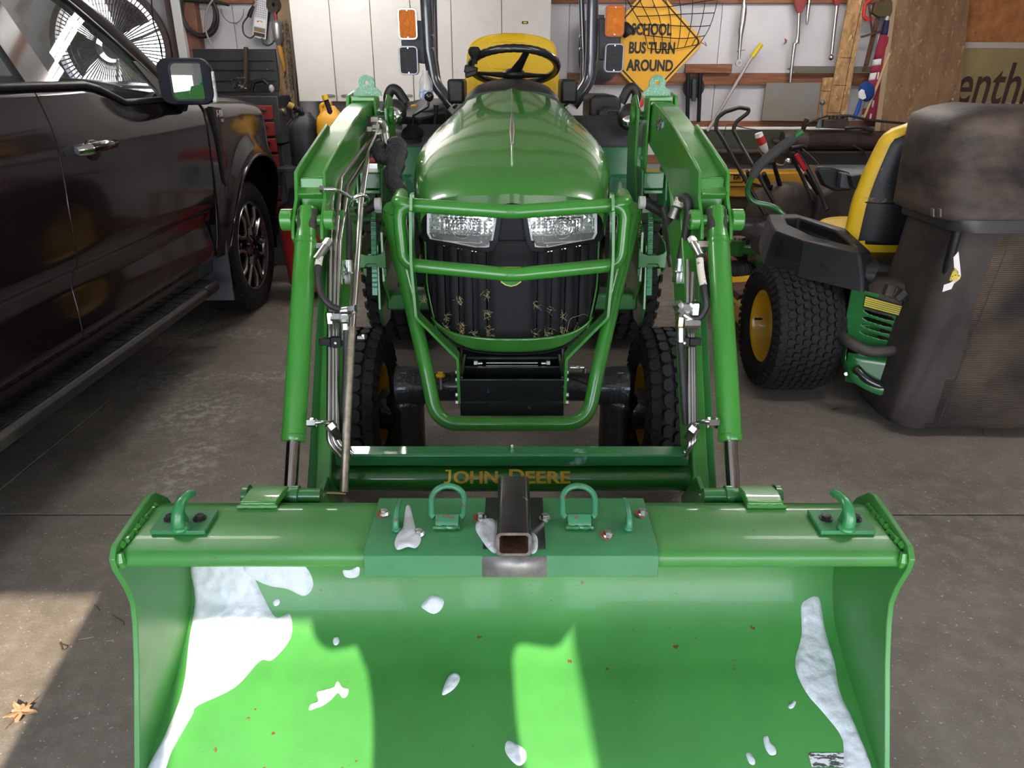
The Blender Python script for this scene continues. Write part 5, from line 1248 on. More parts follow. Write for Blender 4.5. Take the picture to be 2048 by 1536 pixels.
for s in (1, -1):
    for nm, y0, y1 in (('front_door', 2.725, 4.095), ('rear_door', 1.62, 2.717)):
        a = MB()
        def f(u, v):
            i_ = round(u * 22); u = {0: 0, 1: .002, 2: .005, 20: .995, 21: .998, 22: 1}.get(i_, (i_ - 2) / 18)
            x, z = sect(v)
            ya, yb = shut(y0, z), shut(y1, z); y = ya + (yb - ya) * u
            if v > .90: z += (belt(y) - 1.33) * (v - .90) / .10; x -= .0 + .02 * (v - .9) / .1
            return V((mirX(x, s), y, z))
        a.grid(f, 22, 48); d_ = a.build(nm, PAINT, tk, smooth=50, thick=.010)
        # door handle
        if s > 0:
            hy = 2.97 if nm == 'front_door' else 1.85
            a = MB(); a.tube([V((-1.600, hy - .13, 1.185)), V((-1.578, hy - .10, 1.188)), V((-1.572, hy + .02, 1.192)), V((-1.578, hy + .10, 1.194)), V((-1.600, hy + .13, 1.192))], [.016, .020, .021, .020, .016], 12, flat=.95); 
            a.build('door_handle', PAINT, d_, smooth=60)
            MB().tube([V((-1.598, hy - .135, 1.184)), V((-1.577, hy - .105, 1.187)), V((-1.573, hy - .085, 1.188))], [.0175, .0215, .0215], 12).build('handle_cap', CHROME, d_, smooth=60)
            a = MB(); a.ball((-1.612, hy - .0, 1.175), .05, (.18, 1.25, .8), 16); a.build('handle_cup', TRIM, d_)
    # belt moulding
    a = MB(); a.tube([V((mirX(-1.664, s), 1.5 + k * .1, belt(1.5 + k * .1) + .008)) for k in range(26)], .014, 8, flat=1); a.build('belt_moulding', TRIM, tk, smooth=60)
    # rocker
    MB().span((mirX(-1.70, s), 1.4, .40), (mirX(-1.80, s), 4.18, .50)).build('rocker_panel', PAINT, tk, bevel=.015)
    # fender with arch
    WY, WZ, AR = 4.77, .42, .565
    def zb(y):
        q = AR * AR - (y - WY) ** 2
        return max(.50, WZ + math.sqrt(q)) if q > 0 else .50
    def ftop(y):
        f = (y - 4.1) / 1.55; return 1.338 - .05 * f - .13 * max(0, f - .45) ** 2 / .30
    def fx(y, z):
        # side of the body with a bulge over the wheel
        k = min(max((z - .47) / .86, 0), 1); 
        x = -1.66 + .045 * max(0, math.sin(min(1, max(0, (z - .55) / .92)) * PI)) ** .6
        x += .045 * math.exp(-((math.hypot(y - WY, z - WZ) - AR) / .09) ** 2) if math.hypot(y - WY, z - WZ) > AR - .02 else .045
        nose_ = max(0, y - 5.05); x -= .80 * nose_ ** 1.8
        return x
    a = MB()
    cols = []
    Ys = [4.11, 4.14, 4.17, 4.195, 4.2, 4.205, 4.21, 4.22, 4.235, 4.26, 4.30] + [4.34 + k * .04 for k in range(24)] + [5.29, 5.32, 5.328, 5.334, 5.337, 5.345, 5.37, 5.42, 5.48, 5.54, 5.60]
    for y in Ys:
        z0_ = zb(y); zt5 = ftop(y) - .10; col = []
        ysh = shut(0, .7) 
        for k in range(15):
            z = z0_ + (zt5 - z0_) * k / 14; yy = y + (shut(0, z) * (1 - min(1, (y - 4.11) / .12)) if y < 4.23 else 0)
            col.append(V((mirX(fx(y, z), s), yy, z)))
        xs_ = fx(y, zt5)
        for k in range(1, 7):
            an = k / 6 * PI / 2; col.append(V((mirX(xs_ - .13 * (1 - math.cos(an)), s), y + (.055 * (1 - min(1, (y - 4.11) / .12)) if y < 4.23 else 0), zt5 + .10 * math.sin(an))))
        for k in range(1, 5): col.append(V((mirX(xs_ - .13 - .09 * k, s), y, zt5 + .10 + .012 * k)))
        cols.append(col)
    a.loft(cols, False, False); fd = a.build('fender', PAINT, tk, smooth=60, thick=.008)
    # flare edge and liner
    arc = [V((mirX(fx(WY + AR * math.cos(R(t)), WZ + AR * math.sin(R(t))) + .004, s), WY + AR * math.cos(R(t)), WZ + AR * math.sin(R(t)))) for t in range(8, 173, 5)]
    MB().tube(arc, .010, 8).build('arch_edge', PAINT, fd, smooth=60)
    a = MB(); a.grid(lambda u, v: V((mirX(-1.68 - .32 * v, s), WY + (AR + .01) * math.cos(R(-5 + 190 * u)), WZ + (AR + .01) * math.sin(R(-5 + 190 * u)))), 28, 2); a.build('wheel_liner', TRIM, tk)
# hood between the fenders, grille end, tailgate end
a = MB(); a.grid(lambda u, v: V((XC + (u * 2 - 1) * .62, 4.15 + 1.40 * v, (ftop(4.15 + 1.40 * v)) + .045 + .05 * (1 - abs(u * 2 - 1) ** 3) - (.06 * max(0, v - .85) / .15))), 20, 14); a.build('truck_hood', PAINT, tk, smooth=60, thick=.008)
a = MB(); a.span((XC - .95, 5.45, .45), (XC + .86, 5.60, .95)); a.build('front_bumper', TRIM, tk, bevel=.06, seg=4)
a = MB(); a.span((XC - .7, 5.50, .95), (XC + .7, 5.56, 1.18)); a.build('truck_grille', TRIM, tk, bevel=.02)
for s in (1, -1):
    P = [(5.40, 1.205, -1.735), (5.52, 1.18, -1.82), (5.59, 1.02, -1.885), (5.56, .95, -1.865), (5.47, 1.02, -1.785)]
    MB().prism([V((mirX(x + .012, s), y, z)) for y, z, x in P], (s * -.05, 0, 0)).build('headlamp', CHROME, tk, smooth=0)
MB().prism([V((x + .02, y, z)) for y, z, x in ((5.36, .78, -1.72), (5.44, .79, -1.75), (5.50, .66, -1.79), (5.42, .60, -1.75))], (-.04, 0, 0)).build('side_reflector', CHROME, tk, smooth=0)
MB().prism([V((x + .02, y, z)) for y, z, x in ((5.33, .60, -1.70), (5.44, .62, -1.75), (5.47, .30, -1.76), (5.42, .26, -1.75))], (-.04, 0, 0)).build('air_dam', TRIM, tk, bevel=.006)
# fender vent with its badge
a = MB(); a.prism([V((-1.600, y, z)) for y, z in ((4.215, 1.285), (4.34, 1.275), (4.36, 1.20), (4.30, 1.17), (4.285, .98), (4.255, .86), (4.235, .90), (4.235, 1.14))], (-.03, 0, 0)); vn = a.build('fender_vent', TRIM, tk, bevel=.004)
words('F-150', .048, (-1.596, 4.295, 1.245), (0, 1, -.03), (0, 0, 1), mat('badge_silver', (.75, .75, .76, 1), .3, metal=.4), 'badge', vn, ex=.001, bold=.001, sx=.78)
words('XLT', .022, (-1.596, 4.325, 1.208), (0, 1, -.03), (0, 0, 1), MATS['badge_silver'], 'badge', vn, ex=.001)
# cab: pillars, roof, glass, mirrors on both sides
def rail(y, up):       # roof rail line; windscreen side
    return None
for s in (1, -1):
    ap = [V((mirX(-1.700, s), 4.10, 1.315)), V((mirX(-1.775, s), 3.78, 1.55)), V((mirX(-1.865, s), 3.40, 1.79)), V((mirX(-1.915, s), 3.05, 1.885)), V((mirX(-1.93, s), 2.4, 1.915)), V((mirX(-1.93, s), 1.6, 1.90))]
    P = spline(ap, 5); a = MB(); rg = []
    for i, p in enumerate(P):
        w = .050 if i < 12 else .04
        t = (P[min(i + 1, len(P) - 1)] - P[max(0, i - 1)]).normalized(); n1 = V((0, -t.z, t.y)); n1.normalize()
        if n1.z < 0: n1 = -n1
        x = V((s, 0, 0)); rg.append([p + n1 * w + x * -.04, p + n1 * w * .75 + x * .005, p + n1 * 0 + x * .016, p - n1 * w * .8 + x * .006, p - n1 * w + x * -.04])
    a.loft(rg, True, True); a.build('roof_pillar', PAINT, tk, smooth=50)
    # window seal
    a = MB(); a.tube([p + V((s * .004, -.040, -.030)) for p in P], .016, 8); a.build('window_seal', TRIM, tk, smooth=60)
    a = MB(); a.prism([V((mirX(-1.690, s), 4.02, 1.325)), V((mirX(-1.690, s), 3.86, 1.325)), V((mirX(-1.748, s), 3.72, 1.50)), V((mirX(-1.75, s), 3.80, 1.50))], (s * -.02, 0, 0)); a.build('mirror_sail', TRIM, tk, bevel=.003)
    for (y0, y1, nm) in ((2.955, 3.95, 'side_window'), (1.70, 2.78, 'side_window')):
        if y0 > 2.9: q = [(y0, 1.40, -1.700), (3.12, 1.40, -1.700), (3.40, 1.325, -1.688), (3.93, 1.325, -1.688), (3.66, 1.56, -1.775), (3.35, 1.765, -1.86), (3.02, 1.86, -1.905), (y0 - .02, 1.87, -1.91)]
        else: q = [(y0, 1.40, -1.70), (y1, 1.40, -1.70), (y1 - .01, 1.87, -1.91), (y0, 1.86, -1.905)]
        a = MB(); a.face([V((mirX(x, s), y, z)) for y, z, x in q]); a.build(nm, TGLASS, tk, smooth=0)
    a = MB(); a.prism([V((mirX(-1.682, s), 2.78, 1.40)), V((mirX(-1.682, s), 2.955, 1.40)), V((mirX(-1.905, s), 2.935, 1.88)), V((mirX(-1.905, s), 2.77, 1.88))], (s * -.03, 0, 0)); a.build('door_pillar', mat('gloss_pillar', (.01, .01, .011, 1), .1, coat=1), tk, smooth=0)
a = MB(); a.grid(lambda u, v: V((XC + (u * 2 - 1) * (.76 - .0), 1.6 + 1.6 * v, 1.915 + .04 * (1 - (u * 2 - 1) ** 2) - .03 * v ** 3)), 12, 10); a.build('cab_roof', PAINT, tk, thick=.02)
a = MB(); a.grid(lambda u, v: V((XC + (u * 2 - 1) * (.96 - .19 * v), 4.16 + .10 * (1 - (u * 2 - 1) ** 2) - .96 * v, 1.30 + .585 * v ** .93)), 14, 10); a.build('windscreen', TGLASS, tk)
MB().span((XC - .93, 1.55, .50), (XC + .93, 1.60, 1.35)).build('cab_back', PAINT, tk)
MB().span((XC - .80, 1.55, 1.36), (XC + .80, 1.56, 1.86)).build('rear_window', TGLASS, tk)
# box of the truck, running out past the door opening
a = MB()
for s in (1, -1): a.span((mirX(-1.63, s), -1.2, .55), (mirX(-1.69, s), 1.50, 1.34))
a.span((XC - .95, -1.25, .55), (XC + .95, -1.19, 1.34)); a.span((XC - .95, -1.2, .60), (XC + .95, 1.5, .66)); a.build('cargo_box', PAINT, tk, bevel=.01)
# interior: dash, wheel, seats
CAB = mat('cabin_grey', (.03, .03, .034, 1), .6)
MB().prism([(XC - .88, 4.08, 1.26), (XC - .88, 3.60, 1.30), (XC - .88, 3.50, 1.18), (XC - .88, 3.60, .85), (XC - .88, 4.08, .85)], (1.76, 0, 0)).build('dashboard', CAB, tk, bevel=.03, seg=3)
a = MB()
for x in (XC - .42, XC + .42): a.box((x, 2.72, 1.20), (.52, .16, .72), (R(-14), 0, 0)); a.box((x, 2.66, 1.64), (.27, .11, .20), (R(-10), 0, 0)); a.box((x, 3.0, .82), (.52, .52, .18))
stuff_seats = a.build('front_seats', CAB, tk, bevel=.05, seg=3)
sw_ = V((XC - .42, 3.36, 1.22)); MB().tube([sw_ + V((.185 * math.cos(k * PI / 16), .06 * math.sin(k * PI / 16), .17 * math.sin(k * PI / 16))) for k in range(32)], .015, 8, closed=True, caps=False).build('cab_steering_wheel', TRIM, tk, smooth=60)
MB().span((XC - .88, 1.6, .50), (XC + .88, 4.1, .62)).build('cab_floor', CAB, tk)
a = MB(); a.box((-1.735, 3.55, 1.10), (.03, 1.0, .42)); a.tube([V((-1.715, 3.66, 1.12)), V((-1.705, 3.70, 1.34)), V((-1.71, 3.78, 1.36)), V((-1.71, 3.86, 1.15))], .014, 8); a.build('door_card', CAB, tk, bevel=.02)
# door mirror
mc = V((-1.548, 3.80, 1.412))
rg = []
for (y, w, h, r, dx) in ((3.775, .232, .195, .045, 0), (3.79, .244, .207, .05, 0), (3.86, .238, .20, .06, -.002), (3.92, .18, .15, .06, -.01), (3.945, .08, .07, .03, -.02)):
    rg.append([p for p in roundrect((mc.x + dx, y, mc.z), w, h, r, 'Y', 6)])
a = MB(); a.loft(rg, True, True); mr = a.build('door_mirror', mat('mirror_shell', (.014, .016, .024, 1), .6, spec=.15), tk, smooth=50)
MB().prism([p for p in roundrect((mc.x + .012, 3.769, mc.z), .168, .172, .03, 'Y', 6)], (0, .004, 0)).build('mirror_frame', TRIM, mr)
MB().prism([p for p in roundrect((mc.x + .010, 3.766, mc.z + .001), .148, .156, .025, 'Y', 6)], (0, .004, 0)).build('mirror_glass', mat('mirror_glass', (.72, .80, .80, 1), .01, metal=1), mr, smooth=0)
MB().prism([(mc.x + .100, 3.772, mc.z + .045), (mc.x + .124, 3.775, mc.z + .045), (mc.x + .124, 3.775, mc.z - .09), (mc.x + .104, 3.772, mc.z - .098)], (0, .06, 0)).build('mirror_lamp', mat('lamp_clear', (.75, .75, .75, 1), .15, metal=.5, bump=1, bs=90), mr, bevel=.004)
MB().prism([(mc.x - .10, 3.80, mc.z - .06), (mc.x - .02, 3.80, mc.z - .10), (mc.x - .06, 3.86, mc.z - .14), (mc.x - .17, 3.90, mc.z - .11), (mc.x - .17, 3.88, mc.z - .05)], (0, .05, 0)).build('mirror_arm', TRIM, mr, bevel=.01)
for ch in [mr] + list(mr.children):
    if ch is not mr and not ch.name.startswith('mirror_arm'):
        m_ = Matrix.Translation(mc - ROOT[tk.name]) @ Matrix.Translation((.004, -.022 if ch.name.startswith('mirror_glass') else 0, 0)) @ Matrix.Rotation(R(34 if ch.name.startswith('mirror_glass') else 16), 4, 'Z') @ Matrix.Translation(-(mc - ROOT[tk.name])); ch.data.transform(m_)
    elif ch is mr: ch.data.transform(Matrix.Translation(mc - ROOT[tk.name]) @ Matrix.Rotation(R(10), 4, 'Z') @ Matrix.Translation(-(mc - ROOT[tk.name])))
# running board with its tread pads
a = MB().prism([(-1.615, .75, .345), (-1.610, .75, .380), (-1.625, .75, .398), (-1.755, .75, .405), (-1.76, .75, .345)], (0, 3.20, 0)); rb_ = a.build('running_board', mat('step_black', (.022, .021, .021, 1), .45, var=.3, vs=14, spots=[(4, .55, (.10, .09, .08, 1), .2)]), tk, bevel=.004)
for k in range(36):
    y = .95 + k * .078; MB().prism([(-1.632, y, .398), (-1.735, y, .402), (-1.735, y + .045, .402), (-1.632, y + .045, .398)], (0, 0, .0065)).build('tread_pad', BLACK, rb_, bevel=.0015)
MB().prism([(-1.612, 3.80, .350), (-1.607, 3.80, .383), (-1.622, 3.80, .404), (-1.765, 3.80, .408), (-1.77, 3.80, .345)], (0, .165, 0)).build('end_cap', TRIM, rb_, bevel=.006)
for y in (2.2, 3.4): MB().span((-1.80, y, .37), (-1.74, y + .06, .43)).build('step_bracket', TRIM, rb_)
# mud flap
MB().prism([(-1.615, 4.19, .66), (-1.610, 4.14, .50), (-1.60, 4.12, .24), (-1.86, 4.12, .24), (-1.86, 4.20, .66)], (0, .012, 0)).build('mud_flap', mat('flap', (.045, .05, .06, 1), .45), tk, bevel=.003)
# front wheels
for s in (1, -1):
    wx = mirX(-1.80, s); c = V((wx, WY, .415))
    fw = bpy.data.objects.new('truck_wheel', None); C.objects.link(fw); fw.parent = tk; fw.location = c - ROOT[tk.name]; ROOT[fw.name] = c
    w = .27; rad = .415
    prof_ = [(.275, -w * .42), (.30, -w * .50), (.35, -w * .52), (.385, -w * .50), (.405, -w * .42), (.410, -w * .2), (.410, w * .2), (.405, w * .42), (.385, w * .50), (.35, w * .52), (.30, w * .50), (.275, w * .42)]
    t_ = MB().lathe(prof_, c, (1, 0, 0), 72).build('tyre', RUBBER, fw, smooth=50)
    a = MB(); bm = a.bm
    for row, (xo, bw_) in enumerate(((-.098, .050), (-.045, .036), (0, .036), (.045, .036), (.098, .050))):
        for k in range(60):
            an = 2 * PI * (k + .5 * (row % 2)) / 60; h_ = PI / 60 * .78
            P = lambda x, da, r: c + V((x, (r - .010 * max(0, abs(x) - .075) / .05) * math.cos(an + da), (r - .010 * max(0, abs(x) - .075) / .05) * math.sin(an + da)))
            o4 = [(-.5, -1), (.3, -.8), (.5, .2), (.5, 1), (-.3, .8), (-.5, -.2)]
            lo_ = [bm.verts.new(P(xo + u * bw_, v * h_, .405)) for u, v in o4]; hi_ = [bm.verts.new(P(xo + u * bw_, v * h_, rad)) for u, v in o4]
            bm.faces.new(hi_)
            for i in range(6): bm.faces.new((lo_[i], lo_[(i + 1) % 6], hi_[(i + 1) % 6], hi_[i]))
    stuff(a.build('tread_blocks', RUBBER, t_, smooth=0))
    SIL = mat('machined_alloy', (.33, .30, .28, 1), .28, metal=.9); RB = mat('wheel_black', (.010, .010, .011, 1), .2, coat=.8)
    q = 1 if s > 0 else -1
    a = MB().lathe([(.282, q * w * .44), (.276, q * w * .47), (.266, q * w * .44), (.262, q * w * .30), (.250, -q * w * .1), (.19, -q * .0), (.06, q * .03), (0, q * .03)], c, (1, 0, 0), 60); rm = a.build('rim', RB, fw, smooth=50)
    MB().lathe([(.2835, q * w * .435), (.277, q * w * .478), (.268, q * w * .445), (.272, q * w * .40)], c, (1, 0, 0), 60, True).build('rim_lip', SIL, rm, smooth=50)
    for k in range(6):
        an = 2 * PI * k / 6 + .26
        def D(r, da, h): return c + V((q * (w * .40 + h), r * math.cos(an + da), r * math.sin(an + da)))
        a = MB(); a.tube([D(.268, .30, 0), D(.20, .33, .008), D(.125, .16, .004), D(.125, -.16, .004), D(.20, -.33, .008), D(.268, -.30, 0)], [.012, .011, .009, .009, .011, .012], 8, flat=1); a.build('spoke', SIL, rm, smooth=40)
        a = MB(); a.tube([D(.05, 0, .0), D(.12, 0, -.006)], [.030, .030], 8); a.tube([D(.265, .30, -.012), D(.20, .33, -.004), D(.125, .17, -.008)], .017, 8); a.tube([D(.265, -.30, -.012), D(.20, -.33, -.004), D(.125, -.17, -.008)], .017, 8)
        stuff(a.build('spoke_back', RB, rm, smooth=40))
        MB().cyl(c + V((q * (w * .36), .066 * math.cos(an + .5), .066 * math.sin(an + .5))), c + V((q * (w * .36 + .03), .066 * math.cos(an + .5), .066 * math.sin(an + .5))), .0105, n=10).build('wheel_nut', CHROME, rm)
    MB().cyl(c + V((q * .07, 0, 0)), c + V((q * (w * .40 + .01), 0, 0)), .042, n=24).build('hub_cap', RB, rm, bevel=.006)
a = MB(); a.cyl((mirX(-1.80, 1), WY, .415), (mirX(-1.80, -1), WY, .415), .05); a.span((XC - .45, -1.0, .42), (XC + .45, 5.3, .55)); a.build('truck_frame', TRIM, tk, bevel=.01)
for s in (1, -1):
    c = V((mirX(-1.80, s), .95, .415)); MB().lathe([(0, -.13), (.28, -.13), (.39, -.14), (.415, -.10), (.415, .10), (.39, .14), (.28, .13), (0, .13)], c, (1, 0, 0), 40).build('rear_tyre', RUBBER, tk, smooth=40)
# ================================================================== ZERO TURN MOWER AND ITS BAGGER
mw = thing('riding_mower', 'green and yellow riding mower with black seat back, facing the rear wall', 'mower', (1.87, 3.9, 0))
MG = mat('mower_green', (.016, .130, .030, 1), .30, coat=.6, var=.1)
mwh = bpy.data.objects.new('drive_wheel', None); C.objects.link(mwh); mwh.parent = mw; mwh.location = V((1.355, 3.44, .31)) - ROOT[mw.name]; ROOT[mwh.name] = V((1.355, 3.44, .31))
tyre(mwh, (1.355, 3.44, .312), .312, .315, .172, 9, 46, .80, .010, YELLOW_P, -1, lug=.55)
MB().cyl((1.20, 3.40, .36), (1.165, 3.385, .365), .006, n=10).build('valve_stem', RUBBER, mwh)
mwh = bpy.data.objects.new('drive_wheel', None); C.objects.link(mwh); mwh.parent = mw; mwh.location = V((2.385, 3.44, .31)) - ROOT[mw.name]; ROOT[mwh.name] = V((2.385, 3.44, .31))
tyre(mwh, (2.385, 3.44, .312), .312, .315, .172, 3, 40, .80, .010, YELLOW_P, 1, lug=.55)
# chassis
DUSTB = mat('dusty_engine', (.020, .018, .017, 1), .6, col2=(.07, .05, .038, 1), vs=12, bump=.3)
a = MB(); a.span((1.56, 3.15, .30), (2.2, 4.85, .42)); a.build('mower_frame', MG, mw, bevel=.01)
MB().span((1.60, 3.25, .42), (2.15, 3.75, .66)).build('engine_bay', BLACK, mw, bevel=.03)
a = MB(); a.lathe([(0, .62), (.11, .62), (.14, .59), (.14, .48), (0, .48)], (1.70, 3.20, 0), (0, 0, 1), 30); a.build('engine_cowl', DUSTB, mw, smooth=50)
for k in range(7): MB().box((1.60 + .03 * k, 3.05 + .01 * (k % 2), .60 - .012 * k), (.035, .03, .05), (.3 * k, .2, .5 * k)).build('engine_fin', DUSTB, mw, bevel=.004)
# console over the wheel
tp = [(1595, 446), (1628, 437), (1672, 447), (1738, 484), (1742, 497), (1660, 505), (1590, 478), (1558, 462)]
def cz(px, py, z): return at(px, py, z=z)
PLA = mat('console_dusty_black', (.011, .011, .013, 1), .42, spec=.35, var=.25, vs=6, bump=.05, bs=300)
top = [V((1.26, 3.62, .775)), V((1.30, 3.80, .79)), V((1.46, 3.84, .785)), V((1.60, 3.56, .765)), V((1.585, 3.24, .725)), V((1.52, 3.20, .72)), V((1.33, 3.36, .745)), V((1.24, 3.50, .765))]
hole_ = [V((1.345, 3.62, .772)), V((1.375, 3.74, .778)), V((1.45, 3.76, .777)), V((1.545, 3.54, .758)), V((1.53, 3.30, .735)), V((1.40, 3.44, .752))]
a = MB(); bm = a.bm
ed = []; rings = []
for lp in (top, hole_):
    vs = [bm.verts.new(p) for p in lp]; rings.append(vs)
    for i in range(len(vs)): ed.append(bm.edges.new((vs[i], vs[(i + 1) % len(vs)])))
bmesh.ops.triangle_fill(bm, use_beauty=True, edges=ed)
def skirt(vs, pts):
    lo_ = [bm.verts.new(p) for p in pts]; n = len(vs)
    for i in range(n): bm.faces.new((vs[i], vs[(i + 1) % n], lo_[(i + 1) % n], lo_[i]))
    return lo_
out1 = skirt(rings[0], [p + V(((p.x - 1.42) * .14, (p.y - 3.52) * .10 - .012, -.10)) for p in top])
out2 = skirt(out1, [v.co + V(((v.co.x - 1.42) * .06 - .004, -.018, -.055)) for v in out1])
in1 = skirt(rings[1], [p + V((0, 0, -.06)) for p in hole_]); bm.faces.new(in1)
fdr = a.build('wheel_console', PLA, mw, smooth=0, bevel=.012, seg=3)
MB().lathe([(.036, 0), (.042, .0), (.042, .012), (.036, .012)], (1.47, 3.44, .700), (0, 0, 1), 24, True).build('cup_holder', BLACK_G, fdr)
# fender lip flaring over the tyre
lip = spline([at(1554, 505, Y=3.42), at(1560, 496, Y=3.45), at(1600, 500, Y=3.38), at(1640, 528, Y=3.28), at(1680, 548, Y=3.22), at(1750, 553, Y=3.15)], 5)
rg = [[p + V((0, 0, .0)), p + V((.02, .02, .045)), p + V((.05, .12, .05)), p + V((.04, .10, -.015)), p + V((.0, .01, -.03))] for p in lip]
a = MB(); a.loft(rg, True, True); a.build('wheel_console', PLA, mw, smooth=60)
a = MB(); a.prism([at(1528, 520, Y=3.95), at(1526, 480, Y=3.95), at(1540, 463, Y=3.95), at(1580, 462, Y=3.95), at(1590, 520, Y=3.95)], (0, .25, 0)); a.build('wheel_console', PLA, mw, bevel=.01)
# seat
sc = V((1.835, 3.60, 0))
def seat_prof(z):
    t = (z - .66) / (1.245 - .66); return .235 * (1 - .38 * max(0, t - .35) ** 1.5 / .65 ** 1.5) * (1 if t < .86 else math.sqrt(max(.02, 1 - ((t - .86) / .145) ** 2.4)))
rgy, rgb_ = [], []
for k in range(25):
    z = .66 + (1.245 - .66) * k / 24; w = seat_prof(z); yb = 3.50 + (z - .66) * -.10
    ring = []
    for j in range(40):
        an = 2 * PI * j / 40; ring.append(V((sc.x + w * math.cos(an), yb + .065 + .065 * math.copysign(abs(math.sin(an)) ** .7, math.sin(an)), z)))
    rgy.append(ring)
    rgb_.append([V((sc.x + w * .86 * math.cos(an_), yb - .016 + .030 * (1 - abs(math.sin(an_)) ** .6) * 0 + .02 * abs(math.cos(an_)) ** 4, z)) for an_ in [PI + PI * j / 20 for j in range(21)]])
a = MB(); a.loft(rgy, True, True); a.build('seat_back', YELLOW, mw, smooth=70)
# black shell on the back of the seat
def shell(u, v):
    z = .70 + .515 * v; w = seat_prof(z) * .87 * (1 if v < .9 else math.sqrt(max(0.02, 1 - ((v - .9) / .105) ** 2))); yb = 3.50 + (z - .66) * -.10
    x = (u * 2 - 1) * w; return V((sc.x + x, yb - .012 + .05 * abs(u * 2 - 1) ** 3, z))
a = MB(); a.grid(shell, 16, 26); sh = a.build('seat_shell', mat('seat_black_vinyl', (.020, .019, .024, 1), .38, bump=.1, bs=200), mw, smooth=70, thick=.012)
MB().tube([shell(u / 16, .38) + V((0, -.006, 0)) for u in range(17)], .004, 6).build('shell_seam', TRIM, sh)
a = MB(); rd2 = random.Random(5)
for _ in range(70):
    p = shell(rd2.uniform(.0, .6) if rd2.random() < .6 else rd2.uniform(0, .08), .385 + (rd2.uniform(0, .03) if rd2.random() < .65 else rd2.uniform(0, .3))) + V((0, -.010, .003)); d = V((rd2.uniform(-1, 1), 0, rd2.uniform(-.6, .6))) * .010
    a.tube([p - d, p + d], .0007, 3)
stuff(a.build('dry_grass', HAY, mw))
a = MB()
rg = []
for k in range(11):
    t = k / 10; y = 3.50 + .50 * t; w = .24 * (1 - .25 * max(0, t - .7) ** 2 / .09); h0, h1 = .60 + .04 * t, .72 + .035 * t - (.05 if k == 10 else 0)
    rg.append([V((sc.x + w * math.copysign(abs(math.cos(an)) ** .5, math.cos(an)), y, (h0 + h1) / 2 + (h1 - h0) / 2 * math.copysign(abs(math.sin(an)) ** .6, math.sin(an)))) for an in [2 * PI * j / 28 for j in range(28)]])
a.loft(rg, True, True); a.build('seat_cushion', YELLOW, mw, smooth=70)
# armrest and its hinge
a = MB(); a.prism([at(x, y, Y=3.66) for x, y in ((1634, 343), (1640, 334), (1665, 335), (1702, 346), (1704, 382), (1672, 384), (1648, 372))], (0, .05, 0)); ar = a.build('armrest', PLA, mw, bevel=.01)
a = MB(); a.prism([at(x, y, Y=3.60) for x, y in ((1684, 346), (1702, 348), (1700, 378), (1680, 376))], (0, .05, 0)); a.build('armrest_cap', GREY_P, ar, bevel=.004)
a = MB(); a.prism([at(x, y, Y=3.55) for x, y in ((1702, 352), (1728, 349), (1732, 358), (1728, 388), (1718, 386), (1706, 374))], (0, .05, 0)); hg = a.build('armrest_hinge', BLACK, mw, bevel=.004)
for q in ((1724, 356), (1722, 382)): MB().cyl(at(*q, Y=3.549), at(*q, Y=3.54), .006, n=10).build('bolt', ZINC, hg)
# lap bar
P = [at(1592, 462, Y=3.80), at(1562, 425, Y=3.85), at(1540, 412, Y=3.88), at(1508, 404, Y=3.90), at(1495, 385, Y=3.90), at(1501, 362, Y=3.88), at(1520, 330, Y=3.86), at(1556, 300, Y=3.84), at(1606, 262, Y=3.80)]
Q = spline(P, 6); MB().tube(Q, .0145, 14).build('lap_bar', MG, mw, smooth=60)
MB().tube(Q[32:-2], [.025] * len(Q[32:-2]), 14).build('foam_grip', mat('grey_foam', (.055, .055, .056, 1), .8, bump=.1, bs=200), mw, smooth=60)
a = MB().bar(at(1562, 432, Y=3.78), at(1582, 452, Y=3.76), .016, .012); lt = a.build('latch_lever', mat('grey_metal', (.30, .34, .38, 1), .35, metal=.7), mw, bevel=.003)
MB().tube([at(1592, 450, Y=3.77), at(1584, 456, Y=3.77), at(1574, 462, Y=3.77)], .006, 8).build('latch_lever', YELLOW_P, mw)
# rear green shroud with slots
def shr(u, v):
    x = 1.50 + .34 * u; y = 3.18 - .16 * math.sin(u * PI / 2); z = .30 + (.575 - .04 * u - .30) * v; return V((x, y, z))
slots = []
a = MB(); bm = a.bm; 
NU, NV = 72, 100
vs = [[bm.verts.new(shr(i / NU, j / NV)) for j in range(NV + 1)] for i in range(NU + 1)]
for i in range(NU):
    for j in range(NV):
        u, v = (i + .5) / NU, (j + .5) / NV
        vv = v + .18 * (u - .3)
        if any(abs(vv - c_) < .034 * math.sqrt(max(0, 1 - ((u - .32) / .15) ** 6)) for c_ in (.30, .42, .54, .66)): continue
        bm.faces.new((vs[i][j], vs[i + 1][j], vs[i + 1][j + 1], vs[i][j + 1]))
so = a.build('rear_shroud', MG, mw, smooth=60, thick=.006)
def band(o, v0, v1): 
    a = MB(); a.grid(lambda u, v: shr(.14 + .86 * u, v0 + (v1 - v0) * v - .07 * u) + V((-.002, -o, 0)), 12, 3); return a
band(.012, .74, .95).build('stripe_border', BLACK, so)
for k in range(5): band(.015, .765 + .034 * k, .79 + .034 * k).build('yellow_stripe', mat('stripe_yellow', (.55, .47, .06, 1), .5), so)
MB().tube(spline([at(1683, 672, Y=3.16), at(1700, 685, Y=3.08), at(1735, 702, Y=3.03), at(1770, 703, Y=3.02), at(1800, 700, Y=3.02), at(1860, 696, Y=3.05)], 5), .024, 14).build('rear_bumper', mat('dusty_tube', (.05, .042, .036, 1), .6, var=.3), mw, smooth=60)
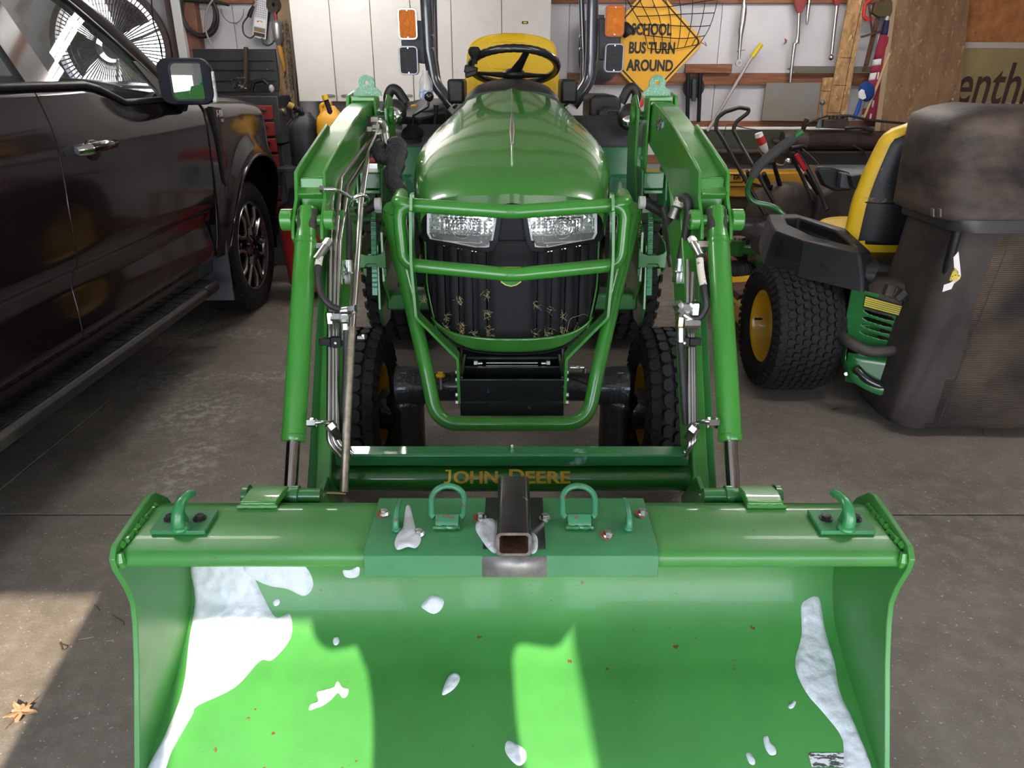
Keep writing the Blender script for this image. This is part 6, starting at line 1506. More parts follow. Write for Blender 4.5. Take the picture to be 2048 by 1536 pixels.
a = MB(); a.grid(lambda u, v: V((1.50 + .42 * u, 3.10 - .12 * math.sin(u * PI / 2) - .02 * v, .30 - .13 * v - .05 * u * v)), 10, 4); a.build('rear_shroud', MG, mw, thick=.006)
a = MB(); rail_ = [at(1690, 705, Y=3.12), at(1690, 730, Y=3.10), at(1705, 757, Y=3.04), at(1750, 782, Y=2.99), at(1800, 793, Y=2.97), at(1860, 797, Y=2.98)]
Q = spline(rail_, 5); a.loft([[p + V((0, 0, -.012)), p + V((0, -.006, .0)), p + V((.004, 0, .022)), p + V((.01, .06, .018)), p + V((.01, .06, -.010))] for p in Q], True, True); a.build('rear_skid', MG, mw, smooth=50)
MB().tube(spline([at(1712, 738, Y=3.06), at(1735, 760, Y=3.02), at(1775, 776, Y=3.0), at(1850, 783, Y=3.0)], 5), .022, 14).build('exhaust_pipe', BLACK_G, mw, smooth=60)
MB().cyl(at(1692, 748, Y=3.09), at(1692, 748, Y=3.07), .008).build('bolt', ZINC, mw)
MB().prism([(1.525, 3.26, .12), (1.525, 3.26, .36), (1.535, 3.40, .36), (1.545, 3.36, .12)], (.01, 0, 0)).build('hitch_plate', MG, mw)
MB().hexbolt(at(1671, 627, Y=3.22), (0, 0, 1), .012, .012).build('bolt', ZINC, mw)
MB().prism([(1.50, 3.22, .30), (1.535, 3.22, .30), (1.535, 3.22, .365), (1.50, 3.22, .365)], (0, .006, 0)).build('hitch_plate', ZINC, mw)
a = MB(); a.prism([at(x, y, Y=3.16) for x, y in ((1783, 572), (1796, 568), (1802, 590), (1788, 592))], (0, .006, 0)); a.build('bracket', ZINC, mw)
# front end: caster arm, tyre, deck
a = MB(); cc = at(1477, 480, Y=4.75); a.cyl(cc + V((0, 0, -.10)), cc, .045, n=20); a.bar(cc + V((0, 0, -.06)), cc + V((.42, -.06, -.08)), .07, .05); ca = a.build('caster_arm', MG, mw, bevel=.004)
MB().cyl(cc, cc + V((0, 0, .02)), .042, n=20).build('caster_cap', ZINC, mw)
a = MB().lathe([(.05, -.08), (.12, -.085), (.15, -.06), (.155, 0), (.15, .06), (.12, .085), (.05, .08)], (cc.x + .02, 4.74, .165), (1, 0, 0), 36); cf = a.build('caster_tyre', RUBBER, mw, smooth=50)
for k in range(-3, 4): MB().lathe([(.1545, k * .018 - .003), (.1585, k * .018 - .003), (.1585, k * .018 + .003), (.1545, k * .018 + .003)], (cc.x + .02, 4.74, .165), (1, 0, 0), 36, True).build('tyre_rib', RUBBER, cf)
MB().lathe([(0, -.06), (.075, -.06), (.085, -.085), (.085, .085), (.075, .06), (0, .06)], (cc.x + .02, 4.74, .165), (1, 0, 0), 24).build('rim', YELLOW_P, mw)
a = MB(); a.prism([(1.30, 3.95, .10), (1.30, 3.95, .24), (1.50, 3.95, .26), (2.4, 3.95, .24), (2.4, 3.95, .10)], (0, .75, 0)); a.build('mower_deck', YELLOW_P, mw, bevel=.03, seg=3)
a = MB(); a.prism([at(x, y, Y=4.15) for x, y in ((1470, 610), (1480, 590), (1545, 585), (1550, 612))], (0, .3, -.01)); a.build('deck_cover', RUSTY, mw)
a = MB(); a.span((1.62, 4.35, .42), (2.15, 4.88, .56)); a.build('foot_plate', BLACK, mw, bevel=.02)

# ---- bagger: moulded cover and two fabric bags, hooked on behind the mower
bg = thing('grass_bagger', 'tall dusty grass bagger, brown fabric bag under a moulded black cover', 'bagger', (2.1, 2.9, 0))
COV = mat('dusty_cover', (.016, .013, .013, 1), .55, col2=(.082, .060, .049, 1), vs=3.4, bump=.35, bs=9, spec=.3, stretch=(1, 1, 1.6))
from mathutils import noise as _nz
def ring_rr(x0, x1, y0, y1, z, r, wob=0.0, n=10, seed=0):
    pts = []
    cx, cy = (x0 + x1) / 2, (y0 + y1) / 2
    base = roundrect((cx, cy, z), x1 - x0, y1 - y0, r, 'Z', n)
    # insert points along the straight sides
    out = []
    m = len(base)
    for i in range(m):
        a_, b_ = base[i], base[(i + 1) % m]; L_ = (b_ - a_).length; k = max(1, int(L_ / .03))
        for j in range(k): out.append(a_.lerp(b_, j / k))
    return out
zs = [.925, .932, .96, 1.02, 1.10, 1.18, 1.24, 1.285, 1.315, 1.33, 1.335]
rings = []
base = ring_rr(1.650, 2.72, 2.83, 3.34, 0, .10)
cx, cy = 2.185, 3.10
for k, z in enumerate(zs):
    f = (z - .925) / .41; sh_ = 1 - .10 * f ** 2 - (.0 if f < .85 else .30 * ((f - .85) / .15) ** 2)
    if k == 0: sh_ = .985
    row = []
    for p in base:
        q = V((cx + (p.x - cx) * sh_, cy + (p.y - cy) * sh_, z)); q.y += .13 * f ** 1.6
        nn_ = _nz.noise(V((q.x * 3, q.y * 3, q.z * 3))); q += V((q.x - cx, q.y - cy, 0)).normalized() * nn_ * .025
        q.z += .025 * f * _nz.noise(V((q.x * 2, q.y * 2, 5)))
        row.append(q)
    rings.append(row)
a = MB(); a.loft(rings, True, True); cv = a.build('cover', COV, bg, smooth=60)
base2 = ring_rr(1.680, 2.70, 2.812, 3.30, 0, .09)
a = MB(); a.loft([[V((p.x + .006 * (1 if p.x < cx else -1) * (k == 0), p.y, z + .012 * (p.x - 2.08) * 0)) for p in base2] for k, z in enumerate((.888, .895, .925, .935))], True, True); a.build('cover_lip', mat('lip_black', (.030, .028, .030, 1), .35, var=.3, vs=3), bg, smooth=40)
BAG = mat('bag_mesh_fabric', (.115, .082, .058, 1), .85)
def bag_nodes(m):
    N = m.node_tree.nodes; L = m.node_tree.links; b = N['Principled BSDF']; tc = N.new('ShaderNodeTexCoord')
    w = N.new('ShaderNodeTexWave'); w.wave_type = 'BANDS'; w.bands_direction = 'Z'; w.inputs['Scale'].default_value = 42; w.inputs['Distortion'].default_value = .6; L.new(tc.outputs['Object'], w.inputs['Vector'])
    n = N.new('ShaderNodeTexNoise'); n.inputs['Scale'].default_value = 2.2; n.inputs['Detail'].default_value = 5; L.new(tc.outputs['Object'], n.inputs['Vector'])
    r = N.new('ShaderNodeValToRGB'); r.color_ramp.elements[0].position = .38; r.color_ramp.elements[0].color = (.020, .016, .013, 1); r.color_ramp.elements[1].position = .62; r.color_ramp.elements[1].color = (.13, .092, .062, 1); L.new(n.outputs['Fac'], r.inputs[0])
    mx = N.new('ShaderNodeMix'); mx.data_type = 'RGBA'; mx.blend_type = 'MULTIPLY'; mx.inputs[0].default_value = .6; L.new(r.outputs[0], mx.inputs[6]); L.new(w.outputs['Color'], mx.inputs[7]); L.new(mx.outputs[2], b.inputs['Base Color'])
    bp = N.new('ShaderNodeBump'); bp.inputs['Strength'].default_value = .6; bp.inputs['Distance'].default_value = .003; L.new(w.outputs['Fac'], bp.inputs['Height']); L.new(bp.outputs[0], b.inputs['Normal'])
bag_nodes(BAG)
BAGP = mat('bag_plain_fabric', (.040, .032, .028, 1), .8, var=.4, vs=4, bump=.1, bs=50)
base = ring_rr(1.715, 2.68, 2.84, 3.28, 0, .07, n=6); rings = []
for k in range(30):
    z = .045 + (.895 - .045) * k / 29; f = 1 - k / 29; row = []
    for p in base:
        q = V((p.x, p.y, z)); d = V((q.x - cx, q.y - cy, 0)).normalized()
        q += d * (.030 * math.sin(f * PI * .9) + .02 * _nz.noise(V((q.x * 5, q.y * 5, z * 2.5))))
        if k < 3: q -= d * .03 * (3 - k) / 3
        # a deep fold on the near left corner
        fo = math.exp(-((q.x - (1.865 - .12 * f)) / .030) ** 2) * (1 if q.y < 3.0 else 0); q.y += .035 * fo * min(1, f * 1.8)
        q.x -= .085 * f ** 1.5 * max(0, 1 - (p.x - 1.72) / .4)
        row.append(q)
    rings.append(row)
a = MB(); a.loft(rings, True, True); b_ob = a.build('fabric_bag', [BAG, BAGP], bg, smooth=80)
for p in b_ob.data.polygons:
    c_ = p.center + ROOT[bg.name]
    if c_.x < 1.905 - .13 * (1 - c_.z) : p.material_index = 1
MB().tube([V((1.905 - .13 * (1 - z) , 2.795 + .025 * (0), z)) for z in (.10, .3, .5, .7, .88)], .003, 6).build('bag_seam', BAGP, bg)
MB().tube([V((1.725, 2.87, .93)), V((1.715, 2.87, .62)), V((1.71, 2.89, .40))], .018, 12).build('bag_frame', BLACK, bg)
MB().tube([V((1.66, 3.2, .60)), V((1.70, 3.30, .60)), V((2.5, 3.32, .60))], .018, 12).build('bag_frame', BLACK, bg)
a = MB(); 
for px in (1866, 1880): a.prism([at(px, 418, Y=2.80), at(px + 3, 418, Y=2.80), at(px + 3, 434, Y=2.80), at(px, 434, Y=2.80)], (0, .02, 0))
a.build('cover_clip', mat('dusty_clip', (.10, .08, .07, 1), .6), bg)
# torn warning label
def tl(q): return [at(x, y, Y=2.765) for x, y in q]
lb_ = MB().prism(tl(((1917, 503), (1907, 515), (1909, 545), (1922, 552), (1920, 530))), (0, .002, 0)).build('torn_label', mat('label_white', (.7, .68, .66, 1), .5), bg, smooth=0)
MB().prism(tl(((1909, 535), (1923, 549), (1920, 558), (1909, 567), (1899, 560))), (0, .002, 0)).build('torn_label', mat('label_yellow', (.6, .45, .05, 1), .5, spots=[(70, .55, (.03, .03, .02, 1), .03)]), lb_, smooth=0)
MB().prism(tl(((1922, 552), (1908, 567), (1903, 578), (1885, 584), (1888, 570), (1900, 566))), (0, .002, 0)).build('torn_label', MATS['label_white'], lb_, smooth=0)
# ================================================================== THINGS ALONG THE BACK WALL, LEFT
WY_ = 6.44
OSB = mat('osb_board', (.48, .29, .13, 1), .7, col2=(.26, .13, .05, 1), vs=22, bump=.4, bs=50, stretch=(1, 1, .5), spots=[(30, .60, (.60, .40, .20, 1), .03), (44, .66, (.14, .07, .03, 1), .03)])
# exhaust fan in its round wall opening
fn = thing('exhaust_fan', 'large round wire guarded fan in the wall behind the truck windscreen', 'fan', (FX, 6.40, FZ - .45))
fc = V((FX, 6.47, FZ))
MB().lathe([(FR - .004, -.06), (FR + .04, -.06), (FR + .045, -.03), (FR + .02, .02), (FR - .004, .02)], fc, (0, 1, 0), 60, True).build('fan_shroud', mat('shroud_grey', (.16, .13, .12, 1), .4, metal=.5), fn, smooth=50)
a = MB()
for k in range(84):
    t = 2 * PI * k / 84; a.tube([fc + V((.11 * math.cos(t), -.07, .11 * math.sin(t))), fc + V((.30 * math.cos(t), -.062, .30 * math.sin(t))), fc + V((FR * math.cos(t), -.035, FR * math.sin(t)))], .0048, 4)
for r in (.11, .16, .21, .26, .31, .36, .40): a.tube([fc + V((r * math.cos(2 * PI * k / 48), -.066 if r < .35 else -.05, r * math.sin(2 * PI * k / 48))) for k in range(48)], .0026, 4, closed=True, caps=False)
stuff(a.build('wire_guard', STEEL_D, fn))
FBL = mat('fan_blade_grey', (.13, .12, .13, 1), .5)
for k in range(3):
    t = R(62 + 120 * k); a = MB()
    def bl(u, v, t=t):
        r = .07 + .31 * u; an = t + (v - .5) * (1.15 * (u ** .4)) ; return fc + V((r * math.cos(an), .0 + .05 * (v - .5), r * math.sin(an)))
    a.grid(bl, 10, 8); a.build('fan_blade', FBL, fn, thick=.003)
MB().cyl(fc + V((0, -.03, 0)), fc + V((0, .08, 0)), .085, n=28).build('fan_motor', FBL, fn, bevel=.01)
for t in (20, 140, 260): MB().bar(fc + V((.08 * math.cos(R(t)), .05, .08 * math.sin(R(t)))), fc + V((FR * math.cos(R(t)), .03, FR * math.sin(R(t)))), .02, .01, (0, 1, 0)).build('motor_arm', STEEL_D, fn)
a = MB(); a.tube(spline([at(302, -20, Y=6.36), at(306, 40, Y=6.35), at(318, 80, Y=6.35), at(325, 118, Y=6.36)], 6), .006, 8); a.build('fan_cord', TRIM, fn)
# wall cabinet with six doors
cb = thing('wall_cabinet', 'long white wall cabinet with tall doors behind the tractor seat', 'cabinet', (-.67, 6.25, 1.25))
CABW = mat('cabinet_white', (.60, .575, .55, 1), .45, var=.06, vs=2, spots=[(45, .70, (.28, .24, .20, 1), .04), (7, .64, (.50, .46, .42, 1), .2)])
MB().span((-1.625, 6.075, 1.252), (.286, 6.455, 2.40)).build('carcass', CABW, cb)
ex = [-1.627, -1.337, -1.039, -.745, -.447, -.076, .288]
for i in range(6):
    d_ = MB().span((ex[i] + .0025, 6.05, 1.249), (ex[i + 1] - .0025, 6.072, 2.40)).build('cabinet_door', CABW, cb, bevel=.003)
    hx = ex[i + 1] - .05 if i % 2 == 0 else ex[i] + .075
    MB().tube([V((hx + .038 * math.cos(2 * PI * k / 20), 6.044, 1.29 + .007 * math.sin(2 * PI * k / 20))) for k in range(20)], .0028, 6, closed=True, caps=False).build('door_pull', STEEL_D, d_)
a = MB().prism(roundrect(at(1050, 45, Y=6.047), .045, .018, .003), (0, .002, 0)); st = a.build('sticker', BLACK, cb, smooth=0)
MB().prism(roundrect(at(1050, 45, Y=6.0455), .026, .008, .001), (0, .0015, 0)).build('sticker_print', mat('lime_print', (.6, .65, .02, 1), .5), st, smooth=0)
# narrow tan board by the cabinet, carrying chains
bd = single(MB().prism([at(554, 0, Y=6.34), at(580, 0, Y=6.34), at(595, 330, Y=6.34), at(566, 330, Y=6.34)], (0, .02, 0)), 'tan_board', mat('tan_board', (.30, .20, .11, 1), .6, var=.2), 'narrow tan board standing left of the white cabinet', 'board')
single(MB().prism([at(579, 0, Y=6.30), at(583, 0, Y=6.30), at(597, 240, Y=6.30), at(592, 240, Y=6.30)], (0, .035, 0)), 'brown_batten', mat('brown_batten', (.12, .075, .05, 1), .6), 'thin dark brown batten between the tan board and the white cabinet', 'board')
def chain(path, label, r=.0075, step=.020):
    P = []; acc = 0
    Q = spline([at(x, y, Y=6.31) for x, y in path], 10); 
    for i in range(1, len(Q)):
        seg = (Q[i] - Q[i - 1]); n = max(1, int(seg.length / .004))
        for j in range(n):
            acc += seg.length / n
            if acc >= step: P.append((Q[i - 1].lerp(Q[i], j / n), seg.normalized())); acc = 0
    a = MB()
    for i, (p, d) in enumerate(P):
        sd = V((1, 0, 0)) if i % 2 else V((.3, -1, 0)).normalized(); 
        a.tube([p + d * (.015 * math.cos(2 * PI * k / 8)) + sd * (r * math.sin(2 * PI * k / 8)) for k in range(8)], .0026, 5, closed=True, caps=False)
    o = a.build('chain', STEEL, smooth=60); stuff(o); o['kind'] = 'thing'
    return settle(tag(o, label, 'chain'))
chain([(570, 40), (574, 90), (579, 150), (583, 186)], 'bright steel chain hanging on the tan board, nearest the cabinet')
chain([(565, 42), (567, 100), (571, 160), (573, 178)], 'dull steel chain hanging left of the bright chain')
chain([(573, 40), (580, 100), (585, 165), (589, 182)], 'slack steel chain strand right of the bright chain', .006, .018)
a = MB(); c = at(579, 190, Y=6.30); a.tube([c + V((.022 * math.cos(k * PI / 10), 0, .022 * math.sin(k * PI / 10))) for k in range(20)], .0035, 6, closed=True, caps=False); a.tube([c + V((0, 0, -.02)), c + V((.01, -.01, -.09)), c + V((-.005, -.01, -.11))], .004, 6)
single(a, 'hook_ring', STEEL, 'steel ring with a hook at the foot of the chains', 'hook')
# black hose coil, clear hose, wire loop
a = MB(); P = []
cc_ = at(399, 30, Y=6.40)
for k in range(150):
    t = 2 * PI * k / 34; rr = .135 + .012 * math.sin(k * .19); P.append(cc_ + V((rr * math.cos(t) + .012 * math.sin(k * .05), -.02 + .012 * math.sin(k * .3), rr * 1.18 * math.sin(t) + .008 * math.cos(k * .07))))
P += [at(440, 5, Y=6.38), at(458, 10, Y=6.38)]
a.tube(P, .0115, 8); single(a, 'hose_coil', HOSE, 'coiled black hose hanging on the brown wall post', 'hose', smooth=60)
single(MB().tube(spline([at(432, -10, Y=6.36), at(414, 20, Y=6.35), at(411, 55, Y=6.35), at(418, 80, Y=6.35), at(428, 99, Y=6.35)], 6), .007, 8), 'clear_hose', mat('grey_hose', (.32, .27, .24, 1), .4), 'thin greyish hose dangling in front of the coiled black hose', 'hose', smooth=60)
a = MB(); c = at(464, 18, Y=6.43); a.tube([c + V((.088 * math.cos(k * PI / 14), 0, .10 * math.sin(k * PI / 14))) for k in range(14, 29)], .0028, 6); a.box(c + V((.01, 0, -.10)), (.03, .01, .012)); single(a, 'wire_loop', STEEL_D, 'thin wire loop hanging right of the hose coil', 'wire')
# battery tester with lead and clamp
bt = thing('battery_tester', 'silver battery tester with perforated case and dial, hung beside black cable', 'tester', at(515, 70, Y=6.42))
ang = R(12); tc_ = at(521, 37, Y=6.40); ux = V((math.cos(ang), 0, -math.sin(ang))); uz = V((math.sin(ang), 0, math.cos(ang)))
def TL(x, z, y=0): return tc_ + ux * x + uz * z + V((0, y, 0))
w_, h_ = .052, .142
holes_ = [[TL(-.036 + .0145 * i + .004 * math.cos(t), .012 + .0155 * j + .0045 * math.sin(t)) for t in (PI / 4, 3 * PI / 4, 5 * PI / 4, 7 * PI / 4)] for i in range(6) for j in range(8)]
MB().prism([TL(-w_, -h_), TL(w_, -h_), TL(w_, h_), TL(-w_, h_)], (0, .003, 0), holes=holes_).build('case', mat('tester_silver', (.60, .60, .62, 1), .35, metal=.7), bt, smooth=0)
MB().prism([TL(-w_, -h_, .02), TL(w_, -h_, .02), TL(w_, h_, .02), TL(-w_, h_, .02)], (0, .02, 0)).build('case_back', BLACK, bt, smooth=0)
MB().prism([TL(-.043, -.060, -.002), TL(.043, -.060, -.002), TL(.043, -.004, -.002), TL(-.043, -.004, -.002)], (0, .002, 0)).build('dial', WHITE, bt, smooth=0)
for i, (c0, c1, m_) in enumerate(((150, 115, RED), (115, 80, YELLOW_P), (80, 45, mat('dial_green', (.2, .4, .1, 1), .5)))):
    MB().prism([TL(.030 * math.cos(R(t)), -.042 + .028 * math.sin(R(t)), -.003) for t in range(c1, c0 + 1, 7)] + [TL(.022 * math.cos(R(t)), -.042 + .020 * math.sin(R(t)), -.003) for t in range(c0, c1 - 1, -7)], (0, .001, 0)).build('dial_arc', m_, bt, smooth=0)
MB().prism([TL(-.043, -.098, -.002), TL(.043, -.098, -.002), TL(.043, -.066, -.002), TL(-.043, -.066, -.002)], (0, .002, 0)).build('plate', mat('bronze_plate', (.25, .17, .09, 1), .4), bt, smooth=0)
MB().prism([TL(-.043, -.130, -.002), TL(.043, -.130, -.002), TL(.043, -.104, -.002), TL(-.043, -.104, -.002)], (0, .002, 0)).build('plate', mat('dark_plate', (.05, .03, .02, 1), .4), bt, smooth=0)
MB().tube(spline([at(497, 32, Y=6.37), at(486, 48, Y=6.38), at(488, 68, Y=6.38), at(500, 76, Y=6.38), at(509, 70, Y=6.39)], 6), .0055, 8).build('test_lead', HOSE, bt)
MB().tube(spline([at(524, 76, Y=6.39), at(526, 86, Y=6.38), at(536, 91, Y=6.38), at(547, 84, Y=6.38), at(549, 70, Y=6.38)], 6), .0055, 8).build('test_lead', HOSE, bt)
MB().tube([at(498, 34, Y=6.36), at(503, 20, Y=6.36), at(507, 12, Y=6.36)], [.018, .015, .009], 10).build('clamp_grip', TRIM, bt)
MB().tube([at(507, 12, Y=6.36), at(513, 0, Y=6.36)], [.006, .003], 8).build('clamp_jaw', mat('copper', (.65, .30, .14, 1), .3, metal=1), bt)
# pulley, work light
a = MB().lathe([(.012, -.015), (.035, -.02), (.062, -.024), (.062, .024), (.035, .02), (.012, .015)], at(549, 10, Y=6.36), (.5, 1, 0), 24); pu = single(a, 'pulley_wheel', mat('dull_iron', (.10, .085, .07, 1), .6, metal=.5, var=.4), 'old iron pulley wheel above the hanging work light', 'pulley', smooth=40)
wl_ = thing('work_light', 'caged trouble light with silver shade and orange handle, hung beside chains', 'lamp', at(558, 130, Y=6.30))
lt0 = at(552, 40, Y=6.30)
MB().lathe([(0, .0), (.025, -.006), (.036, -.025), (.040, -.05), (.040, -.12), (.030, -.15), (.018, -.165), (.016, -.19)], lt0, (0, 0, 1), 24).build('reflector_shade', mat('satin_shade', (.45, .45, .44, 1), .35, metal=.8), wl_, smooth=50)
MB().tube([lt0 + V((-.03, -.035, -.03)), lt0 + V((-.044, -.03, -.1)), lt0 + V((-.03, -.03, -.17))], .002, 5).build('cage_wire', STEEL, wl_)
MB().tube([lt0 + V((0, 0, -.18)), lt0 + V((.012, 0, -.25)), lt0 + V((.02, 0, -.31)), lt0 + V((.024, 0, -.36))], [.020, .022, .015, .008], 12).build('light_handle', mat('orange_handle', (.45, .22, .03, 1), .5), wl_, smooth=60)
MB().tube([lt0 + V((-.0, 0, .0)), lt0 + V((-.004, 0, .05))], .009, 8).build('light_hook', RED, wl_)
P = [lt0 + V((.026, 0, -.36)), at(562, 160, Y=6.30), at(556, 220, Y=6.26), at(550, 270, Y=6.2), at(545, 300, Y=6.15), at(560, 268, Y=6.1), at(588, 232, Y=6.0), at(592, 218, Y=6.0), at(586, 208, Y=6.02)]
MB().tube(spline(P, 8), .0035, 6).build('light_cord', mat('orange_cord', (.32, .15, .04, 1), .5), wl_)
# tool chest with open lid, drawers
tcst = thing('tool_chest', 'tall dark tool chest with open lid and red drawers behind the truck', 'tool chest', (-2.2, 6.15, 0))
CH = mat('chest_charcoal', (.030, .032, .036, 1), .5, var=.2, spots=[(30, .72, (.3, .3, .3, 1), .02)])
z_l0, z_l1 = at(450, 184, Y=6.30).z, at(450, 98, Y=6.30).z
lid = MB().span((at(392, 140, Y=6.30).x, 6.28, z_l0), (at(556, 140, Y=6.30).x, 6.31, z_l1)).build('lid', CH, tcst, bevel=.004)
for z in (.25, .5, .72): MB().span((at(395, 140, Y=6.3).x, 6.272, z_l0 + (z_l1 - z_l0) * z), (at(551, 140, Y=6.3).x, 6.280, z_l0 + (z_l1 - z_l0) * z + .006)).build('lid_rib', TRIM, lid)
MB().span((-2.62, 5.93, .95), (-1.755, 6.27, z_l0 - .02)).build('chest_body', CH, tcst, bevel=.006)
MB().span((-2.62, 5.95, .0), (-1.765, 6.27, .94)).build('cabinet_body', CH, tcst, bevel=.006)
for k in range(8):
    z = 1.225 - k * .118
    if z > .1:
        d_ = MB().span((-2.58, 5.915, z - .10), (-1.80, 5.945, z)).build('drawer', mat('drawer_red', (.22, .020, .018, 1), .4), tcst, bevel=.004)
        MB().span((-1.96, 5.900, z - .035), (-1.84, 5.914, z - .022)).build('drawer_pull', ZINC, d_)
MB().cyl((-1.755, 6.05, 1.18), (-1.74, 6.05, 1.18), .03).build('chest_latch', mat('brass', (.6, .5, .3, 1), .3), tcst)
single(MB().bar(at(492, 94, Y=6.2), at(492, 176, Y=6.2), .042, .03), 'hammer_shaft', mat('old_wood', (.060, .038, .026, 1), .6, var=.4), 'dark wooden hammer handle standing on the chest before its lid', 'handle', bevel=.008)
a = MB(); rnd = random.Random(4)
cp = at(478, 168, Y=6.1)
for _ in range(26):
    P = [cp + V((rnd.uniform(-.06, .06), rnd.uniform(-.03, .03), rnd.uniform(-.035, .05))) for _ in range(4)]; a.tube(spline(P, 4), .003, 4)
stuff_ = single(a, 'chain_heap', STEEL_D, 'small heap of wire and chain on top of the tool chest', 'wire', smooth=60)
a = MB().tube(fillet([at(503, 182, Y=6.1), at(508, 164, Y=6.1), at(526, 160, Y=6.1), at(538, 170, Y=6.1), at(536, 182, Y=6.1)], .03, 4), .016, 10); a.box(at(526, 176, Y=6.1), (.10, .05, .05)); single(a, 'power_drill', TRIM, 'black power tool lying on the tool chest beside the wooden handle', 'tool', smooth=60)
single(MB().ball(at(543, 177, Y=6.08), .026, (.8, .8, 1.1), 10), 'paper_wad', mat('crumpled_paper', (.45, .45, .47, 1), .6, bump=1, bs=60), 'crumpled pale paper wad on the right end of the tool chest', 'paper')
# cart with fuel cans
ct = thing('utility_cart', 'dark steel cart under the fuel cans, behind the loader arm', 'cart', (-1.43, 5.65, 0))
MB().span((-1.66, 5.40, .80), (-1.20, 5.92, .83)).build('cart_top', CH, ct, bevel=.004)
for x in (-1.64, -1.22):
    for y in (5.42, 5.90): MB().span((x - .015, y - .015, 0), (x + .015, y + .015, .80)).build('leg', CH, ct)
MB().span((-1.66, 5.40, .30), (-1.20, 5.92, .32)).build('cart_shelf', mat('cart_wood', (.16, .11, .07, 1), .7), ct)
def jerry(name, x, y, z, w, d, h, m, label, neck_dx, cap_m, spout, sp_m, cap2):
    t = thing(name, label, 'fuel can', (x, y, z))
    rr = []
    for f, s in ((0, .96), (.02, 1), (.62, 1), (.66, .985), (.70, 1), (.82, .86), (.95, .45), (1.0, .32)):
        rr.append([V((p.x + (neck_dx * w * max(0, f - .7)), p.y, z + h * f)) for p in roundrect((x, y, 0), w * s, d * s, min(w, d) * s * .30, 'Z', 5)])
    MB().loft(rr, True, True).build('can_body', m, t, smooth=60)
    MB().tube(fillet([(x - w * .25, y, z + h * .80), (x - w * .38, y, z + h * 1.02), (x + w * .05, y, z + h * 1.04)], .03, 4), .016, 10).build('can_handle', m, t, smooth=60)
    S = [V(q) for q in spout]; MB().tube([S[0], S[0] + (S[1] - S[0]) * .15], .030, 14).build('neck_cap', cap_m, t)
    Q = spline(S, 8); MB().tube(Q, [.017 + (.0025 if k % 2 else 0) for k in range(len(Q))], 12).build('spout', sp_m, t, smooth=30)
    MB().tube([S[-1], S[-1] + (S[-1] - S[-2]).normalized() * .035], [.024, .020], 14).build('spout_cap', cap2, t)
    return t
x0 = at(614, 330, Y=5.65).x
jerry('fuel_can', x0, 5.65, .832, .185, .22, .36, mat('can_dark', (.018, .022, .026, 1), .5, var=.2), 'dark plastic fuel can with a bent spout, left of the yellow can', .5, BLACK, [at(610, 238, Y=5.62), at(600, 222, Y=5.6), at(586, 214, Y=5.58)], TRIM, mat('dull_yellow', (.35, .22, .05, 1), .5))
x1_ = at(668, 300, Y=5.65).x
jerry('fuel_can', x1_, 5.66, .832, .20, .22, .40, mat('can_yellow', (.70, .34, .02, 1), .45, var=.1), 'yellow plastic fuel can with a black ribbed spout', -.1, YELLOW_P, [at(665, 243, Y=5.6), at(659, 220, Y=5.6), at(652, 200, Y=5.6)], TRIM, YELLOW_P)
# red shop vacuum
sv = thing('shop_vacuum', 'red shop vacuum with black lid between the truck wheel and the loader arm', 'vacuum', (-1.385, 5.10, 0))
MB().lathe([(0, .06), (.16, .06), (.18, .10), (.205, .50), (0, .50)], (-1.385, 5.10, 0), (0, 0, 1), 36).build('drum', mat('vac_red', (.33, .02, .02, 1), .4), sv, smooth=50)
MB().lathe([(.21, .49), (.215, .53), (.20, .58), (.19, .62), (.13, .66), (.11, .74), (.10, .75), (0, .76)], (-1.385, 5.10, 0), (0, 0, 1), 36).build('vacuum_lid', BLACK, sv, smooth=50)
MB().tube(fillet([(-1.45, 5.10, .74), (-1.45, 5.10, .81), (-1.31, 5.10, .81), (-1.31, 5.10, .74)], .03, 4), .014, 10).build('carry_handle', BLACK, sv)
MB().span((-1.48, 4.92, .585), (-1.37, 4.935, .63)).build('vacuum_badge', RED, sv)
for t in (45, 135, 225, 315): MB().ball((-1.385 + .16 * math.cos(R(t)), 5.10 + .19 * math.sin(R(t)), .035), .035, n=12).build('caster', TRIM, sv)
# low bench with diamond plate box
bn = thing('low_bench', 'low wooden bench carrying the diamond plate box', 'bench', (-.98, 5.7, 0))
MB().span((-1.185, 5.45, .57), (-.62, 5.95, .60)).build('bench_top', WOOD_L, bn)
for x in (-1.15, -.66):
    for y in (5.48, 5.90): MB().span((x - .03, y - .03, 0), (x + .03, y + .03, .57)).build('leg', WOOD_L, bn)
db = thing('diamond_plate_box', 'bright diamond plate box on the low bench, seen through the loader mast', 'box', (-.98, 5.7, .60))
MB().span((-1.175, 5.50, .602), (-.78, 5.90, .85)).build('box_body', mat('plate_aluminium', (.62, .64, .68, 1), .25, metal=.9), db, bevel=.006)
DPM = MATS['plate_aluminium']; a = MB()
for i in range(17):
    for j in range(9):
        c = V((-1.165 + i * .0235, 5.497, .620 + j * .0265)); a.box(c, (.018, .005, .004), (0, R(45 if (i + j) % 2 else -45), 0))
stuff(a.build('diamond_lugs', DPM, db, smooth=0))
kc = at(764, 348, Y=5.49); MB().lathe([(.030, 0), (.036, 0), (.036, .004), (.030, .004)], kc, (0, -1, 0), 28, True).build('box_mark', TRIM, db)
words('K', .048, kc + V((0, -.003, 0)), (1, 0, 0), (0, 0, 1), TRIM, 'box_mark', db, ex=.001, bold=.001)
rt_ = MB(); rt_.span((-1.10, 5.55, .85), (-.80, 5.80, .96)); single(rt_, 'red_case', mat('case_red', (.33, .035, .03, 1), .45), 'red case lying on the diamond plate box', 'case', bevel=.02)
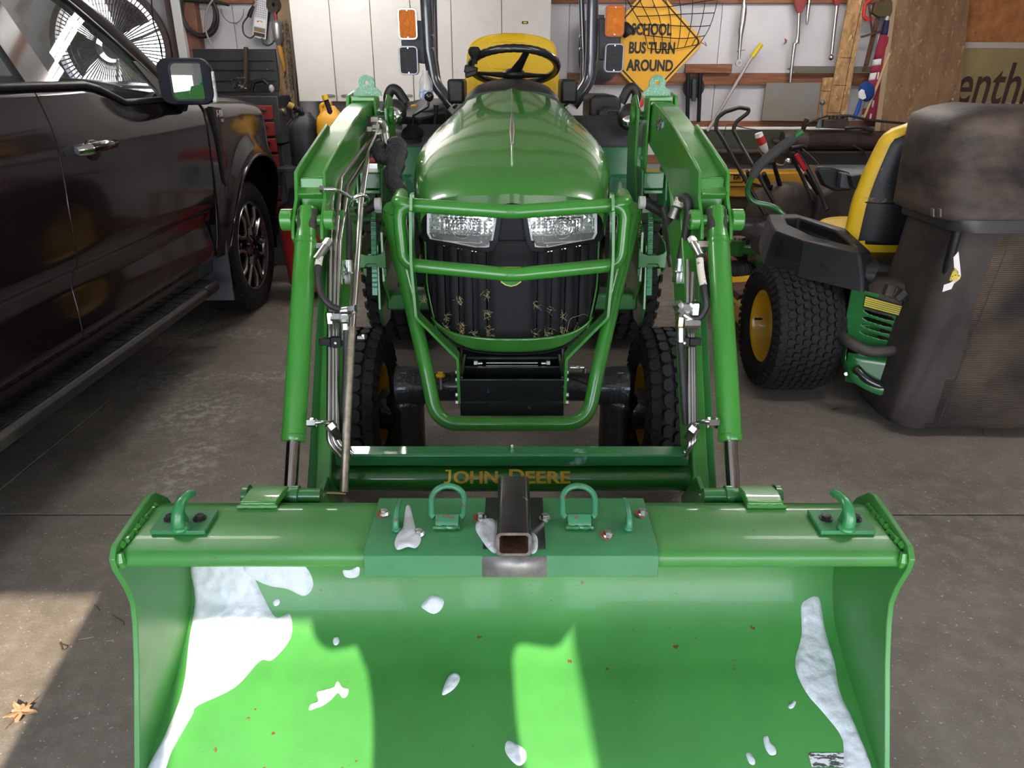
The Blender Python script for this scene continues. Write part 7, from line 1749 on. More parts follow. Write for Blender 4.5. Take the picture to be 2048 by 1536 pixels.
a = MB(); a.prism([at(x, y, Y=5.42) for x, y in ((727, 430), (748, 430), (748, 455), (727, 455))], (0, .02, 0)); 
# water bottle on the tractor's left fender
wbt = thing('water_bottle', 'clear plastic water bottle with blue label on the left fender console', 'bottle', at(853, 199, Y=3.80))
bb = at(853, 199, Y=3.80)
MB().lathe([(0, 0), (.030, 0), (.033, .006), (.033, .075), (.030, .085), (.020, .105), (.013, .115), (.013, .128), (.0, .128)], bb, (0, 0, 1), 24).build('bottle_body', mat('pet', (.80, .84, .86, 1), .08, alpha=.45, coat=1), wbt, smooth=60)
MB().lathe([(.0336, .004), (.0338, .004), (.0338, .042), (.0336, .042)], bb, (0, 0, 1), 24, True).build('bottle_label', mat('blue_label', (.30, .42, .72, 1), .4, spots=[(60, .52, (.8, .85, .9, 1), .05)]), wbt)

# ================================================================== BACK WALL, RIGHT
# road sign
sg = thing('road_sign', 'yellow diamond road sign reading SCHOOL BUS TURN AROUND', 'sign', at(1300, 196, Y=6.42))
SGN = mat('sign_yellow', (.85, .43, .012, 1), .45, var=.05); SGB = mat('sign_black', (.012, .010, .010, 1), .5)
c = at(1300, 88, Y=6.435); hd_ = .428
def dia(s, r, off):
    P = [V((c.x + s * math.cos(R(t + 2)), c.y + off, c.z + s * math.sin(R(t + 2)))) for t in (0, 90, 180, 270)]; return fillet(P, r, 5, True)
MB().prism(dia(hd_, .045, 0), (0, .004, 0)).build('sign_plate', SGN, sg, smooth=0)
MB().prism(dia(hd_ * .945, .04, -.0008), (0, .0006, 0), holes=[dia(hd_ * .905, .038, -.0008)]).build('sign_border', SGB, sg, smooth=0)
for q, (txt, sx_, sz_) in (((1303, 60), ('SCHOOL', .70, .112)), ((1304, 97), ('BUS TURN', .70, .112)), ((1300, 132), ('AROUND', .76, .112))):
    words(txt, sz_, at(*q, Y=6.432), (1, 0, -.01), (.01, 0, 1), SGB, 'sign_lettering', sg, ex=.0008, bold=.0042, sx=sx_)
for q in ((1308, 12), (1298, 176)): MB().cyl(at(*q, Y=6.434), at(*q, Y=6.428), .008, n=12).build('sign_bolt', STEEL_D, sg)
# cargo net
a = MB()
def net(u, v):
    tl_, tr2, br2, bl2 = V((1248, -14, 0)), V((1440, -20, 0)), V((1398, 92, 0)), V((1296, 97, 0))
    p = tl_.lerp(tr2, u).lerp(bl2.lerp(br2, u), v); p.y += 9 * math.sin(u * PI) * (1 - v) + 4 * math.sin(v * PI * 2 + u * 4); p.x += 6 * math.sin(v * PI)
    return at(p.x, p.y, Y=6.405 + .01 * math.sin(u * 9 + v * 7))
for i in range(8): a.tube([net(i / 7, j / 12) for j in range(13)], .0032, 5)
for j in range(6): a.tube([net(i / 14, j / 5) for i in range(15)], .0032, 5)
nt_ = a.build('cargo_net', TRIM, smooth=60); settle(tag(nt_, 'black knotted cargo net hanging over the yellow road sign', 'net'))
single(MB().tube(spline([at(1400, 84, Y=6.40), at(1408, 88, Y=6.39), at(1413, 92, Y=6.39), at(1410, 84, Y=6.39)], 5), .003, 6), 'net_hook', STEEL_D, 'small steel hook at the corner of the cargo net', 'hook')
a = MB(); c2 = at(1253, 58, Y=6.36); a.lathe([(0, -.05), (.045, -.05), (.05, -.02), (.035, .03), (.02, .05), (0, .05)], c2, (-.6, 0, 1), 20); a.bar(c2 + V((.02, 0, -.01)), c2 + V((.10, 0, .01)), .022, .02); a.tube([c2 + V((-.01, 0, .05)), at(1252, -10, Y=6.38)], .003, 5)
single(a, 'rubber_plunger', TRIM, 'black rubber cup hanging on a cord beside the road sign', 'plunger', smooth=50)
# moulded grey seat shell hanging behind the right roll bar post
sh_ = thing('plastic_seat_shell', 'dark grey moulded shell hanging behind the right roll bar post', 'shell', at(1200, 160, Y=6.3))
rr_ = []
for s in (0, .3, .6, .8, .92, 1.0): rr_.append([at(1199, 99, Y=6.38) + V(((.165 if True else 0) * s * math.copysign(abs(math.cos(t)) ** .7, math.cos(t)), -.10 * (1 - s ** 3), .245 * s * math.copysign(abs(math.sin(t)) ** .7, math.sin(t)))) for t in [2 * PI * k / 32 for k in range(32)]])
MB().loft(rr_, True, True).build('shell', mat('shell_grey', (.07, .07, .075, 1), .45), sh_, smooth=60)
MB().tube([at(1160, -10, Y=6.3), at(1163, 30, Y=6.3), at(1162, 90, Y=6.3), at(1164, 150, Y=6.3)], .011, 8).build('black_strap', TRIM, sh_, smooth=60)
# hanging tools
def rod(name, pts, rs, m, label, cat, Y=6.40, n=12, extra=None):
    t = thing(name, label, cat, at(*pts[-1], Y=Y)); MB().tube([at(x, y, Y=Y) for x, y in pts], rs, n).build('shaft', m, t, smooth=40)
    if extra: extra(t, Y)
    return t
def e1(t, Y):
    c = at(1477, 126, Y=Y); MB().lathe([(.014, -.012), (.024, -.012), (.026, 0), (.024, .012), (.014, .012)], c, (0, 1, 0), 22, True).build('eye_end', STEEL, t, smooth=50)
    MB().bar(at(1473, 103, Y=Y - .01), at(1490, 100, Y=Y - .01), .006, .006).build('locking_pin', STEEL_D, t)
    MB().tube([at(1478, 50, Y=Y - .01), at(1482, 20, Y=Y - .02), at(1490, 2, Y=Y - .01), at(1494, 20, Y=Y - .01), at(1490, 50, Y=Y - .01)], .0012, 4).build('tie_wire', STEEL_D, t)
rod('turnbuckle_link', [(1490, -20), (1488, 5), (1488, 12), (1486, 40), (1482, 60), (1481, 72), (1479, 100), (1478, 118)], [.013, .013, .020, .023, .023, .017, .014, .012], STEEL, 'steel turnbuckle link with an eye end, hanging left of the leaning pole', 'tool', extra=e1)
def e2(t, Y): MB().tube([at(1523, 88, Y=Y), at(1504, 114, Y=Y + .0)], .019, 12).build('grip', mat('grip_yellow', (.62, .48, .02, 1), .5), t)
rod('leaning_pole', [(1523, 88), (1500, 120), (1456, 195), (1415, 262)], [.014, .013, .013, .013], mat('pole_grey', (.42, .37, .35, 1), .4, metal=.3), 'thin grey pole with a yellow grip leaning on the wall', 'pole', Y=6.36, extra=e2)
def e3(t, Y):
    a = MB().prism([at(x, y, Y=Y - .015) for x, y in ((1588, -10), (1614, -10), (1612, 10), (1604, 26), (1596, 27), (1590, 10))], (0, .03, 0)); a.build('red_head', mat('tool_red', (.25, .03, .025, 1), .5, var=.3), t, bevel=.004)
rod('bottle_jack_handle', [(1598, 24), (1596, 70), (1594, 86), (1589, 87), (1586, 110), (1582, 145), (1580, 165)], [.015, .015, .020, .016, .014, .013, .011], STEEL, 'long jointed steel handle with a red head, hanging over the grey sheet', 'tool', extra=e3)
rod('steel_punch', [(1620, -20), (1618, 8), (1617, 12), (1614, 42), (1613, 50)], [.009, .010, .014, .013, .008], STEEL, 'short grey steel rod between the two long hanging tools', 'tool', Y=6.39)
def e4(t, Y):
    MB().ball(at(1662, 115, Y=Y), .020, (1, 1, 1.1), 16).build('ball_end', STEEL, t)
    MB().prism([at(x, y, Y=Y - .015) for x, y in ((1668, -10), (1685, -10), (1683, 6), (1678, 12), (1670, 11))], (0, .03, 0)).build('red_head', MATS['tool_red'], t, bevel=.004)
rod('breaker_bar', [(1674, 8), (1668, 60), (1663, 108)], [.015, .015, .014], STEEL, 'steel bar with a ball end, hanging left of the particle board strip', 'tool', extra=e4)
# black clamp stand
cl_ = thing('folding_stand', 'black folding stand with two legs hanging on the wall beneath the road sign', 'stand', at(1388, 245, Y=6.38))
for px in ((1376, 148, 1375, 240), (1401, 146, 1397, 244)): MB().tube([at(px[0], px[1], Y=6.38), at(px[2], px[3], Y=6.38)], .016, 12).build('leg', TRIM, cl_)
MB().cyl(at(1387, 175, Y=6.43), at(1387, 175, Y=6.41), .085, n=28).build('round_plate', TRIM, cl_)
MB().bar(at(1388, 158, Y=6.385), at(1387, 202, Y=6.385), .03, .03, (0, 1, 0)).build('centre_latch', GREY_P, cl_, bevel=.004)
# grey sheet, strips of particle board
single(MB().prism([at(x, y, Y=6.415) for x, y in ((1533, 166), (1646, 165), (1640, 243), (1523, 241))], (0, .02, 0)), 'grey_sheet', mat('grey_sheet', (.20, .20, .22, 1), .55, col2=(.22, .18, .12, 1), vs=3), 'grey square sheet standing on the board beneath the hanging tools', 'sheet')
single(MB().prism([at(x, y, Y=6.405) for x, y in ((1574, 138), (1590, 132), (1745, 133), (1745, 145), (1592, 146))], (0, .012, 0)), 'grey_lath', mat('lath_grey', (.13, .115, .095, 1), .7), 'grey pointed lath lying along the upper wall board', 'board')
INK = mat('marker_ink', (.02, .015, .015, 1), .6)
s1 = thing('particle_board_strip', 'long slanting strip of particle board with pen marks', 'board', at(1672, 232, Y=6.37))
MB().prism([at(x, y, Y=6.37) for x, y in ((1700, -15), (1733, -15), (1692, 232), (1654, 230))], (0, .018, 0)).build('strip', OSB, s1)
for q in (((1725, 2), (1706, 90)), ((1706, 90), (1679, 232)), ((1679, 115), (1704, 116)), ((1667, 170), (1694, 171)), ((1655, 225), (1680, 226))): MB().bar(at(*q[0], Y=6.369), at(*q[1], Y=6.369), .004, .0015, (0, 1, 0)).build('pen_mark', INK, s1)
s2 = thing('particle_board_strip', 'short strip of particle board behind the long slanting one', 'board', at(1650, 240, Y=6.39))
MB().prism([at(x, y, Y=6.392) for x, y in ((1646, 156), (1672, 154), (1664, 240), (1635, 240))], (0, .018, 0)).build('strip', OSB, s2)
MB().bar(at(1644, 182, Y=6.391), at(1661, 183, Y=6.391), .004, .0015, (0, 1, 0)).build('pen_mark', INK, s2)
single(MB().prism([at(x, y, Y=6.45) for x, y in ((1569, 76), (1575, 80), (1573, 86), (1567, 90), (1570, 83))], (0, .003, 0)), 'wall_scrap', WOOD_G, 'curled dark scrap stuck on the wall between the hanging tools', 'scrap')
# red clamp, rusty bar clamp
a = MB(); a.tube(fillet([at(1742, 0, Y=6.36), at(1730, 8, Y=6.36), at(1727, 34, Y=6.36), at(1741, 40, Y=6.36)], .03, 4), .014, 8); a.box(at(1738, 38, Y=6.36), (.05, .03, .035))
single(a, 'red_clamp', mat('bright_red', (.50, .03, .025, 1), .4), 'small red clamp hanging left of the rusty bar', 'clamp', smooth=50)
bc = thing('bar_clamp', 'rusty iron bar clamp with a cross handle hanging beside the flag', 'clamp', at(1728, 146, Y=6.37))
MB().bar(at(1768, -15, Y=6.37), at(1729, 144, Y=6.37), .034, .012, (0, 1, 0)).build('flat_bar', RUSTY, bc)
MB().bar(at(1722, 74, Y=6.35), at(1762, 63, Y=6.35), .016, .016, (0, 1, 0)).build('cross_handle', RUSTY, bc, bevel=.004)
MB().bar(at(1738, 10, Y=6.34), at(1745, 68, Y=6.345), .012, .012, (0, 1, 0)).build('clamp_screw', RUSTY, bc)
MB().prism([at(x, y, Y=6.33) for x, y in ((1752, 4), (1785, 2), (1784, 24), (1778, 34), (1758, 34), (1746, 26))], (0, .05, 0)).build('clamp_head', mat('rust_brass', (.10, .075, .035, 1), .6, metal=.4, var=.4), bc, bevel=.006)
# flag, sticks, pole, brush
fg = thing('rolled_flag', 'rolled striped flag with navy top standing by the large brown board', 'flag', at(1745, 240, Y=6.33))
segs = [((1770, 32), (1780, 32), 'w'), ((1768, 42), (1779, 42), 'n'), ((1765, 72), (1778, 72), 'r'), ((1756, 118), (1770, 112), 'w'), ((1750, 138), (1763, 128), 'r'), ((1752, 150), (1775, 140), 'r')]
def flag_row(t):
    l = V((1771, 32, 0)).lerp(V((1722, 240, 0)), t) + V((-4 * math.sin(t * PI), 0, 0)); r_ = V((1780, 32, 0)).lerp(V((1758, 240, 0)), t) + V((6 * math.sin(t * PI), 0, 0)); return l, r_
cols_ = {'w': mat('flag_white', (.60, .60, .62, 1), .8), 'n': mat('flag_navy', (.02, .02, .07, 1), .8), 'r': mat('flag_red', (.26, .018, .045, 1), .8)}
cuts = [0, .04, .18, .40, .46, .53, .60, .66, .73, .80, .87, .93, 1.0]; cs = 'wnrwrwrwrwrw'
for i in range(12):
    a = MB(); 
    def ff(u, v, i=i):
        t = cuts[i] + (cuts[i + 1] - cuts[i]) * v; l, r_ = flag_row(t); sh = (1 - u) * .02 if t > .3 else 0
        l, r_ = flag_row(min(1, t + sh)); p = l.lerp(r_, u); return at(p.x, p.y, Y=6.36 - .035 * math.sin(u * PI))
    a.grid(ff, 8, 3); a.build('flag_stripe', cols_[cs[i]] if cs[i] != 'w' or i == 0 else cols_['w'], fg, thick=.002)
a = MB(); a.prism([at(x, y, Y=6.325) for x, y in ((1772, 72), (1778, 74), (1752, 238), (1731, 238), (1745, 180))], (0, .008, 0)); a.build('flag_fold', cols_['r'], fg, bevel=.002)
MB().ball(at(1774, 27, Y=6.35), .014, n=12).build('flag_finial', mat('gold', (.7, .45, .15, 1), .3, metal=1), fg)
rod('wooden_dowel', [(1779, 106), (1757, 165), (1726, 240)], [.011, .011, .011], mat('dowel', (.50, .32, .17, 1), .6), 'plain wooden dowel leaning across the rolled flag', 'stick', Y=6.31)
rod('white_pole', [(1760, 70), (1754, 120), (1747, 168)], [.013, .010, .010], WHITE, 'short white pole left of the rolled flag', 'pole', Y=6.38)
br_ = thing('dust_brush', 'blue brush with a blue handle hanging in front of the flag', 'brush', at(1706, 240, Y=6.32))
a = MB(); a.tube([at(1722, 198, Y=6.31), at(1716, 218, Y=6.31), at(1713, 226, Y=6.31), at(1706, 240, Y=6.31)], [.013, .015, .016, .012], 12); a.build('handle', mat('brush_blue', (.01, .07, .42, 1), .4), br_, smooth=60)
a = MB(); bc2 = at(1733, 183, Y=6.30); a.ball(bc2, .062, (1.0, .45, 1.25), 20, Euler((0, R(-25), 0)).to_matrix()); a.build('bristles', mat('bristle_blue', (.01, .055, .25, 1), .8, bump=1, bs=200), br_)
a = MB(); a.prism([at(x, y, Y=6.275) for x, y in ((1718, 185), (1724, 178), (1731, 181), (1733, 196), (1726, 200), (1718, 196))], (0, .02, 0)); a.build('brush_block', WHITE, br_, bevel=.004)
# boards and the lettered sign on the right
CHIP = mat('chipboard_brown', (.235, .135, .070, 1), .7, col2=(.16, .085, .042, 1), vs=7, spots=[(30, .60, (.34, .22, .12, 1), .05), (40, .66, (.09, .045, .025, 1), .03)], stretch=(1.8, 1, .6), bump=.15, bs=40)
single(MB().prism([at(1795, -15, Y=6.36), at(1941, -15, Y=6.36), at(1905, 330, Y=6.20), at(1752, 330, Y=6.20)], (-.012, .025, 0)), 'leaning_board', CHIP, 'tall brown chipboard panel leaning on the wall by the flag', 'board')
single(MB().prism([at(1786, -15, Y=6.375), at(1795, -15, Y=6.36), at(1751, 330, Y=6.20), at(1741, 330, Y=6.215)], (0, .012, 0)), 'board_edge_strip', mat('edge_pale', (.30, .20, .12, 1), .7), 'pale wood strip along the left edge of the tall chipboard', 'board')
single(MB().prism([at(x, y, Y=6.43) for x, y in ((1925, -20), (2120, -20), (2120, 84), (1925, 84))], (0, .02, 0)), 'orange_particle_board', mat('osb_orange', (.42, .17, .050, 1), .7, col2=(.27, .09, .025, 1), vs=9, spots=[(22, .68, (.10, .03, .012, 1), .04)], bump=.2), 'orange particle board above the lettered sign', 'board')
ls = thing('lettered_sign', 'tan sign with large brown letters above the grass bagger', 'sign', at(1980, 200, Y=6.38))
MB().prism([at(x, y, Y=6.39) for x, y in ((1903, 96), (2120, 98), (2120, 205), (1895, 205))], (0, .02, 0)).build('sign_board', mat('sign_tan', (.27, .20, .085, 1), .5, var=.1), ls)
MB().prism([at(x, y, Y=6.385) for x, y in ((1905, 84), (2120, 85), (2120, 97), (1903, 96))], (0, .025, 0)).build('sign_top_edge', mat('edge_grey', (.42, .38, .33, 1), .6), ls)
words('enthl', .44, at(1985, 172, Y=6.386), (1, 0, 0), (0, 0, 1), mat('letter_brown', (.045, .018, .014, 1), .5), 'sign_lettering', ls, ex=.001, bold=.004, sx=.66, shear=.10)
single(MB().box(at(1904, 199, Y=6.15), (.02, .02, .02)), 'wall_clip', STEEL, 'tiny bright clip at the lower corner of the tall chipboard', 'clip', bevel=.003)
# dark green panel and log splitter
single(MB().prism([at(x, y, Y=6.40) for x, y in ((1398, 262), (1562, 262), (1562, 300), (1398, 300))], (0, .02, 0)), 'green_panel', mat('dark_olive', (.045, .05, .03, 1), .6), 'dark olive panel on the wall behind the mower handlebars', 'panel')
sp_ = thing('log_splitter', 'rusty brown log splitter with a long cylinder and lever', 'log splitter', (2.4, 6.05, 0))
BR = mat('splitter_brown', (.040, .024, .019, 1), .5, var=.4, vs=10, bump=.2, spots=[(40, .72, (.25, .22, .2, 1), .03)])
p0, p1 = at(1563, 282, Y=6.02), at(1830, 282, Y=6.02)
MB().tube([p0, p0 + V((.01, 0, 0)), p0 + V((.18, 0, 0)), p0 + V((.185, 0, 0)), p0 + V((.20, 0, 0)), p1], [.070, .078, .078, .084, .074, .074], 30).build('cylinder', BR, sp_, smooth=40)
MB().span((1.42, 5.98, .79), (3.3, 6.12, .885)).build('beam', mat('beam_dark', (.022, .018, .018, 1), .6, var=.3), sp_, bevel=.004)
MB().span((1.42, 5.94, .880), (3.3, 6.16, .893)).build('beam_flange', BR, sp_)
for x in (1.55, 3.1): MB().span((x - .03, 6.02, 0), (x + .03, 6.08, .79)).build('leg', BR, sp_)
MB().prism([at(x, y, Y=5.97) for x, y in ((1645, 256), (1648, 240), (1690, 238), (1698, 244), (1697, 258))], (0, .08, 0)).build('valve_block', BR, sp_, bevel=.006)
for px in (1662, 1678, 1690): MB().cyl(at(px, 242, Y=6.0), at(px, 231, Y=6.0), .022, .018, 14).build('hose_port', BR, sp_)
MB().tube([at(1637, 256, Y=5.97), at(1640, 240, Y=5.97), at(1644, 210, Y=5.97)], [.022, .014, .008], 10).build('lever', mat('lever_grey', (.14, .16, .17, 1), .45, metal=.5), sp_)
MB().ball(at(1645, 205, Y=5.97), .020, n=14).build('lever_knob', MATS['lever_grey'], sp_)
MB().tube(spline([at(1673, 232, Y=6.0), at(1700, 232, Y=5.98), at(1740, 240, Y=5.96), at(1810, 247, Y=5.95)], 6), .009, 8).build('splitter_hose', HOSE, sp_)
MB().tube(spline([at(1612, 250, Y=5.98), at(1630, 240, Y=5.96), at(1655, 232, Y=5.97)], 6), .008, 8).build('splitter_hose', HOSE, sp_)
MB().tube(spline([at(1690, 256, Y=5.98), at(1720, 254, Y=5.95), at(1745, 262, Y=5.95)], 6), .017, 8).build('splitter_hose', HOSE, sp_)
MB().tube(fillet([at(1705, 290, Y=5.93), at(1728, 303, Y=5.92), at(1740, 325, Y=5.92)], .03, 4), .006, 8).build('brace_rod', BR, sp_)
MB().cyl(at(1545, 282, Y=5.9), at(1558, 285, Y=5.9), .018, n=12).build('axle_stub', BR, sp_)
# yellow case
yc = thing('yellow_tool_case', 'yellow tool case with black lettering behind the loader arm', 'case', at(1530, 395, Y=5.75))
q0, q1 = at(1440, 345, Y=5.75), at(1606, 395, Y=5.75)
MB().span((q0.x, 5.75, q1.z), (q1.x, 5.95, q0.z)).build('case_body', mat('case_yellow', (.50, .25, .02, 1), .45, var=.12), yc, bevel=.01)
MB().span((q0.x, 5.742, at(1500, 372, Y=5.75).z - .006), (q1.x, 5.75, at(1500, 372, Y=5.75).z)).build('case_seam', BLACK, yc)
lg = at(1466, 358, Y=5.745)
MB().prism(roundrect(at(1472, 357, Y=5.748), .115, .060, .006), (0, .003, 0), holes=[roundrect(at(1472, 357, Y=5.748), .103, .048, .004)]).build('case_print', BLACK, yc, smooth=0)
words('ER', .042, at(1474, 355, Y=5.744), (1, 0, 0), (0, 0, 1), BLACK, 'case_lettering', yc, ex=.001, bold=.0016, sx=1.2)
MB().span((q0.x + .02, 5.76, 0), (q1.x - .02, 5.93, q1.z - .001)).build('case_stand', mat('crate_dark', (.05, .035, .025, 1), .7), yc)
# walk-behind mower
wm = thing('push_mower', 'walk behind mower with black looped handlebar by the loader arm', 'mower', (1.62, 5.1, 0))
HB = mat('handle_black', (.012, .011, .011, 1), .35)
P = [at(1530, 430, Y=5.0), at(1484, 348, Y=5.15), at(1443, 274, Y=5.3), at(1431, 256, Y=5.34), at(1434, 236, Y=5.36), at(1450, 224, Y=5.37), at(1478, 215, Y=5.38), at(1498, 218, Y=5.38), at(1496, 226, Y=5.38), at(1472, 244, Y=5.37), at(1466, 260, Y=5.34), at(1480, 286, Y=5.28), at(1505, 330, Y=5.15), at(1548, 405, Y=5.0)]
MB().tube(fillet(P, .06, 4), .0135, 10).build('handlebar', HB, wm, smooth=60)
MB().tube(spline([at(1448, 272, Y=5.3), at(1454, 250, Y=5.33), at(1470, 250, Y=5.33), at(1480, 254, Y=5.33), at(1525, 262, Y=5.3)], 5), .003, 6).build('control_cable', HB, wm)
a = MB(); a.lathe([(0, .52), (.10, .52), (.14, .50), (.17, .44), (.18, .36), (.18, .28), (0, .28)], (1.62, 5.14, 0), (0, 0, 1), 28); a.build('engine_cover', BLACK, wm, smooth=50)
MB().prism([(1.40, 4.98, .10), (1.38, 4.98, .26), (1.45, 4.98, .30), (1.80, 4.98, .30), (1.86, 4.98, .24), (1.84, 4.98, .10)], (0, .32, 0)).build('mower_shell', mat('mower_red', (.20, .02, .02, 1), .4), wm, bevel=.03, seg=3)
for x in (1.38, 1.86):
    for y in (5.03, 5.25): MB().cyl((x - .02, y, .10), (x + .02, y, .10), .10, n=26).build('wheel', RUBBER, wm, bevel=.01)
# second machine: snow thrower with dark chute, levers and red grips
st = thing('snow_thrower', 'dark dusty snow thrower with levers, between the lap bar and yellow seat', 'snow thrower', (2.2, 4.45, 0))
DK = mat('dusty_dark', (.022, .017, .015, 1), .55, col2=(.075, .055, .042, 1), vs=5, bump=.2)
rr_ = []
c = at(1570, 400, Y=5.35)
for z, s in ((-.35, .9), (-.1, 1.0), (.02, .9), (.09, .6), (.11, .3)): rr_.append([V((c.x + .02 + .26 * s * math.cos(t), 5.45 + .12 * s * math.sin(t), c.z + z)) for t in [2 * PI * k / 24 for k in range(24)]])
MB().loft(rr_, True, True).build('machine_body', DK, st, smooth=60)
MB().span((c.x - .2, 5.35, 0), (c.x + .25, 5.56, c.z - .3)).build('auger_housing', DK, st, bevel=.02)
MB().prism([(c.x + .22, 5.35, 0), (c.x + .22, 5.35, .66), (c.x + .34, 5.35, .72), (c.x + .62, 5.35, .74), (c.x + .80, 5.35, .60), (c.x + .80, 5.35, 0)], (0, .22, 0)).build('engine_shroud', DK, st, bevel=.04, seg=3)
for (x0, y0, x1, y1, r) in ((1546, 322, 1560, 372, .014), (1527, 347, 1540, 378, .017), (1494, 342, 1500, 362, .012), (1610, 348, 1645, 400, .012)): MB().tube([at(x0, y0, Y=5.32), at(x1, y1, Y=5.4)], [r, r * 1.15], 10).build('lever', HB, st)
MB().tube([at(1500, 366, Y=5.3), at(1520, 372, Y=5.34), at(1545, 372, Y=5.36)], .010, 8).build('lever', HB, st)
MB().tube([at(1590, 292, Y=5.3), at(1606, 320, Y=5.28), at(1640, 385, Y=5.2), at(1655, 420, Y=5.1)], [.016, .016, .014, .014], 10).build('handlebar', HB, st)
MB().tube([at(1575, 300, Y=5.3), at(1600, 345, Y=5.28), at(1625, 400, Y=5.2)], .012, 10).build('handlebar', HB, st)
MB().bar(at(1592, 308, Y=5.25), at(1611, 341, Y=5.24), .028, .02, (0, 1, 0)).build('red_grip', mat('grip_red', (.55, .01, .02, 1), .4), st, bevel=.005)
MB().tube([at(1583, 296, Y=5.27), at(1605, 292, Y=5.27), at(1612, 296, Y=5.27)], .014, 10).build('cross_bar', HB, st)
MB().ball(at(1576, 323, Y=5.25), .024, n=14).build('guard_lens', mat('chrome_dull', (.5, .5, .5, 1), .3, metal=1), st)
MB().tube(spline([at(1605, 298, Y=5.25), at(1625, 315, Y=5.22), at(1642, 335, Y=5.2)], 4), .004, 6).build('brake_cable', STEEL_D, st)
# red and white torch hanging on a hose
tb = thing('signal_torch', 'red and white hand torch hanging before the log splitter', 'torch', at(1534, 310, Y=5.5))
MB().tube([at(1517, 266, Y=5.5), at(1519, 274, Y=5.5)], [.026, .030], 16).build('torch_head', WHITE, tb)
MB().tube([at(1519, 274, Y=5.5), at(1525, 288, Y=5.5)], .030, 16).build('torch_body', mat('bright_red', (.5, .03, .025, 1)), tb)
MB().tube([at(1525, 288, Y=5.5), at(1529, 298, Y=5.5), at(1534, 307, Y=5.5)], [.030, .026, .012], 16).build('torch_tail', WHITE, tb)
MB().tube(spline([at(1518, 290, Y=5.52), at(1522, 305, Y=5.52), at(1545, 325, Y=5.5), at(1565, 331, Y=5.45), at(1575, 322, Y=5.4)], 6), .0075, 8).build('torch_lanyard', mat('tan_hose', (.25, .15, .08, 1), .5), tb)
# black wand with a striped end
MB().tube([at(1614, 238, Y=6.0), at(1605, 262, Y=6.0), at(1598, 282, Y=6.02)], [.018, .018, .012], 10).build('lever', HB, sp_)
# cardboard behind the seat
single(MB().prism([at(x, y, Y=5.7) for x, y in ((1610, 330), (1640, 332), (1652, 345), (1640, 385), (1612, 360))], (0, .01, 0)), 'cardboard_piece', mat('cardboard', (.20, .13, .08, 1), .8), 'piece of brown cardboard behind the snow thrower grips', 'cardboard')

# ================================================================== SMALL THINGS ON THE FLOOR
LEAF = mat('dry_leaf', (.30, .12, .05, 1), .7, var=.3, vs=60)
c = at(42, 1425, z=.004); lf = thing('maple_leaf', 'dry brown maple leaf in the sun patch on the concrete floor', 'leaf', (c.x, c.y, 0))
pts = []
for k in range(36):
    t = 2 * PI * k / 36; r = .022 + .020 * max(0, math.cos(5 * t / 1.0)) ** 2 + .004 * math.sin(11 * t); pts.append(V((c.x + r * math.cos(t), c.y + r * math.sin(t), .004 + .008 * abs(math.sin(2 * t)))))
a = MB(); cv_ = c + V((0, 0, .004))
for k in range(36): a.face([pts[k], pts[(k + 1) % 36], cv_])
a.build('leaf_blade', mat('leaf_tan', (.42, .24, .13, 1), .7, var=.3, vs=60), lf, smooth=0, thick=.0006)
MB().tube([c + V((0, -.01, .005)), c + V((-.002, -.035, .008)), c + V((-.008, -.055, .002))], .0011, 5).build('leaf_stem', mat('stem', (.16, .08, .04, 1), .7), lf)
c = at(1672, 818, z=.004); a = MB()
a.loft([[V((c.x + .03 * u, c.y - .012 * math.sin(PI * (u + 1) / 2) * s + .01 * u, .004 + .006 * (1 - u * u) * (s > 0))) for u in [k / 5 - 1 for k in range(11)]] for s in (1, 0, -1)], False, False)
single(a, 'dry_leaf', mat('leaf_rust', (.24, .08, .04, 1), .7), 'small curled rust brown leaf on the floor before the mower wheel', 'leaf')
def straw(pts, label, r=.0011):
    a = MB().tube(spline([at(x, y, z=.0035) for x, y in pts], 4), r, 5); single(a, 'straw', HAY if 'dark' not in label else mat('twig', (.06, .035, .02, 1), .8), label, 'straw')
straw([(157, 1279), (170, 1277), (187, 1274)], 'pale straw on the shaded floor nearest the sun patch')
straw([(225, 1229), (238, 1238), (248, 1244), (247, 1250)], 'dark bent twig on the floor by the bucket side plate')
straw([(188, 1210), (195, 1214), (200, 1220)], 'dark short twig on the floor above the other twig')
straw([(120, 1285), (125, 1300), (135, 1293), (118, 1288)], 'dark forked twig at the edge of the sun patch')
straw([(213, 1282), (222, 1281), (228, 1284)], 'pale short straw on the floor, halfway between sun patch and bucket')
a = MB().tube(spline([at(1968, 870, z=.004), at(1966, 850, z=.004), at(1990, 838, z=.004), at(2030, 836, z=.004), at(2080, 840, z=.004)], 6), .0016, 5); single(a, 'thin_wire', TRIM, 'thin dark wire curved on the floor below the bagger', 'wire')
a = MB(); a.ball(at(2040, 850, z=.01), .016, (1.3, 1, .5), 10); single(a, 'pink_scrap', mat('pink', (.45, .30, .30, 1), .6, bump=1, bs=80), 'crumpled pinkish scrap on the floor at the foot of the bagger', 'scrap')
a = MB(); a.box(at(556, 630, z=.008), (.01, .01, .008)); a.bm.free()
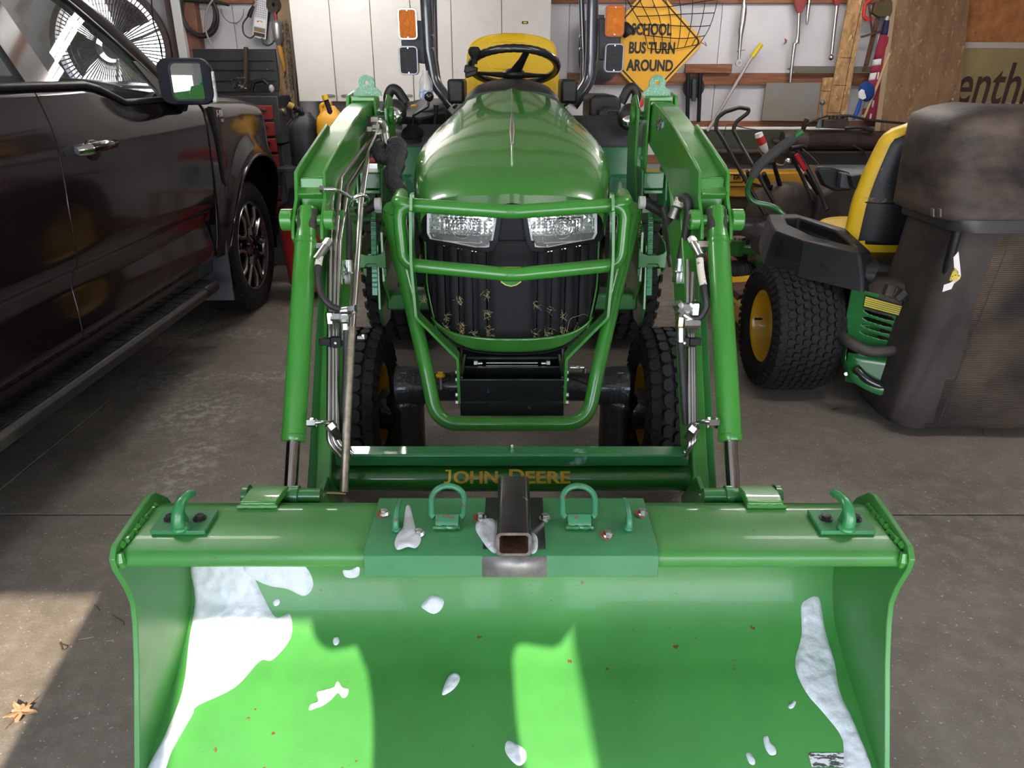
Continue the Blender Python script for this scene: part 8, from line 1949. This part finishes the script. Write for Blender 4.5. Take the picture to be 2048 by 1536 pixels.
# ================================================================== THE PERSON TAKING THE PICTURE (throws the shadow on the bucket)
pr = thing('person', 'person in dark clothes standing before the bucket, holding up a phone, casting its shadow', 'person', (.09, -.42, 0))
def skin(name, joints, edges, m, parent, root=0, sub=2):
    me = bpy.data.meshes.new(name); off = ROOT[parent.name]
    me.from_pydata([tuple(V(j[:3]) - off) for j in joints], edges, []); o = bpy.data.objects.new(name, me); C.objects.link(o); o.parent = parent
    md = o.modifiers.new('skin', 'SKIN'); md.use_smooth_shade = True
    for i, v in enumerate(me.skin_vertices[0].data):
        r = joints[i][3]; v.radius = (r, joints[i][4] if len(joints[i]) > 4 else r); v.use_root = (i == root)
    sm = o.modifiers.new('sub', 'SUBSURF'); sm.levels = sub; sm.render_levels = sub
    me.materials.append(m); ROOT[o.name] = off; return o
PX, PY = .10, -.44
J = [(PX, PY, .96, .165, .12), (PX, PY, 1.12, .165, .115), (PX, PY, 1.28, .180, .12), (PX, PY + .01, 1.40, .160, .09), (PX, PY + .02, 1.50, .055), (PX, PY + .04, 1.56, .052),
     (PX - .17, PY + .02, 1.405, .070), (PX - .285, PY + .11, 1.30, .056), (PX - .14, PY + .33, 1.36, .034),
     (PX + .17, PY + .02, 1.405, .070), (PX + .275, PY + .11, 1.31, .056), (PX - .03, PY + .33, 1.36, .034),
     (PX - .09, PY, .88, .095), (PX - .10, PY + .02, .50, .062), (PX - .11, PY - .02, .10, .042), (PX + .09, PY, .88, .095), (PX + .10, PY + .02, .50, .062), (PX + .11, PY - .02, .10, .042)]
E = [(0, 1), (1, 2), (2, 3), (3, 4), (4, 5), (3, 6), (6, 7), (7, 8), (3, 9), (9, 10), (10, 11), (0, 12), (12, 13), (13, 14), (0, 15), (15, 16), (16, 17)]
skin('body', J, E, mat('dark_jacket', (.03, .035, .05, 1), .85), pr)
SKINM = mat('skin', (.50, .28, .20, 1), .5)
a = MB(); hc = V((PX, PY + .05, 1.66)); a.ball(hc, .088, (.88, 1.05, 1.25), 24); a.ball(hc + V((0, .088, -.015)), .018, (.7, 1, 1.3), 10)
for s in (-1, 1): a.ball(hc + V((s * .08, .0, -.01)), .022, (.35, .8, 1.3), 10)
hd2 = a.build('head', SKINM, pr)
for s in (-1, 1): MB().ball(hc + V((s * .03, .083, .012)), .010, (1.3, .6, .7), 10).build('eye', TRIM, hd2)
MB().ball(hc + V((0, .086, -.055)), .020, (1.2, .35, .3), 10).build('mouth', mat('lips', (.4, .15, .12, 1), .5), hd2)
MB().ball(hc + V((0, -.012, .030)), .097, (.93, 1.03, 1.08), 24).build('hair', mat('brown_hair', (.05, .03, .02, 1), .7), hd2)
for s, wx, side in ((-1, PX - .14, 1), (1, PX - .03, -1)):
    w0 = V((wx, PY + .33, 1.36)); q = V((wx + (.0), PY + .37, 1.40))
    jj = [(w0.x, w0.y, w0.z, .026), (q.x, q.y - .01, q.z, .030, .018)]; ee = [(0, 1)]
    for k in range(4):
        bx_ = q + V((0, .0, .018 - .016 * k + .01)); e1 = bx_ + V((side * .018, .030, .006)); e2 = e1 + V((side * .018, .008, 0)) * (1, .95, .85, .7)[k]
        n0 = len(jj); jj += [(bx_.x, bx_.y, bx_.z, .010), (e1.x, e1.y - .012, e1.z, .009), (e2.x, e2.y - .016, e2.z, .0075)]; ee += [(1, n0), (n0, n0 + 1), (n0 + 1, n0 + 2)]
    n0 = len(jj); jj += [(q.x + side * .02, q.y - .02, q.z - .012, .011), (q.x + side * .034, q.y - .018, q.z + .012, .009)]; ee += [(0, n0), (n0, n0 + 1)]
    skin('hand', jj, ee, SKINM, pr, sub=1)
for s in (-1, 1):
    a = MB(); a.ball((PX + s * .11, PY + .05, .045), .05, (.95, 2.5, .9), 18); a.build('shoe', TRIM, pr)
ph = MB().box((.004, -.045, 1.432), (.150, .009, .072)); single(ph, 'phone', BLACK_G, 'black phone held up in both hands by the person', 'phone', bevel=.003)
